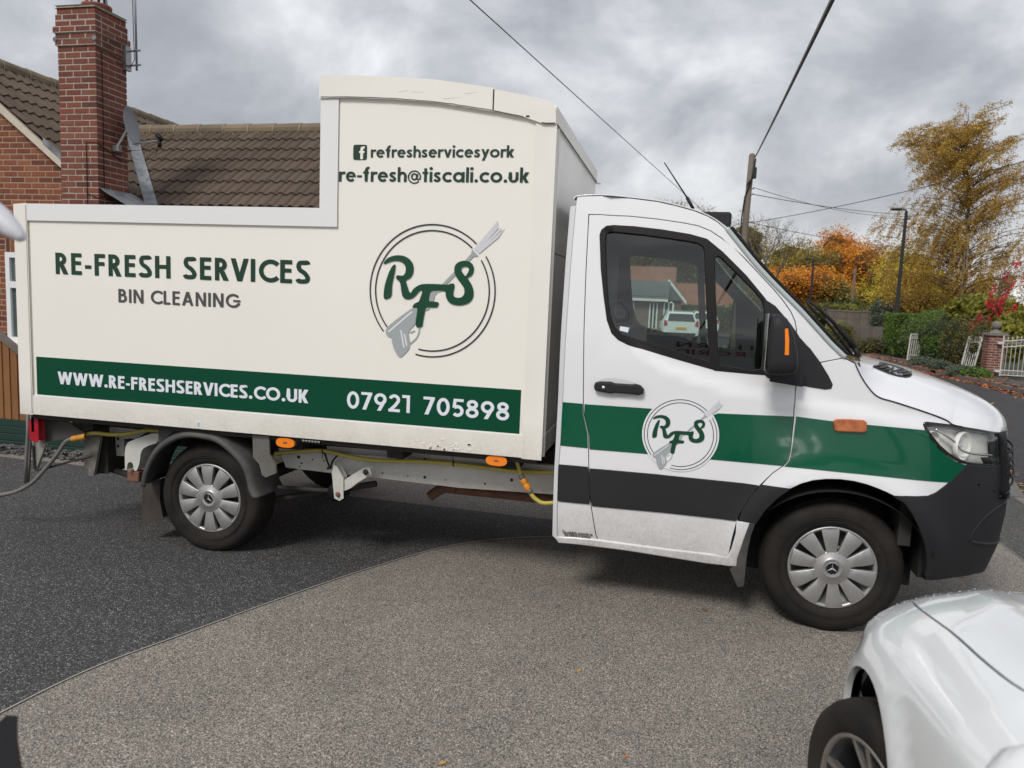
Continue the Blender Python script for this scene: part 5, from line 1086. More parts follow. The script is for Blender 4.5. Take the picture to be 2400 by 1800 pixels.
# window with blinds
UPVC=mat('white_upvc',(.78,.79,.80),.3); BL=mat('grey_blind_slat',(.52,.52,.50),.5)
b=MB()
for a0,a1 in (((WX0,WZ0),(WX0+.07,WZ1)),((WX1-.07,WZ0),(WX1,WZ1)),((WX0+.07,WZ0),(WX1-.07,WZ0+.07)),((WX0+.07,WZ1-.07),(WX1-.07,WZ1)),((WX0+.07,1.54),(WX1-.07,1.63))): b.box((a0[0],YH-.02,a0[1]),(a1[0],YH+.05,a1[1]))
b.box((WX0-.05,YH-.09,WZ0-.05),(WX1+.05,YH+.02,WZ0-.002)); 
wn=b.build('window',UPVC,bun)
b=MB(); b.box((WX0+.05,YH+.01,WZ0+.05),(WX1-.05,YH+.014,WZ1-.05)); b.build('pane',glassm('house_window_glass',(.8,.85,.85)),wn)
b=MB(); b.box((WX0+.01,YH+.06,WZ0+.01),(WX1,YH+.08,WZ1)); b.build('reveal',INT,wn)
slm=None
for k in range(58):
    z=WZ0+.085+k*.02
    if 1.53<z<1.64: continue
    if slm is None: q=MB(); q.box((0,0,0),(WX1-WX0-.16,.018,.0085)); slm=mkmesh('blind_slat',q.V,q.F,BL)
    o=link(bpy.data.objects.new('blind_slat',slm),wn); o.location=(WX0+.08,YH+.03,z)
# roofs
TILE=mat('brown_concrete_tile',(.074,.052,.043),.85,var=(2.2,.6,(.125,.088,.055)),bump=(35,.5),randv=.35)
RIDGE=mat('ridge_tile_brown',(.15,.115,.085),.85,var=(2,.7,(.24,.19,.11)),bump=(30,.5),randv=.3)
LEAD=mat('lead_flashing',(.13,.14,.155),.55,metal=.25,var=(7,.6,(.35,.36,.38)),bump=(14,.5)); VERGE=mat('cream_verge_board',(.58,.52,.43),.6,var=(5,.5,(.45,.38,.29)))
def tilemesh(W,Lh):
    prof=[(0,.0),(.035,.004),(.055,.022),(.085,.034),(.115,.022),(.135,.003),(.165,0),(.20,.004),(.22,.022),(.25,.034),(.28,.022),(.30,.003)]
    V=[]
    for s,zo in ((0,.0),(Lh,.022)):
        for x,z in prof: V.append((x*W/.30,-s,z+zo))
    for x,z in prof: V.append((x*W/.30,-Lh,z+.022-.020))
    n=len(prof); return mkmesh('roof_tile',V,[(i,i+n,i+n+1,i+1) for i in range(n-1)]+[(i+n,i+2*n,i+2*n+1,i+n+1) for i in range(n-1)],TILE,False)
SL=math.atan(.761); GA=.335
TM=tilemesh(.30,GA)
# main roof (ridge along X), slope faces the street
MYR,MZR=7.05,4.19
b=MB(); b.prism([(-12,MYR,MZR-.03),(-12,MYR-2.3,MZR-.03-.761*2.3),(-3.2,MYR-2.3,MZR-.03-.761*2.3),(-3.2,MYR,MZR-.03)],(0,.02,-.06)); b.add([(-12,MYR,MZR-.03),(-3.2,MYR,MZR-.03),(-3.2,MYR+3,MZR-2.2),(-12,MYR+3,MZR-2.2)],[(0,1,2,3)]); mr=b.build('main_roof',DARK,bun)
u=Vector((0,-math.cos(SL),-math.sin(SL)))
for r in range(7):
    s=r*GA+.05; y=MYR-s*math.cos(SL); z=MZR-s*math.sin(SL)
    xv=RX+(RZ-z)/.761   # where the valley cuts the row
    k=0; x=-4.0
    while x>xv-.15:
        if x<-4.9: 
            o=link(bpy.data.objects.new('roof_tile',TM),mr); o.location=(x,y,z+.01); o.rotation_euler=(SL,0,0); o.rotation_euler.rotate_axis('Z',random.gauss(0,.004))
        x-=.30
b=MB()
for k in range(14):
    x=-4.2-k*.45; q=MB(); q.tube([(x-.449,MYR,MZR+.0),(x,MYR,MZR+.004)],[.105,.112],12); o=q.build('ridge_tile',RIDGE,mr); 
    q=MB(); q.box((x-.006,MYR-.115,MZR-.01),(x+.006,MYR+.1,MZR+.115)) if False else q.lathe([(.1125,-.008),(.115,0),(.1125,.008)],(x,MYR,MZR),(1,0,0),16); q.build('ridge_joint',mat('ridge_mortar',(.36,.30,.2),.9) if k==0 else bpy.data.materials['ridge_mortar'],mr)
V=[];Fs=[]
for k in range(260):
    x=random.uniform(-10.1,-6.6); r=random.uniform(.006,.018); y=MYR-.105-random.uniform(0,.03); z=MZR-.075+random.uniform(-.02,.02); a=len(V); V+=[(x-r,y,z-r*.6),(x+r,y,z-r*.5),(x+r*.6,y-.01,z+r),(x-r*.8,y-.01,z+r*.8)]; Fs.append((a,a+1,a+2,a+3))
obj('ridge_bedding_mortar',V,Fs,bpy.data.materials['ridge_mortar'],mr)['kind']='stuff'
# wing roof (ridge along Y), slope faces +X
b=MB(); b.prism([(RX,YH-.10,RZ-.03),(RX,11.5,RZ-.03),(-7.55,11.5,wz(-7.55)-.03),(-7.55,YH-.10,wz(-7.55)-.03)],(-.02,0,-.05)); b.add([(RX,YH-.1,RZ-.03),(RX,11.5,RZ-.03),(RX-3.4,11.5,RZ-.03-2.59),(RX-3.4,YH-.1,RZ-.03-2.59)],[(0,1,2,3)]); wr=b.build('wing_roof',DARK,bun)
nt_=0
for r in range(13):
    s=r*GA+.05; x=RX+s*math.cos(SL); z=RZ-s*math.sin(SL); yv=MYR-(MZR-z)/.761 if z<MZR else 11.4
    y=YH-.12
    while y<yv-.0:
        if -8.75<x and x<-8.0 and y<4.5 and z>2.7 and y+.3>4.15 and x<-8.35: y+=.30; continue
        o=link(bpy.data.objects.new('roof_tile',TM),wr); o.location=(x,y,z+.01); o.rotation_euler=(Matrix.Rotation(math.pi/2,3,'Z')@Matrix.Rotation(SL,3,'X')).to_euler(); y+=.30; nt_+=1
for k in range(16):
    y=YH-.1+k*.45; q=MB(); q.tube([(RX,y,RZ+.004),(RX,y+.447,RZ)],[.112,.105],12); q.build('ridge_tile',RIDGE,wr)
    q=MB(); q.lathe([(.1135,-.008),(.116,0),(.1135,.008)],(RX,y,RZ),(0,1,0),16); q.build('ridge_joint',bpy.data.materials['ridge_mortar'],wr)
# verge boards down the gable
b=MB(); P=[(RX,RZ-.02),(-8.70,wz(-8.70)-.02),(-8.70,wz(-8.70)-.13),(RX,RZ-.13)]; b.prism([(x,YH-.13,z) for x,z in P],(0,.05,0)); b.build('verge_board',VERGE,bun)
b=MB(); P=[(-8.12,wz(-8.12)-.02),(-7.5,wz(-7.5)-.02),(-7.5,wz(-7.5)-.13),(-8.12,wz(-8.12)-.13)]; b.prism([(x,YH-.13,z) for x,z in P],(0,.05,0)); b.build('verge_board',VERGE,bun)
# valley lead
b=MB(); vl=[]
for z in np.linspace(4.15,2.3,12): vl.append(Vector((RX+(RZ-z)/.761,MYR-(MZR-z)/.761,z+.075)))
V=[];Fs=[]
for i,p in enumerate(vl): V+=[p+Vector((-.11,-.02,.085)),p+Vector((-.05,-.01,.04)),p+Vector((0,0,.03+.008*(i%2))),p+Vector((.01,.045,.045)),p+Vector((.015,.09,.08))]
Fs=[(5*i+j,5*i+j+1,5*i+j+6,5*i+j+5) for i in range(len(vl)-1) for j in range(4)]
obj('valley_flashing',V,Fs,LEAD,bun,True)
# chimney
CX0,CX1,CY0,CY1=-8.69,-8.13,4.15,4.68
b=MB(); b.box((CX0+.008,CY0+.008,1.9),(CX1-.008,CY1-.008,5.02)); ch=b.build('chimney',MORTC,bun)
top_z=5.03
for k in range(41):
    z=top_z-.075*(k+1)
    e={0:.0,1:.014,2:.014,3:.036,4:.016,5:.020}.get(k,0.)
    x0,x1,y0,y1=CX0-e,CX1+e,CY0-e,CY1+e; odd=k%2; W=x1-x0; D=y1-y0
    # front face row
    xs_=[x0,x0+.1025,x0+.1025+.225,x1] if odd else [x0,x0+.225,x0+.45,x1]
    cut_=[x0]; xx=x0+(.215 if not odd else .1025)+.01
    segs=[]
    a=x0; first=.215 if not odd else .1025
    while a<x1-.02:
        L=min(first,x1-a); 
        if x1-(a+L)<.05: L=x1-a
        segs.append((a,L)); a+=L+.010; first=.215
    for a,L in segs: brick(a,y0,z+.005,round(L,3),.10,.065,BRKC,ch)
    a=y0+.11; first=.1025 if not odd else .215
    while a<y1-.02:
        L=min(first,y1-a)
        if y1-(a+L)<.05: L=y1-a
        brick(x1-.10,a,z+.005,.10,round(L,3),.065,BRKC,ch); a+=L+.010; first=.215
    if k<12: 
        bb=MB(); bb.box((x0+.004,y0+.004,z),(x1-.004,y1-.004,z+.0745)); 
        if e: bb.build('mortar_bed',MORTC,ch)
b=MB(); b.prism([(CX0+.0,CY0+.0,5.03),(CX1-.0,CY0+.0,5.03),(CX1,CY1,5.03),(CX0,CY1,5.03)],(0,0,.03)); b.build('mortar_flaunching',MORTC,ch,bevel=.02)
TERR=mat('terracotta_pot',(.26,.07,.045),.7,var=(8,.5,(.15,.05,.04)))
b=MB(); pc=((CX0+CX1)/2+.06,(CY0+CY1)/2+.02,5.06); b.lathe([(.13,0),(.15,.04),(.175,.065),(.175,.09),(.14,.10),(.13,.05)],pc,(0,0,1),30); b.build('chimney_pot',TERR,ch,True)
for i in range(9):
    a=6.28*i/9; b=MB(); b.tube([(pc[0]+.12*math.cos(a),pc[1]+.12*math.sin(a),5.13),(pc[0]+.10*math.cos(a),pc[1]+.10*math.sin(a),5.42)],.006 if i%3 else .016,6); b.build('cowl_bar',BLK,ch)
b=MB(); b.lathe([(0,.35),(.17,.33),(.175,.31),(0,.30)],pc,(0,0,1),24); b.build('cowl_cap',BLK,ch)
for xx,yy in ((CX1+.015,CY0-.022),(CX0+.0,CY0-.022)):
    b=MB(); b.lathe([(0,.006),(.03,.004),(.032,0)],(xx-.01,yy,4.655),(0,-1,0),14); b.build('lashing_plate',LEAD,ch)
b=MB(); b.tube([(CX0,CY0-.022,4.65),(CX1+.02,CY0-.024,4.655),(CX1+.024,CY1,4.63)],.003,5); b.tube([(CX1+.024,CY0,4.56),(CX1+.022,CY1,4.50)],.004,5); b.build('lashing_wire',BLK,ch)
# cable stapled down the chimney
b=MB(); b.tube([(CX1+.004,CY0+.10,4.54),(CX1+.006,CY0+.10,4.0),(CX1+.006,CY0+.095,3.3),(CX1+.005,CY0+.10,2.75),(CX1+.004,CY0-.004,2.72),(CX1-.16,CY0-.006,2.78)],.005,5); b.tube([(CX1+.005,CY1-.12,3.25),(CX1+.005,CY0-.0,3.40),(CX1-.16,CY0-.006,3.42),(CX1-.165,CY0-.006,2.0)],.005,5); b.build('aerial_cable',BLK,ch)
# aerial mast with bracket
MET=mat('grey_galvanised_steel',(.36,.36,.37),.4,metal=.6); DISH=mat('grey_satellite_dish',(.22,.23,.25),.45)
ae=empty('television_aerial',(CX1+.15,CY1,4.4),'thin metal aerial mast clamped to the right side of the chimney','aerial')
mx_,my_=CX1+.17,CY1-.02
b=MB(); b.tube([(mx_,my_,4.42),(mx_-.02,my_,6.2)],.014,8); b.build('mast',MET,ae,True)
b=MB(); b.box((CX1+.002,my_-.05,4.42),(CX1+.05,my_+.05,4.72)); b.tube([(CX1+.03,my_,4.66),(mx_+.06,my_,4.67)],.012,6); b.tube([(CX1+.03,my_,4.48),(mx_+.06,my_,4.49)],.012,6); b.build('bracket',MET,ae)
b=MB(); b.tube([(mx_-.02,my_-.02,6.2),(mx_-.035,my_-.02,5.6),(mx_-.025,my_-.02,4.9),(mx_-.02,my_-.015,4.55),(mx_-.09,my_-.02,4.44),(CX1+.03,my_-.06,4.50)],.005,5); b.build('cable',BLK,ae)
sdish=empty('satellite_dish',(-8.05,4.5,3.4),'oval grey satellite dish bracketed to the lower right of the chimney','satellite dish')
dc=Vector((-7.93,4.52,3.68)); dn=Vector((.95,.22,.18)).normalized()
b=MB(); b.lathe([(0,-.035),(.07,-.030),(.13,-.018),(.185,.0),(.19,.004),(.185,-.004),(.10,-.03),(0,-.04)],(0,0,0),(0,0,1),32); rot=dn.to_track_quat('Z','Y').to_matrix().to_4x4(); b.V=[tuple(Matrix.Translation(dc)@rot@Vector((v[0],v[1]*1.3,v[2]))) for v in b.V]; b.build('dish',DISH,sdish,True)
b=MB(); b.cbox((CX1,4.38,3.34),(CX1+.10,4.46,3.42),.008); b.tube([(CX1+.05,4.42,3.40),dc-dn*.04],.018,6); b.build('bracket',MET,sdish)
lnb=dc+dn*.36+Vector((0,0,-.22)); b=MB(); b.tube([dc+Vector((0,0,-.22)),lnb],.010,6); b.build('arm',MET,sdish)
b=MB(); b.tube([lnb+Vector((-.03,0,.07)),lnb+Vector((.03,0,.0))],[.035,.03],10); b.tube([lnb+Vector((.0,0,0)),lnb+Vector((.0,0,-.09))],.025,8); b.build('receiver',BLK,sdish,True)
b=MB(); b.tube([lnb,lnb+Vector((-.06,0,-.18)),lnb+Vector((-.2,.0,-.12)),dc+Vector((0,0,-.3)),(CX1+.01,4.4,3.3)],.004,5); b.build('cable',BLK,sdish)
# lead flashing where the chimney meets the roof
b=MB(); P=[(CX1+.004,CY0-.0,2.86),(CX1+.004,CY1+.05,2.86),(CX1+.10,CY1+.12,2.78),(CX1+.42,CY1+.20,2.56),(CX1+.42,CY0+.25,2.56),(CX1+.08,CY0+.02,2.80)]; 
b.add(P,[(0,1,2,5),(5,2,3,4)]); b.build('chimney_flashing',LEAD,bun)
b=MB(); b.add([(CX0-.55,YH-.14,wz(CX0-.55)+.05),(CX0,YH-.14,wz(CX0)+.05),(CX0,YH+.05,wz(CX0)+.06),(CX0-.5,YH+.05,wz(CX0-.5)+.06)],[(0,1,2,3)]) if False else b.add([(CX0-.42,YH-.135,wz(CX0-.42)-.03),(CX0-.0,YH-.135,wz(CX0)-.03),(CX0,YH-.135,wz(CX0)+.09),(CX0-.42,YH-.135,wz(CX0-.42)+.06)],[(0,1,2,3)]); b.build('chimney_flashing',LEAD,bun)
b=MB(); b.box((-7.7,5.4,-.1),(-3.4,5.6,2.3)); b.build('street_wall',BRK,bun)
# ================================================================ WHITE CAR (front left corner, seen from above)
CPAINT=mat('white_car_paint',(.80,.82,.83),.22,coat=.9)
car=empty('white_car',(.55,-3.0,0),'white hatchback seen from above at the bottom right, nose towards the van','car')
CW=.86; CX,CYW=-.245,-1.90
def zs(u): return np.interp(u,[-1.6,-.8,-.45,0,.2,.4,.58,.72,.82,.90],[.88,.825,.795,.735,.705,.67,.625,.57,.49,.40])
def vs_(u):
    if u<=.10: return 0.
    X=min((u-.10)/.80,1.); return CW*(1-(1-X**2.2)**(1/2.2)) if X<1 else CW
def carp(u,s):
    z0=zs(u); v0=vs_(u); k=1-v0/CW
    if s<=0:
        r=math.hypot(u,(z0+s)-.31); fl=.018*(1-sm((r-.37)/.10))
        v=v0-.030*(1-math.exp(s/.10))-fl+.05*max(0,(-s-.30)/.3)**2; z=z0+s
    else:
        v=v0+ (s*(.55+.42*(1-math.exp(-s/.06))))*k; z=z0+.17*(1-math.exp(-s/.17))*(.35+.65*k)+0.012*math.exp(-((s-.36)/.05)**2)*k*(1-sm((u-.55)/.2))
    return np.array([CX+v,CYW+u,z])
def carm(u,s): p=carp(u,s); return np.array([2*(CX+CW)-p[0],p[1],p[2]])
cut=[(.76,.09),(.60,.125),(.35,.145),(.0,.155),(-.25,.15),(-.42,.155),(-.54,.185),(-.61,.245),(-.64,.34),(-.65,.46)]
cut=[tuple(p) for p in catmull([np.array(p) for p in cut],4)]
arch=[(.355*math.cos(a),.31+.355*math.sin(a)-zs(.355*math.cos(a))) for a in np.linspace(R(-25),R(205),30)]
FND=[(-.72,-.62),(-.36,-.62)]+arch[::-1]+[(.40,-.50),(.55,-.47),(.84,-.25),(.84,.0),(.80,.06)]+cut+[(-.95,.46),(-.95,.04),(-.80,-.06),(-.72,-.2)]
surf_panel('front_wing',FND,carp,CPAINT,car,h=.04,gap=.0045,depth=.02,round_=.0015)
surf_panel('front_wing',FND,carm,CPAINT,car,h=.08,gap=.002,depth=.02,round_=.004)
HD=[(.84,.06),(.80,.075)]+cut+[(-.66,.6),(-.68,.86),(.86,.86)]
hd1=surf_panel('bonnet',[(min(a,.86),b_) for a,b_ in HD],carp,CPAINT,car,h=.04,gap=.0045,depth=.02,round_=.0015)
surf_panel('bonnet',[(min(a,.86),b_) for a,b_ in HD],carm,CPAINT,car,h=.08,gap=.002,depth=.02,round_=.004)
# underlay
surf_panel('inner_body',[(-.9,-.3),(-.40,-.3)]+[(a*1.04,b_+.012) for a,b_ in arch[::-1]]+[(.44,-.45),(.8,-.2),(.8,.82),(-.9,.82)],lambda u,s: carp(u,s)+np.array([.018,0,-.018]),BLK,car,h=.08,depth=0)
# bumper skirt and doors
surf_panel('front_bumper',[(.84,-.25),(.84,.04),(.895,.04),(.895,-.20)],carp,CPAINT,car,h=.05,depth=.02)
V=[(CX+CW+CW*math.sin(a)*1.0,CYW+.10+.80*math.cos(a)**.9 if math.cos(a)>0 else CYW+.1,z) for z in (.20,.50) for a in np.linspace(-1.5,1.5,25)]
b=MB(); b.add(V,[(i,i+1,26+i,25+i) for i in range(24)]); b.build('bumper_skirt',CPAINT,car,True)
dr=surf_panel('front_door',[(-1.85,-.66),(-.73,-.63),(-.73,-.2),(-.81,-.06),(-.96,.03),(-1.85,.03)],carp,CPAINT,car,h=.08,gap=.002,depth=.02)
surf_panel('front_door',[(-1.85,-.66),(-.73,-.63),(-.73,-.2),(-.81,-.06),(-.96,.03),(-1.85,.03)],carm,CPAINT,car,h=.08,gap=.002,depth=.02)
b=MB(); x0,x1=CX-.02,CX+2*CW+.02; y1=CYW-1.86; b.cbox((x0,y1-1.75,.22),(x1,y1,.93),.05); b.build('rear_body',CPAINT,car)
# cabin
P=[(CYW-.95,.93),(CYW-1.55,1.40),(CYW-2.6,1.46),(CYW-3.35,1.38),(CYW-3.62,.93)]
b=MB(); b.prism([(CX+.13,y,z) for y,z in P[:1]]+[(CX+.25,y,z) for y,z in P[1:4]]+[(CX+.13,y,z) for y,z in P[4:]],(2*CW-.38,0,0)); b.build('cabin_glass',GLASS,car)
b=MB(); b.cbox((CX+.24,CYW-3.3,1.40),(CX+2*CW-.24,CYW-1.50,1.475),.03); b.build('car_roof',CPAINT,car)
for xx in (CX+.13,CX+2*CW-.17):
    b=MB(); b.tube([(xx+.02,CYW-.93,.93),(xx+(.1 if xx<0 else -.06),CYW-1.55,1.42)],.028,8); b.build('pillar',CPAINT,car,True)
b=MB(); b.box((CX+.1,CYW-3.5,.3),(CX+2*CW-.1,CYW-.9,.90)); b.box((CX+.33,CYW-.6,.2),(CX+2*CW-.33,CYW+.62,.45)); b.build('floor_pan',DARK,car)
b=MB(); 
mq=on((2500,1915),'Z',.98); mcx,mcy,mcz=mq[0]+.06,mq[1],mq[2]
b.lathe([(0,-.10),(.05,-.095),(.085,-.06),(.098,0),(.09,.06),(.06,.09),(0,.095)],(mcx-.06,mcy,mcz),(1,.2,0),20); mm_=b.build('door_mirror',CPAINT,car,True)
# arch liner
b=MB(); n=22; V=[]
for i in range(n+1):
    a=R(-25+230*i/n); V+=[(CX+.02,CYW+.352*math.cos(a),.31+.352*math.sin(a)),(CX+.32,CYW+.352*math.cos(a),.31+.352*math.sin(a))]
b.add(V,[(2*i,2*i+1,2*i+3,2*i+2) for i in range(n)]); b.add([(CX+.3,CYW-.36,.05),(CX+.3,CYW+.36,.05),(CX+.3,CYW+.36,.7),(CX+.3,CYW-.36,.7)],[(0,1,2,3)]); b.build('arch_liner',ARCH,car)
# rain drops on the bonnet
V=[];Fs=[];rn=random.Random(3)
for i in range(260):
    u=rn.uniform(.0,.78)**.8; s_d=rn.uniform(-.02,.62); 
    if rn.random()>.35+.65*u/.78: continue
    p=carp(u,s_d); r=rn.uniform(.0010,.0022); k=len(V); V.append(p+np.array([0,0,r*.8])); V+=[p+np.array([r*math.cos(a),r*1.3*math.sin(a),.0004]) for a in np.linspace(0,2*math.pi,7)[:-1]]; Fs+=[(k,k+1+j,k+1+(j+1)%6) for j in range(6)]
obj('rain_drop',V,Fs,mat('water_drop',(.78,.80,.81),.12,coat=.5),car,True)['kind']='stuff'
# alloy wheel turned a little outwards
ALLOY=mat('machined_alloy',(.46,.46,.45),.3,metal=.8,var=(8,.5,(.22,.15,.10))); ALLD=mat('dark_alloy',(.05,.052,.058),.4,metal=.5)
def alloy(cx_,cy_,yaw,side,name='wheel'):
    c=Vector((0,0,0)); Mx=Matrix.Translation((cx_,cy_,.303))@Matrix.Scale(.97,4)@Matrix.Rotation(yaw,4,'Z')@Matrix.Rotation(R(90*(-1 if side<0 else 1)),4,'Z')
    def fin(b,nm,m,par,sm=True):
        b.V=[tuple(Mx@Vector(v)) for v in b.V]; return b.build(nm,m,par,sm)
    # local: axle along -Y, outer face at y=0 looking to -Y
    b=MB(); b.lathe([(.20,-.03),(.215,-.006),(.225,.002),(.245,.006),(.275,.006),(.298,-.006),(.308,-.025),(.312,-.05),(.3125,-.06),(.307,-.062),(.307,-.07),(.3125,-.072),(.3125,-.10),(.307,-.102),(.307,-.11),(.3125,-.112),(.3125,-.14),(.307,-.142),(.307,-.15),(.312,-.152),(.308,-.175),(.29,-.195),(.20,-.19)],(0,0,0),(0,-1,0),60); t=fin(b,name,TYRE,car)
    b=MB(); b.lathe([(.205,-.19),(.19,-.10),(.19,-.03),(.205,-.012)],(0,0,0),(0,-1,0),48); fin(b,'rim_barrel',ALLD,t)
    b=MB(); b.lathe([(.203,-.02),(.205,-.004),(.212,.0),(.219,-.003),(.221,-.015)],(0,0,0),(0,-1,0),60); fin(b,'rim_lip',ALLOY,t)
    b=MB(); b.lathe([(0,-.035),(.045,-.037),(.06,-.05),(.06,-.09)],(0,0,0),(0,-1,0),30); fin(b,'rim_hub',ALLD,t)
    for i in range(5):
        an=2*math.pi*i/5+.55; Rm=Matrix.Rotation(-an,4,'Y')
        for s in (-1,1):
            b=MB(); V=[]
            for r,w0,w1,y in ((.05,.000,.020,.045),(.12,.008,.026,.030),(.206,.024,.044,.010)):
                V+=[Rm@Vector((r,y+.02,s*w0)),Rm@Vector((r,y,s*w0)),Rm@Vector((r,y,s*w1)),Rm@Vector((r,y+.02,s*w1))]
            b.add(V,[(4*k+j,4*k+j+1,4*k+j+5,4*k+j+4) for k in range(2) for j in range(3)]); fin(b,'spoke',ALLOY,t,False)
        b=MB(); V=[]
        for r,w0,y in ((.05,.006,.052),(.12,.012,.040),(.206,.028,.020)): V+=[Rm@Vector((r,y,-w0)),Rm@Vector((r,y,w0))]
        b.add(V,[(0,1,3,2),(2,3,5,4)]); fin(b,'spoke_web',ALLD,t,False)
        b=MB(); b.lathe([(0,-.05),(.008,-.05),(.009,-.065)],Rm@Vector((.04,.0,0)),(0,-1,0),8); fin(b,'wheel_nut',ALLD,t)
    b=MB(); b.lathe([(.0,-.11),(.13,-.11),(.135,-.12),(.13,-.13)],(0,0,0),(0,-1,0),36); fin(b,'brake_disc',STEELW,t)
    return t
alloy(CX-.045,CYW-.065,R(19),-1); alloy(CX+2*CW-.035,CYW,R(15),1); alloy(CX+.0,CYW-2.52,0,-1); alloy(CX+2*CW,CYW-2.52,0,1)
# ================================================================ OUT-OF-FOCUS THINGS AT THE LEFT EDGE
b=MB(); p0=on((-60,470),'Y',-2.9); p1=on((0,513),'Y',-2.9); p2=on((30,540),'Y',-2.9); p3=on((50,556),'Y',-2.9); p4=on((58,561),'Y',-2.9)
b.tube([p0-(p1-p0)*4,p0,p1,p2,p3,p4],[.026,.026,.022,.016,.010,.003],16); tag(b.build('spray_lance',mat('pale_grey_plastic',(.62,.62,.66),.4),None,True),'blurred pale grey rounded lance tip poking in at the left edge beside the box','lance')
CLOTH=mat('black_fabric',(.012,.013,.016),.9,bump=(300,.3)); REDP=mat('dark_red_piping',(.03,.004,.006),.7)
rt=empty('tool_bag',(-2.55,-2.9,0),'blurred black fabric bag with dark red piping at the bottom left corner','bag')
def bgp(x,y): return on((x,y),'Y',-3.05)
V=[];Fs=[]
col=[(-90,1655),(-30,1672),(0,1700),(18,1682),(36,1680),(42,1700),(36,1735),(40,1760),(52,1830),(60,1980),(64,2300),(-90,2300)]
P=[bgp(*p) for p in col]; b=MB(); b.prism(P,tuple(ray(-120,1800)*.25)); b.build('bag_body',CLOTH,rt,bevel=.02)
b=MB(); b.tube([bgp(36,1735)+np.array([.003,0,0]),bgp(44,1765),bgp(54,1835),bgp(62,1985)],.0015,6); b.build('bag_piping',REDP,rt)
# ================================================================ STREET FURNITURE, FAR SIDE
BLKP=mat('black_painted_steel',(.012,.013,.014),.4)
def lamp(x,y,h,label):
    t=empty('street_lamp',(x,y,0),label,'street lamp','black street lamps'); 
    b=MB(); b.lathe([(.135,0),(.135,1.25),(.10,1.4),(.085,1.5),(.065,h)],(x,y,0),(0,0,1),14); b.build('post',BLKP,t,True)
    b=MB(); b.tube([(x,y,h),(x-.02,y,h+.06),(x-.30,y,h+.07)],.035,8); b.build('bracket',BLKP,t,True)
    b=MB(); b.cbox((x-.62,y-.10,h+.03),(x-.18,y+.10,h+.12),.03); b.build('lantern',BLKP,t); return t
lp=on((2094,800),'Y',31.4); lamp(lp[0],31.4,6.15,'tall black street lamp between the grey board fence and the clipped hedge')
lp=on((1898,715),'Y',50); lamp(lp[0],50,on((1905,610),'Y',50)[2],'small distant black street lamp in front of the orange trees')
POLE=mat('weathered_pole_wood',(.20,.165,.13),.85,var=(3,.7,(.13,.10,.08)),bump=(20,.4))
PB=np.array([.95,20.,0]); tp=on((1763,360),'Y',20.); bp_=on((1740,600),'Y',20.)
sl=(tp-bp_)/(tp[2]-bp_[2]); foot=bp_-sl*bp_[2]
up_=empty('utility_pole',tuple(foot),'tall weathered timber utility pole rising behind the cab roof','utility pole')
b=MB(); b.tube([foot,foot+(tp-foot)*.5,tp-sl*.05,tp],[.115,.10,.088,.065],14); b.build('pole',POLE,up_,True)
def pz(z,dx=0,dy=0): return foot+sl*z+np.array([dx,dy,0])
H=tp[2]
b=MB(); b.tube([pz(H-.15,.11,-.05),pz(H-.5,.10,-.1),pz(H-.9,.02,-.13),pz(H-1.3,-.10,-.10),pz(H-1.9,-.13,-.06),pz(H-3,-.12,-.08),pz(.2,-.14,-.08)],.022,6); b.tube([pz(H-.2,.12,0),pz(H-.75,.06,-.12),pz(H-.95,-.08,-.13)],.018,6); b.build('service_cable',BLK,up_,True)
b=MB(); b.cbox(tuple(pz(H-.75,.07,-.14)),tuple(pz(H-.42,.17,-.02)),.015); b.build('junction_box',BLKP,up_)
for zz_,dx in ((H-1.05,.13),(H-1.22,.12),(H-2.05,.16)):
    b=MB(); b.tube([pz(zz_,0,-.05),pz(zz_,dx,-.05),pz(zz_+.05,dx+.02,-.05)],.014,6); b.build('hook_bracket',BLKP,up_)
def wire(name,a,c,sag,r,label,n=24):
    a=np.array(a,float); c=np.array(c,float); pts=[a+(c-a)*t-np.array([0,0,sag*4*t*(1-t)]) for t in np.linspace(0,1,n)]; b=MB(); b.tube(pts,r,5,False); tag(b.build(name,BLKP,None,True),label,'cable','overhead cables')
_a=pz(H-.10,.1,0); wire('overhead_cable',_a,_a+(on((1957,-40),'Y',2.)-_a)*2.2,.10,.020,'thick black cable running from the pole top up to the top edge right of centre')
e1=on((1102,0),'Y',4.); e2=on((1690,532),'Y',26.)
wire('overhead_cable',e1+(e1-e2)*.9,e2+(e2-e1)*.3,.0,.007,'thin wire crossing the sky diagonally from the top centre down to the cab aerial')
wire('overhead_cable',pz(H-1.0,.13,0),on((2160,505),'Y',42.),.35,.009,'upper thin wire sloping from the pole towards the birch above the lamp head')
wire('overhead_cable',pz(H-1.2,.13,0),on((2160,503),'Y',40.),.15,.012,'thicker wire just below it, sloping from the pole to the birch')
wire('overhead_cable',pz(H-2.05,.16,0),on((2400,378),'Y',16.),.10,.009,'wire rising to the right from the lower hook of the pole')
wire('overhead_cable',pz(H-2.05,.16,0),on((2135,580),'Y',44.),.15,.010,'lowest wire, sloping from the pole down behind the street lamp')
# far telegraph post among the trees
q=on((1996,705),'Y',50); b=MB(); b.tube([(q[0],50,-.1),(q[0]+.05,50,on((1998,628),'Y',50)[2])],[.10,.08],8); tag(b.build('wooden_post',POLE),'thin grey wooden post standing in front of the bright orange tree','post')
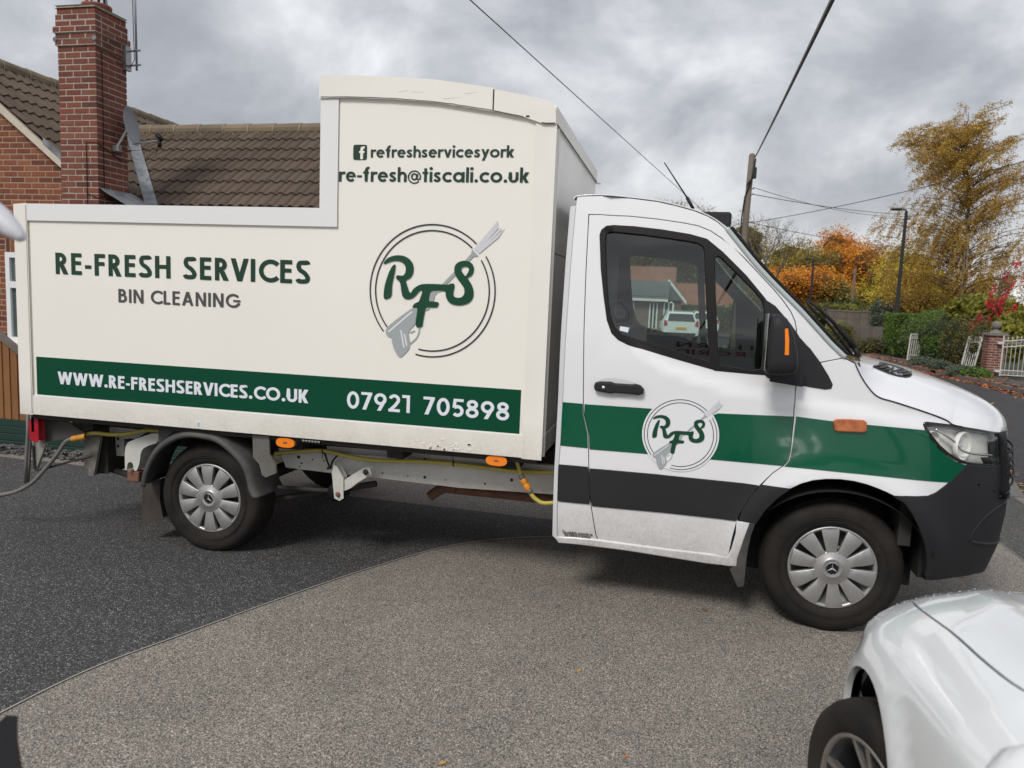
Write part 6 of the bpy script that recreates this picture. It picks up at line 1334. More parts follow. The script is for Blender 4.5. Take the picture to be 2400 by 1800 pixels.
# ---- grey board fences
def boardfence(a,c,h,label,rails=False,wd=.115):
    a=np.array(a,float); c=np.array(c,float); L=np.linalg.norm(c-a); t=(c-a)/L; th=math.atan2(t[1],t[0]); fr=empty('board_fence',(a[0],a[1],0),label,'fence'); n=int(L/wd)
    src=[]
    for k in range(4): q=MB(); q.cbox((0,-.009,.02),(wd-.012,.009,h-random.uniform(0,.03)),.003); src.append(mkmesh('board',q.V,q.F,GREYW))
    for i in range(n):
        o=link(bpy.data.objects.new('board',random.choice(src)),fr); p=a+t*(i*wd); o.location=(p[0],p[1],0); o.rotation_euler=(0,0,th)
    k=max(1,int(round(L/2.4)))
    for i in range(k+1):
        p=a+t*(L*i/k); q=MB(); q.cbox((p[0]-.05,p[1]-.07,0),(p[0]+.05,p[1]+.03,h+.03),.008); q.build('post',GREYW,fr)
    Mx=Matrix.Translation((a[0],a[1],0))@Matrix.Rotation(th,4,'Z')
    for z in ((h-.04,h*.55) if rails else (h-.02,)):
        q=MB(); q.box((0,-.045,z-.035),(L,-.012,z+.035),Mx); q.build('rail',GREYW,fr)
boardfence((8.35,32.2),(7.0,35.2),1.14,'weathered grey close board fence by the road bend left of the street lamp',False)
a=on((1940,730),'Y',40); c=on((2075,732),'Y',39.); boardfence((a[0],40),(c[0],39),1.86,'taller weathered grey fence with rails standing behind the lower board fence',True)
# ================================================================ FOLIAGE
def leafmat(name,cols,rough=.6):
    m=bpy.data.materials.new(name); m.use_nodes=True; nt=m.node_tree; b=nt.nodes['Principled BSDF']; b.inputs['Roughness'].default_value=rough; b.inputs['Specular IOR Level'].default_value=.25
    g=N(nt,'ShaderNodeNewGeometry'); n=noise(nt,g.outputs['Position'],.9,4,.6); w_=N(nt,'ShaderNodeTexWhiteNoise'); 
    sc=N(nt,'ShaderNodeVectorMath',operation='SCALE'); sc.inputs[3].default_value=9.; nt.links.new(g.outputs['Position'],sc.inputs[0]); fl=N(nt,'ShaderNodeVectorMath',operation='FLOOR'); nt.links.new(sc.outputs[0],fl.inputs[0]); nt.links.new(fl.outputs[0],w_.inputs['Vector'])
    f=MA(nt,'ADD',MA(nt,'MULTIPLY',n.outputs[0],.62),MA(nt,'MULTIPLY',w_.outputs['Value'],.40)); k=len(cols)
    r=ramp(nt,f,[(.18+.64*i/(k-1),c) for i,c in enumerate(cols)]); nt.links.new(r.outputs[0],b.inputs['Base Color'])
    tr=N(nt,'ShaderNodeBsdfTranslucent'); nt.links.new(r.outputs[0],tr.inputs[0]); ms=N(nt,'ShaderNodeMixShader',i={0:.28}); o=nt.nodes['Material Output']; nt.links.new(b.outputs[0],ms.inputs[1]); nt.links.new(tr.outputs[0],ms.inputs[2]); nt.links.new(ms.outputs[0],o.inputs[0]); return m
def leaves_np(name,P,size,m,parent=None,up=.3,asp=.55,kind=None,dirv=None):
    """P: n x 3 leaf centres; one quad each"""
    n=len(P); D=RNG.normal(size=(n,3)); D[:,2]*=.7
    if dirv is not None: D=D*.45+np.array(dirv)
    D/=np.linalg.norm(D,axis=1)[:,None]; N_=RNG.normal(size=(n,3)); N_[:,2]+=up; Sd=np.cross(D,N_); Sd/=np.linalg.norm(Sd,axis=1)[:,None]
    s=size*RNG.uniform(.6,1.35,n)[:,None]; a=P-D*s*.5; c=P+D*s*.5; b1=P+Sd*s*asp*.5; b2=P-Sd*s*asp*.5
    V=np.stack([a,b1,c,b2],1).reshape(-1,3); me=bpy.data.meshes.new(name); me.vertices.add(4*n); me.vertices.foreach_set('co',V.ravel().astype(np.float32))
    me.loops.add(4*n); me.loops.foreach_set('vertex_index',np.arange(4*n,dtype=np.int32)); me.polygons.add(n); me.polygons.foreach_set('loop_start',np.arange(0,4*n,4,dtype=np.int32)); me.polygons.foreach_set('loop_total',np.full(n,4,dtype=np.int32)); me.materials.append(m); me.update(); me.validate()
    o=link(bpy.data.objects.new(name,me),parent)
    if kind: o['kind']=kind
    return o
def blobs(bl,n,shell=.35,clump=0,csz=.3):
    """points in the outer shells of ellipsoids (cx,cy,cz,rx,ry,rz,weight), gathered in clumps"""
    w_=np.array([b[6] if len(b)>6 else b[3]*b[5] for b in bl],float); w_/=w_.sum(); out=[]
    for b,k in zip(bl,(w_*n).astype(int)):
        kc=max(1,k//clump) if clump else k; d=RNG.normal(size=(kc,3)); d/=np.linalg.norm(d,axis=1)[:,None]; r=1-shell*RNG.random(kc)**1.5; q=np.array(b[:3])+d*r[:,None]*np.array(b[3:6])
        if clump: q=np.repeat(q,clump,0); q=q+RNG.normal(size=q.shape)*csz
        out.append(q)
    return np.concatenate(out)
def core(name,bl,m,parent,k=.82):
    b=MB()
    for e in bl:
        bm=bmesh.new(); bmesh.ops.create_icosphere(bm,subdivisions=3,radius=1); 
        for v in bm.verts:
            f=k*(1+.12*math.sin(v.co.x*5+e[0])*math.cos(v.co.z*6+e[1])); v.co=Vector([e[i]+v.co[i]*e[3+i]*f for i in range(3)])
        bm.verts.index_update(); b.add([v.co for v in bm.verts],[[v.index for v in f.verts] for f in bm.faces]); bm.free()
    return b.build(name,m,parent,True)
def colm(n,*c): return leafmat(n,list(c))
L_OL=colm('olive_autumn_leaves',(0.086,0.079,0.026),(0.212,0.175,0.046),(0.397,0.310,0.075),(0.545,0.370,0.099))
L_OR=colm('orange_autumn_leaves',(0.194,0.078,0.022),(0.555,0.207,0.032),(0.850,0.376,0.051),(0.850,0.555,0.098))
L_YE=colm('yellow_green_autumn_leaves',(0.152,0.143,0.027),(0.423,0.338,0.048),(0.709,0.555,0.074),(0.850,0.741,0.135))
L_BI=colm('golden_birch_leaves',(0.170,0.100,0.020),(0.380,0.235,0.045),(0.550,0.350,0.075),(0.680,0.480,0.130))
L_GR=colm('green_hedge_leaves',(0.034,0.063,0.017),(0.090,0.154,0.034),(0.169,0.267,0.056),(0.267,0.366,0.085))
L_DG=colm('dark_green_leaves',(0.015,0.030,0.011),(0.034,0.066,0.019),(0.059,0.102,0.030),(0.094,0.150,0.047))
L_IV=colm('dark_ivy_leaves',(0.032,0.045,0.019),(0.088,0.111,0.039),(0.190,0.174,0.057),(0.381,0.253,0.079))
L_SG=colm('grey_green_shrub_leaves',(0.046,0.058,0.039),(0.098,0.124,0.085),(0.156,0.189,0.137),(0.208,0.234,0.182))
L_BR=colm('reddish_brown_leaves',(0.048,0.024,0.016),(0.120,0.058,0.032),(0.192,0.096,0.048),(0.240,0.144,0.064))
L_RD=colm('scarlet_leaves',(0.264,0.014,0.022),(0.480,0.024,0.036),(0.660,0.054,0.072),(0.744,0.108,0.120))
L_YG=colm('bright_yellow_green_leaves',(0.060,0.072,0.012),(0.156,0.168,0.024),(0.288,0.276,0.048),(0.420,0.360,0.072))
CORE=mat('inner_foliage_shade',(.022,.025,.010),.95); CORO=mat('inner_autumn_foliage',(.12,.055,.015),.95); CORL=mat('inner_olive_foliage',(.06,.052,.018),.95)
BARK=mat('brown_bark',(.09,.07,.05),.9,bump=(20,.5)); BIRK=mat('white_birch_bark',(.42,.39,.35),.8,var=(5,.8,(.10,.08,.07)),bump=(12,.5))
def tree(label,x,y,h,w_,lm,n,size,cols=6,seed=0,cat='tree',group='autumn trees beyond the road'):
    random.seed(seed); t=empty('autumn_tree',(x,y,0),label,cat,group)
    b=MB(); b.tube([(x,y,-.1),(x+.1,y,h*.4),(x+.2,y,h*.75)],[.22,.16,.06],8); 
    for k in range(5): a=random.uniform(0,6.28); b.tube([(x+.1,y,h*.35),(x+math.cos(a)*w_*.25,y+math.sin(a)*w_*.25,h*.55),(x+math.cos(a)*w_*.4,y+math.sin(a)*w_*.4,h*.8)],[.10,.06,.03],6)
    b.build('trunk',BARK,t,True)
    bl=[(x,y,h*.5,w_*.38,w_*.38,h*.36)]
    for k in range(cols):
        a=6.28*k/cols+random.uniform(-.3,.3); rr=random.uniform(.20,.34)*w_; s=random.uniform(.20,.30)
        bl.append((x+math.cos(a)*rr,y+math.sin(a)*rr,h*random.uniform(.35,.80),w_*s,w_*s,h*random.uniform(.16,.22)))
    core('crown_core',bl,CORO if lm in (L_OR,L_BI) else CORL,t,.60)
    leaves_np('crown',blobs(bl,int(n*3.0),.5,14,w_*.032),size*.72,lm,t)
    return t
def at(px,Y): return on((px,715),'Y',Y)[0]
T=[('olive brown tree on the left of the wood, behind the windscreen',1868,62,8.4,8.5,L_OL,11000,1),
('tall reddish orange tree rising from the middle of the wood',1952,64,8.9,6.2,L_OR,9000,2),
('bright orange tree right of the middle of the wood',2012,60,8.0,6.6,L_OR,9000,3),
('low orange tree in front of the wood by the wiper',1868,56,5.2,6.5,L_OR,8000,4),
('yellow tree between the orange trees and the birch',2075,58,6.8,6.8,L_YE,8000,5),
('low dull yellow tree at the far left of the wood, behind the cab',1800,66,6.0,7,L_YE,6000,7),
('yellow tree left of the birch behind the street lamp',2128,46,5.3,4.8,L_YE,8000,8),
('orange brown tree in the gap between two orange trees',1982,70,7.6,6,L_OR,6000,9),
('green brown tree behind the bonnet wiper, in front of the orange ones',1930,55,4.6,5,L_OL,6000,10),
('tall olive tree seen through the cab window on the left',1545,66,11.5,10,L_OL,8000,11),
('broad olive tree seen through the cab window in the middle',1600,68,11,10,L_OL,8000,12),
('olive tree seen through the quarter window',1690,70,10.0,10,L_OL,8000,13),
('dull green tree behind the houses and the box',1450,80,7,10,L_DG,5000,14)]
for lab,px,Y,h,w_,lm,n,sd_ in T: tree(lab,at(px,Y),Y,h,w_,lm,n,.23,7,sd_)
t=empty('far_woodland',(at(2010,60),60,0),'reddish brown scrub along the foot of the wood','shrub'); bl=[(at(px,52),52,z,2.2,1.5,r) for px,z,r in ((2070,1.2,1.5),(2110,1.3,1.5),(2040,1.0,1.1),(2000,.9,1.0))]
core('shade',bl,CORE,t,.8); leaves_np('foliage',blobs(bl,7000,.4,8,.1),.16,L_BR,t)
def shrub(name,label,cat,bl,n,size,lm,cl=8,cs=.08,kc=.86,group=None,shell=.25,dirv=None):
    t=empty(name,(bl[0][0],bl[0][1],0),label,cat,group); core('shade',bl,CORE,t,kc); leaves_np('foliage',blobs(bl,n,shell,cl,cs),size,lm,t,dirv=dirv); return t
shrub('dark_bush','round dark green clipped bush above the grey fence','bush',[(at(1982,46),46,1.9,1.9,1.2,.55),(at(2005,46),46,1.85,1.2,1.2,.5)],4000,.13,L_DG)
shrub('yellow_green_bush','long yellow green hedge top behind the taller grey fence','hedge',[(at(x_,43),43,1.55,1.3,.9,.65) for x_ in (1945,1975,2005,2035,2065,2090)],7000,.13,L_YG)
shrub('brown_bush','small brown bush left of the dark green bush','bush',[(at(1932,46),46,1.5,.8,.8,.9)],1800,.12,L_BR)
shrub('golden_bush','golden yellow clipped bush at the left end of the low board fence','bush',[(at(1975,34.5),34.5,.65,.55,.6,.58),(at(1960,34.8),34.8,.6,.5,.6,.55)],3500,.08,L_YG)
shrub('overhanging_shrub','grey green shrub hanging over the low board fence beside the lamp','shrub',[(at(2078,33.6),33.6,1.35,.62,.6,.75),(at(2068,34),34,1.9,.5,.6,.5)],5000,.10,L_SG,shell=.4)
shrub('low_bush','low brown green bush at the foot of the low board fence','bush',[(at(2052,31.5),31.3,.28,.75,.4,.34),(at(2040,31.8),31.8,.24,.5,.4,.28)],3000,.08,L_IV)
shrub('purple_shrub','dark purplish shrub behind the clipped hedge','shrub',[(at(2125,36),36,1.7,1.1,.9,.9),(at(2150,36),36,1.9,1.0,.9,.8)],5000,.10,L_BR)
# hedges: trimmed box hedge and the big ivy-clad mass
def boxpts(x0,y0,z0,x1,y1,z1,n):
    P=RNG.random((n,3))*np.array([x1-x0,y1-y0,z1-z0])+np.array([x0,y0,z0]); f=RNG.integers(0,3,n)
    P[f==0,0]=x0+RNG.normal(0,.03,(f==0).sum()); P[f==1,1]=y0+RNG.normal(0,.03,(f==1).sum()); P[f==2,2]=z1+RNG.normal(0,.025,(f==2).sum()); return P
hx=at(2104,30.6)
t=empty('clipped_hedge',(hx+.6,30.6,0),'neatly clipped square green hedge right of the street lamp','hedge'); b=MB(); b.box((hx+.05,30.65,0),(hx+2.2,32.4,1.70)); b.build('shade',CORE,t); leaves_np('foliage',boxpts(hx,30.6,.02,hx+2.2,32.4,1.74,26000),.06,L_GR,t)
bl=[]
for px,Y,z,r in ((2150,28.6,1.0,1.0),(2172,27.4,1.05,1.1),(2195,26.2,1.1,1.15),(2215,25.2,1.15,1.15),(2235,24.4,1.15,1.1),(2255,23.8,1.05,1.0),(2180,28.4,1.3,.95),(2225,26.6,1.5,.85)): Y+=.9; bl.append((at(px,Y)+.25,Y,z-.25,.85,.9,r))
shrub('mixed_hedge','large bulging green hedge behind the leaning white gates','hedge',bl,42000,.065,L_GR,10,.06,.9,shell=.16)
bl=[(at(2262,24.2)+.15,24.2,.85,.72,.7,.95),(at(2285,23.4)+.15,23.4,.80,.6,.6,.9),(at(2305,22.2)+.2,22.4,.72,.5,.5,.85)]
shrub('ivy_hedge','darker brown tinged ivy hedge next to the brick pier','hedge',bl,20000,.06,L_IV,10,.05,.9,shell=.16)
shrub('feathery_shrub','bright green feathery shrub arching above the hedge','shrub',[(at(2290,25)+.2,25,2.0,1.1,.7,.42),(at(2318,24)+.3,24,1.85,.8,.6,.45)],9000,.16,L_YG,10,.08,.7,dirv=(-.6,0,-.3))
shrub('garden_shrub','green strap leaved plant inside the gate at the right edge','shrub',[(at(2392,21.8),22.0,1.15,.6,.5,.7)],4000,.18,L_YG,8,.06,.7,dirv=(.2,0,-.6))
for k,(px,Y,w_,h_,lab) in enumerate(((2165,25.6,.45,.16,'grey green lavender clump at the foot of the hedge near the lamp'),(2178,23.8,.6,.26,'grey green lavender clump below the middle of the hedge'),(2210,22.6,.5,.24,'grey green lavender clump left of the leaning gate'),(2268,20.6,.55,.26,'grey green lavender clump right of the leaning gate'),(2298,20.1,.45,.22,'grassy clump against the foot of the brick pier'))):
    shrub('lavender_clump',lab,'plant',[(at(px,Y)+.1,Y,.06,w_*.85,.35,h_*.8)],2200,.06,L_SG if k<4 else L_GR,8,.04,.75,'grey green clumps on the verge')
# birch leaning with the wind
BYY=34.; BS=1.01
bt=empty('birch_tree',(11,34,0),'tall golden birch with drooping windswept branches at the right','tree')
bx0=at(2250,BYY)
trunk=[Vector((bx0+dx,BYY,z*BS)) for dx,z in ((.02,-.1),(0,2.),(.05,4.),(-.05,6.),(-.25,8.),(-.95,10.15))]
b=MB(); b.tube(catmull([np.array(v) for v in trunk],5),[.17-.006*i for i in range(26)],10); b.build('trunk',BIRK,bt,True)
random.seed(5); strands=[]; bb=MB(); LV=[]
def tpt(z): 
    zs_=[v.z for v in trunk]; return Vector((np.interp(z,zs_,[v.x for v in trunk]),BYY,z))
for k in range(200):
    z=random.uniform(1.9,9.9)*BS; p=tpt(z); a=random.uniform(0,6.28); f=min(1,(z-1.9)/8.6)
    L=random.uniform(.9,2.3)*(2.1-1.25*f) if z>3 else random.uniform(1.6,3.6)
    rise=random.uniform(.35,.9)*(L*.6)*(.7+f*.35)
    e=p+Vector((math.cos(a)*L-.35*f,math.sin(a)*L,rise)); m=p+Vector((math.cos(a)*L*.45,math.sin(a)*L*.45,rise*.75))
    br=catmull([np.array(p),np.array(m),np.array(e)],4); bb.tube(br,[.028-.0026*i for i in range(len(br))],5)
    for j in range(12):
        q=np.array(br[min(len(br)-1,1+int(random.random()**.6*(len(br)-1)))])+RNG.normal(size=3)*.16; L2=random.uniform(.5,1.35)*(1.15-.35*f); wind=random.uniform(.25,.75)*(.35+1.1*f); pts=[]
        for s in np.linspace(0,1,6): pts.append(q+np.array([-wind*s*L2*(1-.25*s)*1.15,0,-.95*L2*s*s*(1.1-.75*f)-.15*s*L2*(1-f)+.16*s*f])+RNG.normal(size=3)*.02)
        if j<3: bb.tube(pts,[.008,.006,.005,.004,.003,.002],3,False)
        n=int(72*L2*random.uniform(.6,1.2)); tt=RNG.random(n)*5; i0=tt.astype(int).clip(0,4); fr_=(tt-i0)[:,None]; A=np.array(pts); LV.append(A[i0]*(1-fr_)+A[i0+1]*fr_+RNG.normal(size=(n,3))*np.array([.055,.06,.05]))
bb.build('branch',mat('birch_twig',(.13,.085,.06),.8),bt,True)['kind']='stuff'
leaves_np('crown',np.concatenate(LV),.058,L_BI,bt,asp=.75)
# red-leaved small tree
rx_=at(2345,22.6); rt_=empty('red_leaved_tree',(rx_,22.6,0),'small multi stemmed tree with hanging scarlet leaves behind the brick pier','tree'); b=MB(); LV=[]; random.seed(9)
stem=[(rx_-.02,22.6,0),(rx_+.02,22.6,1.2),(rx_-.06,22.6,2.2),(rx_-.10,22.6,3.1)]; b.tube(catmull([np.array(p) for p in stem],4),[.06-.0035*i for i in range(13)],8)
b.tube([(rx_,22.6,.9),(rx_-.25,22.6,1.35),(rx_-.55,22.5,1.85)],[.035,.025,.015],6)
for k in range(30):
    z=random.uniform(1.0,3.1); a=random.uniform(0,6.28); L=random.uniform(.25,.80); p=np.array([rx_-.04,22.6,z]); e=p+np.array([math.cos(a)*L,math.sin(a)*L*.6,L*random.uniform(.2,.7)])
    b.tube([p,(p+e)/2+np.array([0,0,.04]),e],[.014,.009,.005],5)
    if random.random()<.85:
        n=random.randint(16,40); q=e+RNG.normal(size=(n,3))*np.array([.06,.06,.09])-np.array([0,0,.08]); LV.append(q)
b.build('trunk',BARK,rt_,True); leaves_np('crown',np.concatenate(LV),.11,L_RD,rt_,asp=.42,dirv=(0,0,-1.3))
# bare tree by the pole
bt2=empty('bare_tree',(at(1800,45),45,0),'leafless tree with fine grey branches between the pole and the wood','tree'); random.seed(21); b=MB(); cnt=[0]
def grow(p,d,L,r,dep):
    if dep==0 or cnt[0]>900: return
    e=p+d*L; b.tube([p,p+d*L*.5+Vector((random.gauss(0,.02),0,random.gauss(0,.02)))*L,e],[r,r*.8,r*.6],4 if dep<4 else 6,False); cnt[0]+=1
    for k in range(3 if dep>2 else 3):
        nd=(d+Vector((random.gauss(0,.42),random.gauss(0,.42),random.gauss(.12,.25)))).normalized(); grow(e,nd,L*random.uniform(.62,.82),r*.58,dep-1)
bxx=at(1790,45); grow(Vector((bxx,45,0)),Vector((0.02,0,1)),2.3,.13,7); b.build('branch',mat('grey_twig',(.16,.14,.13),.9),bt2)
# ---- brick pier with ball, gates
PBR=bpy.data.materials.new('pier_brick'); PBR.use_nodes=True; brickmat(PBR,[(.13,.04,.03),(.17,.05,.035),(.21,.07,.05),(.12,.045,.04),(.25,.10,.07)])
STN=mat('weathered_stone',(.22,.20,.175),.9,var=(14,.8,(.12,.11,.095)),bump=(30,.6))
gy=20.6; px0=on((2318,800),'Y',gy)[0]; px1=px0+.46
pier=empty('brick_gate_pier',(px0+.23,gy+.2,0),'red brick gate pier with stone cap and ball','gate pier')
b=MB(); b.box((px0+.006,gy+.006,0),(px1-.006,gy+.45,1.20)); mo2=b.build('pier_core',MORTC,pier)
for k in range(16):
    z=.003+k*.075; segs=((0,.215),(.2255,.2255)) if k%2 else ((0,.102),(.112,.215),(.337,.113))
    for a_,L_ in segs: brick(px0+a_,gy,z,L_,.08,.065,PBR,mo2)
    for a_,L_ in (((.09,.12),(.22,.22)) if k%2 else ((.09,.23),(.33,.11))): 
        brick(px0,gy+a_,z,.06,L_,.065,PBR,mo2)
b=MB(); b.cbox((px0-.05,gy-.05,1.20),(px1+.05,gy+.5,1.255),.012); b.cbox((px0-.02,gy-.02,1.255),(px1+.02,gy+.47,1.29),.012); b.build('cap_stone',STN,pier)
b=MB(); b.lathe([(.16,0),(.14,.05),(.07,.08),(.06,.10)]+[(.125*math.cos(a),.22+.125*math.sin(a)) for a in np.linspace(-1.2,1.57,12)],(px0+.23,gy+.22,1.29),(0,0,1),24); b.build('ball_finial',STN,pier,True)
WI=mat('white_painted_iron',(.62,.60,.58),.5,var=(20,.4,(.45,.42,.38)))
def cscroll(b,x,y,z,r,s=1):
    b.tube([(x+s*r*(1-.35*t/6)*math.cos(t*.9),y,z+r*(1-.35*t/6)*math.sin(t*.9)) for t in range(7)],.006,4,False)
gt=empty('white_iron_gate',(px1+.5,gy,0),'white wrought iron drive gate with spear tops hinged to the brick pier','gate')
gx0=on((2352,800),'Y',gy-.1)[0]; gyy=gy-.10
b=MB(); b.tube([(gx0,gyy,.03),(gx0,gyy,1.22)],.022,8); b.build('gate_stile',WI,gt)
for z0,z1 in ((.06,.06),(.20,.20)): b=MB(); b.tube([(gx0,gyy,z0),(gx0+1.6,gyy,z1)],.016,6); b.build('gate_rail',WI,gt)
def arcz(x): return 1.06+.20*min(1,(x-gx0)/1.2)**1.4
for off in (0,-.17): b=MB(); b.tube([(gx0+dx,gyy,arcz(gx0+dx)+off) for dx in np.linspace(0,1.6,14)],.018,6); b.build('gate_rail',WI,gt)
for k in range(13):
    x=gx0+.115*(k+1); b=MB(); zt2=arcz(x)+(.02 if k%2 else .08); b.tube([(x,gyy,.06),(x,gyy,arcz(x)+.0)],.0085,5); b.build('gate_bar',WI,gt)
    if k%1==0: b=MB(); b.tube([(x,gyy,arcz(x)),(x,gyy,arcz(x)+.05),(x,gyy,arcz(x)+.07),(x,gyy,arcz(x)+.13)],[.008,.008,.020,.002],6); b.build('spear_top',WI,gt)
    b=MB(); cscroll(b,x-.058,gyy,.13,.036); cscroll(b,x-.058,gyy,arcz(x)-.085,.034,-1); b.build('scroll',WI,gt)
for z in (.15,.98): b=MB(); b.cbox((gx0-.14,gyy-.02,z-.02),(gx0,gyy+.12,z+.05),.006); b.build('hinge',WI,gt)
def leaning_gate(a,c,h,lean,label,bars=5):
    a=np.array(a,float); c=np.array(c,float); t=(c-a); L=np.linalg.norm(t); t/=L; g=empty('leaning_iron_gate',(a[0],a[1],0),label,'gate','small white iron gates leaning on the hedge')
    P_=lambda s,z: (a[0]+t[0]*s+lean[0]*z,a[1]+t[1]*s+lean[1]*z,z+.02)
    for s in (0,L): b=MB(); b.tube([P_(s,0),P_(s,h)],.028,6); b.build('gate_stile',WI,g)
    for z in (.02,.17,h-.16,h): b=MB(); b.tube([P_(0,z),P_(L,z)],.024,6); b.build('gate_rail',WI,g)
    for k in range(bars): s=L*(k+1)/(bars+1); b=MB(); b.tube([P_(s,.02),P_(s,h)],.015,5); b.build('gate_bar',WI,g)
    for z in (.10,h-.08):
        b=MB()
        for k in range(bars): cscroll(b,*P_(L*(k+.8)/(bars+1),z),.03)
        b.build('scroll',WI,g)
leaning_gate(on((2126,845),'Z',0)[:2],on((2151,845),'Z',0)[:2],.98,(.06,.05),'small white iron gate standing against the clipped hedge near the lamp',4)
leaning_gate(on((2250,869),'Z',0)[:2],(on((2252,868),'Z',0)[0]+.14,on((2252,868),'Z',0)[1]-.6),1.08,(.17,.05),'white iron gate leaning steeply on the ivy hedge left of the brick pier',5)
# ================================================================ HOUSES AND CARS ACROSS THE ROAD (seen through the cab)
RTI=mat('orange_roof_tiles',(.27,.105,.065),.8,var=(1,.5,(.20,.08,.05)),bump=(6,.6)); DTI=mat('grey_roof_tiles',(.12,.125,.13),.8,bump=(6,.6))
PANE=mat('dark_house_pane',(.03,.035,.04),.1)
BW=bpy.data.materials.new('far_brickwork'); BW.use_nodes=True; nt=BW.node_tree; bb_=nt.nodes['Principled BSDF']; bb_.inputs['Roughness'].default_value=.9
tcx=N(nt,'ShaderNodeTexCoord'); mpx=N(nt,'ShaderNodeMapping'); mpx.inputs['Rotation'].default_value=(R(90),0,0); bk=N(nt,'ShaderNodeTexBrick',i={'Scale':1.,'Mortar Size':.008,'Brick Width':.225,'Row Height':.075}); nt.links.new(tcx.outputs['Object'],mpx.inputs[0]); nt.links.new(mpx.outputs[0],bk.inputs['Vector']); bk.inputs['Color1'].default_value=(.14,.075,.055,1); bk.inputs['Color2'].default_value=(.10,.06,.05,1); bk.inputs['Mortar'].default_value=(.25,.22,.19,1); nt.links.new(bk.outputs[0],bb_.inputs['Base Color'])
def house(label,x0,x1,y0,y1,he,hr,roofm,gab='x',wins=(),group=None):
    h=empty('house',((x0+x1)/2,(y0+y1)/2,0),label,'house',group); b=MB(); b.box((x0,y0,0),(x1,y1,he)); ym=(y0+y1)/2; xm=(x0+x1)/2
    if gab=='x':
        for x in (x0,x1-.2): b.prism([(x,y0,he),(x,y1,he),(x,ym,hr-.1)],(.2,0,0))
    else:
        for y in (y0,y1-.2): b.prism([(x0,y,he),(x1,y,he),(xm,y,hr-.1)],(0,.2,0))
    b.build('wall',BW,h)
    b=MB(); o_=.3
    if gab=='x': b.prism([(x0-.2,y0-o_,he-.15),(x0-.2,ym,hr),(x0-.2,y1+o_,he-.15)],(x1-x0+.4,0,0))
    else: b.prism([(x0-o_,y0-.2,he-.15),(xm,y0-.2,hr),(x1+o_,y0-.2,he-.15)],(0,y1-y0+.4,0))
    b.build('roof',roofm,h)
    for (wx,wzz,ww,wh) in wins:
        b=MB(); f=.07; b.box((wx,y0-.04,wzz),(wx+ww,y0+.02,wzz+f)); b.box((wx,y0-.04,wzz+wh-f),(wx+ww,y0+.02,wzz+wh)); b.box((wx,y0-.04,wzz),(wx+f,y0+.02,wzz+wh)); b.box((wx+ww-f,y0-.04,wzz),(wx+ww,y0+.02,wzz+wh)); b.box((wx+ww/2-.03,y0-.04,wzz),(wx+ww/2+.03,y0+.02,wzz+wh)); w3=b.build('window',UPVC,h)
        b=MB(); b.box((wx+f,y0-.01,wzz+f),(wx+ww-f,y0-.005,wzz+wh-f)); b.build('pane',PANE,w3)
    # bargeboards / gutter
    b=MB()
    if gab=='y': b.prism([(x0-o_,y0-.22,he-.18),(xm,y0-.22,hr-.03),(x1+o_,y0-.22,he-.18),(x1+o_-.02,y0-.22,he-.38),(xm,y0-.22,hr-.25),(x0-o_+.02,y0-.22,he-.38)],(0,.04,0))
    else: b.box((x0-.2,y0-o_-.06,he-.26),(x1+.2,y0-o_+.02,he-.14))
    b.build('bargeboard',UPVC,h); return h
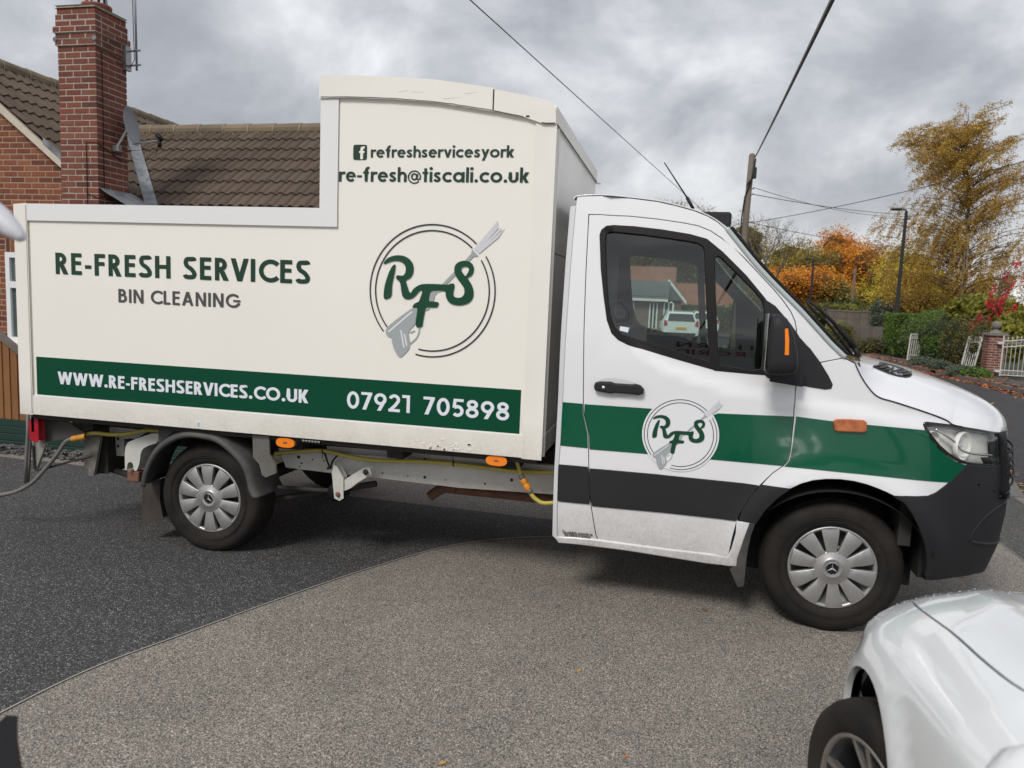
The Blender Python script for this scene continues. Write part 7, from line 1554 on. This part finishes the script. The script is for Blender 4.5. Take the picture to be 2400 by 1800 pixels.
# nearer brick gable end with white trimmed verge, orange roof behind, low orange roof on the right
XA=at(1468,34); XB=at(1556,34)
house('low brick house end with white framed windows, nearest seen through the cab window',XA-3.2,XB,34,40,2.15,3.0,DTI,'x',[(XA-.15,.55,.55,1.35),(XA+1.15,.45,.42,1.45),(XA+1.85,.9,.5,1.0)])
XC_=at(1510,46); house('brick house with a tall orange tiled roof seen through the cab window',XC_-3,at(1572,46),46,53,2.4,4.4,RTI,'x',[(XC_+.9,.9,.9,1.2)])
XD=at(1563,44); house('small projecting gable with white bargeboards in front of the orange roof',XD-.8,XD+.9,44.2,46,2.2,3.4,DTI,'y',[(XD-.3,1.9,.6,.5)])
XE=at(1622,56); house('low bungalow with an orange hipped roof right of the hatchback',XE-3,XE+3,56,61,1.9,3.6,RTI,'x')
def smallcar(x,y,yaw,paint,label,plate=True,scale=1.):
    t=empty('parked_hatchback',(x,y,0),label,'car','parked hatchbacks across the road'); Mx=Matrix.Translation((x,y,0))@Matrix.Rotation(yaw,4,'Z')
    # local: rear faces -Y, length 4.0 forward
    sec=[(0.,[(.62,.25),(.84,.32),(.87,.62),(.86,.86),(.80,.93),(.70,.95)]),(.12,[(.66,.20),(.87,.30),(.89,.62),(.87,.90),(.78,1.02),(.66,1.18)]),(.35,[(.70,.18),(.88,.28),(.90,.62),(.88,.92),(.76,1.15),(.60,1.42)]),(.8,[(.70,.18),(.88,.28),(.90,.62),(.88,.94),(.74,1.25),(.58,1.48)]),(1.9,[(.70,.18),(.88,.28),(.90,.62),(.88,.93),(.74,1.25),(.58,1.49)]),(2.6,[(.70,.18),(.88,.28),(.90,.62),(.88,.92),(.80,1.02),(.62,1.30)]),(3.1,[(.70,.18),(.88,.28),(.89,.60),(.86,.86),(.80,.93),(.60,.98)]),(3.8,[(.66,.2),(.84,.3),(.84,.55),(.80,.72),(.70,.80),(.5,.84)]),(4.0,[(.5,.25),(.68,.32),(.70,.5),(.66,.6),(.58,.64),(.4,.66)])]
    V=[];Fs=[]
    for yy,pr_ in sec:
        ring_=[(-a,z) for a,z in pr_]+[(a,z) for a,z in pr_[::-1]]; V+=[Mx@Vector((a,yy,z)) for a,z in ring_]
    m_=12
    for i in range(len(sec)-1):
        for j in range(m_): Fs.append((i*m_+j,i*m_+(j+1)%m_,(i+1)*m_+(j+1)%m_,(i+1)*m_+j))
    Fs.append(tuple(range(m_))); Fs.append(tuple(range((len(sec)-1)*m_,len(sec)*m_))[::-1]); auto_smooth(obj('body',V,Fs,paint,t),30)
    b=MB(); b.prism([Mx@Vector(p) for p in ((-.66,-.01,.97),(.66,-.01,.97),(.56,.20,1.33),(-.56,.20,1.33))],tuple(Mx.to_3x3()@Vector((0,.03,0)))); b.build('rear_window',PANE,t)
    for s in (-1,1):
        b=MB(); b.prism([Mx@Vector(p) for p in ((s*.84,-.03,.72),(s*.66,-.03,.76),(s*.70,-.01,.98),(s*.82,.0,1.02))],tuple(Mx.to_3x3()@Vector((0,.08,0)))); b.build('tail_light',REDL,t)
        b=MB(); b.prism([Mx@Vector(p) for p in ((s*.875,.5,.96),(s*.875,2.5,.96),(s*.70,2.2,1.34),(s*.64,.6,1.40))],tuple(Mx.to_3x3()@Vector((s*.015,0,0)))); b.build('side_window',PANE,t)
        for yy in (.65,3.2): b=MB(); b.lathe([(0,.0),(.2,.01),(.30,.0),(.31,-.03),(.31,-.18),(0,-.18)],Mx@Vector((s*.90,yy,.31)),Mx.to_3x3()@Vector((s,0,0)),20); b.build('wheel',TYRE,t,True)
    if plate: b=MB(); b.box((-.26,-.035,.58),(.26,-.01,.69),Mx); pl_=b.build('number_plate',mat('yellow_plate',(.65,.38,.01),.4),t)
    b=MB(); b.box((-.7,-.03,.24),(.7,.0,.42),Mx); b.build('bumper_insert',CLAD,t)
    return t
px=on((1594,800),'Z',0); smallcar(px[0],px[1],R(10),CPAINT,'white hatchback seen from behind through the cab window, with a yellow number plate')
px=on((1650,785),'Z',0); smallcar(px[0],px[1],R(6),CPAINT,'white car partly hidden behind the window divider, beyond the white hatchback',False)
shrub('far_hedge','green hedge in front of the low orange roof, seen through the cab','hedge',[(at(x_,52),52,.9,1.2,.8,1.1) for x_ in (1600,1625,1650,1690,1720)],4000,.16,L_GR)
# ================================================================ THINGS BEHIND THE CAMERA (seen reflected in the paint and glass)
uv=empty('utility_van',(1.5,-11.,0),'white utility company van with red and yellow chevrons parked behind the viewer','van')
b=MB(); b.cbox((-1.6,-12.,.45),(2.6,-10.,2.45),.12); b.cbox((2.5,-11.95,.45),(3.9,-10.05,1.5),.15); b.build('body',CPAINT,uv)
for k in range(7):
    x=-1.5+k*.58; b=MB(); b.prism([(x,-9.995,.75),(x+.30,-9.995,.75),(x+.60,-9.995,1.15),(x+.30,-9.995,1.15)],(0,.01,0)); b.build('chevron',mat('chevron_red',(.35,.01,.02),.4) if k==0 else bpy.data.materials['chevron_red'],uv)
b=MB(); b.box((-1.55,-9.998,.74),(2.55,-9.99,1.16)); b.build('chevron_panel',mat('chevron_yellow',(.65,.5,.02),.4),uv)
RDL=mat('red_van_lettering',(.35,.01,.02),.4)
def backtext(s,x0,x1,z,cap,m):
    W_,Ps=text_geo(s,.13,.16)
    for gi in sorted(set(g for g,_,_ in Ps)):
        V=[];Fs=[]
        for g,ly,P in Ps:
            if g!=gi: continue
            k=len(V); V+=[(x1-(x1-x0)*a/W_,-9.985+.0004*ly,z+b_*cap) for a,b_ in P]; Fs.append(tuple(range(k,k+len(P))))
        obj('letter',V,Fs,m,uv)
backtext('NORTHERN',-.9,1.6,1.95,.17,GREYT); backtext('POWERGRID',-.9,1.6,1.70,.17,RDL)
for x in (-.8,3.): b=MB(); b.lathe([(0,0),(.34,0),(.35,-.2),(0,-.2)],(x,-10.,.35),(0,1,0),24); b.build('wheel',TYRE,uv,True)
b=MB(); b.box((2.7,-9.99,1.45),(3.5,-9.98,2.0)); b.build('side_window',PANE,uv)
house('brick house with a grey roof across the street behind the viewer',-16,-6,-46,-39,2.8,5.2,DTI,'x')
for lab,x,y,h,w_,lm,sd_ in (('green tree behind the viewer on the right',9,-45,7,9,L_DG,32),('yellow tree behind the viewer in the middle',0,-50,7,9,L_YE,33)): tree(lab,x,y,h,w_,lm,4000,.35,6,sd_,group=None)
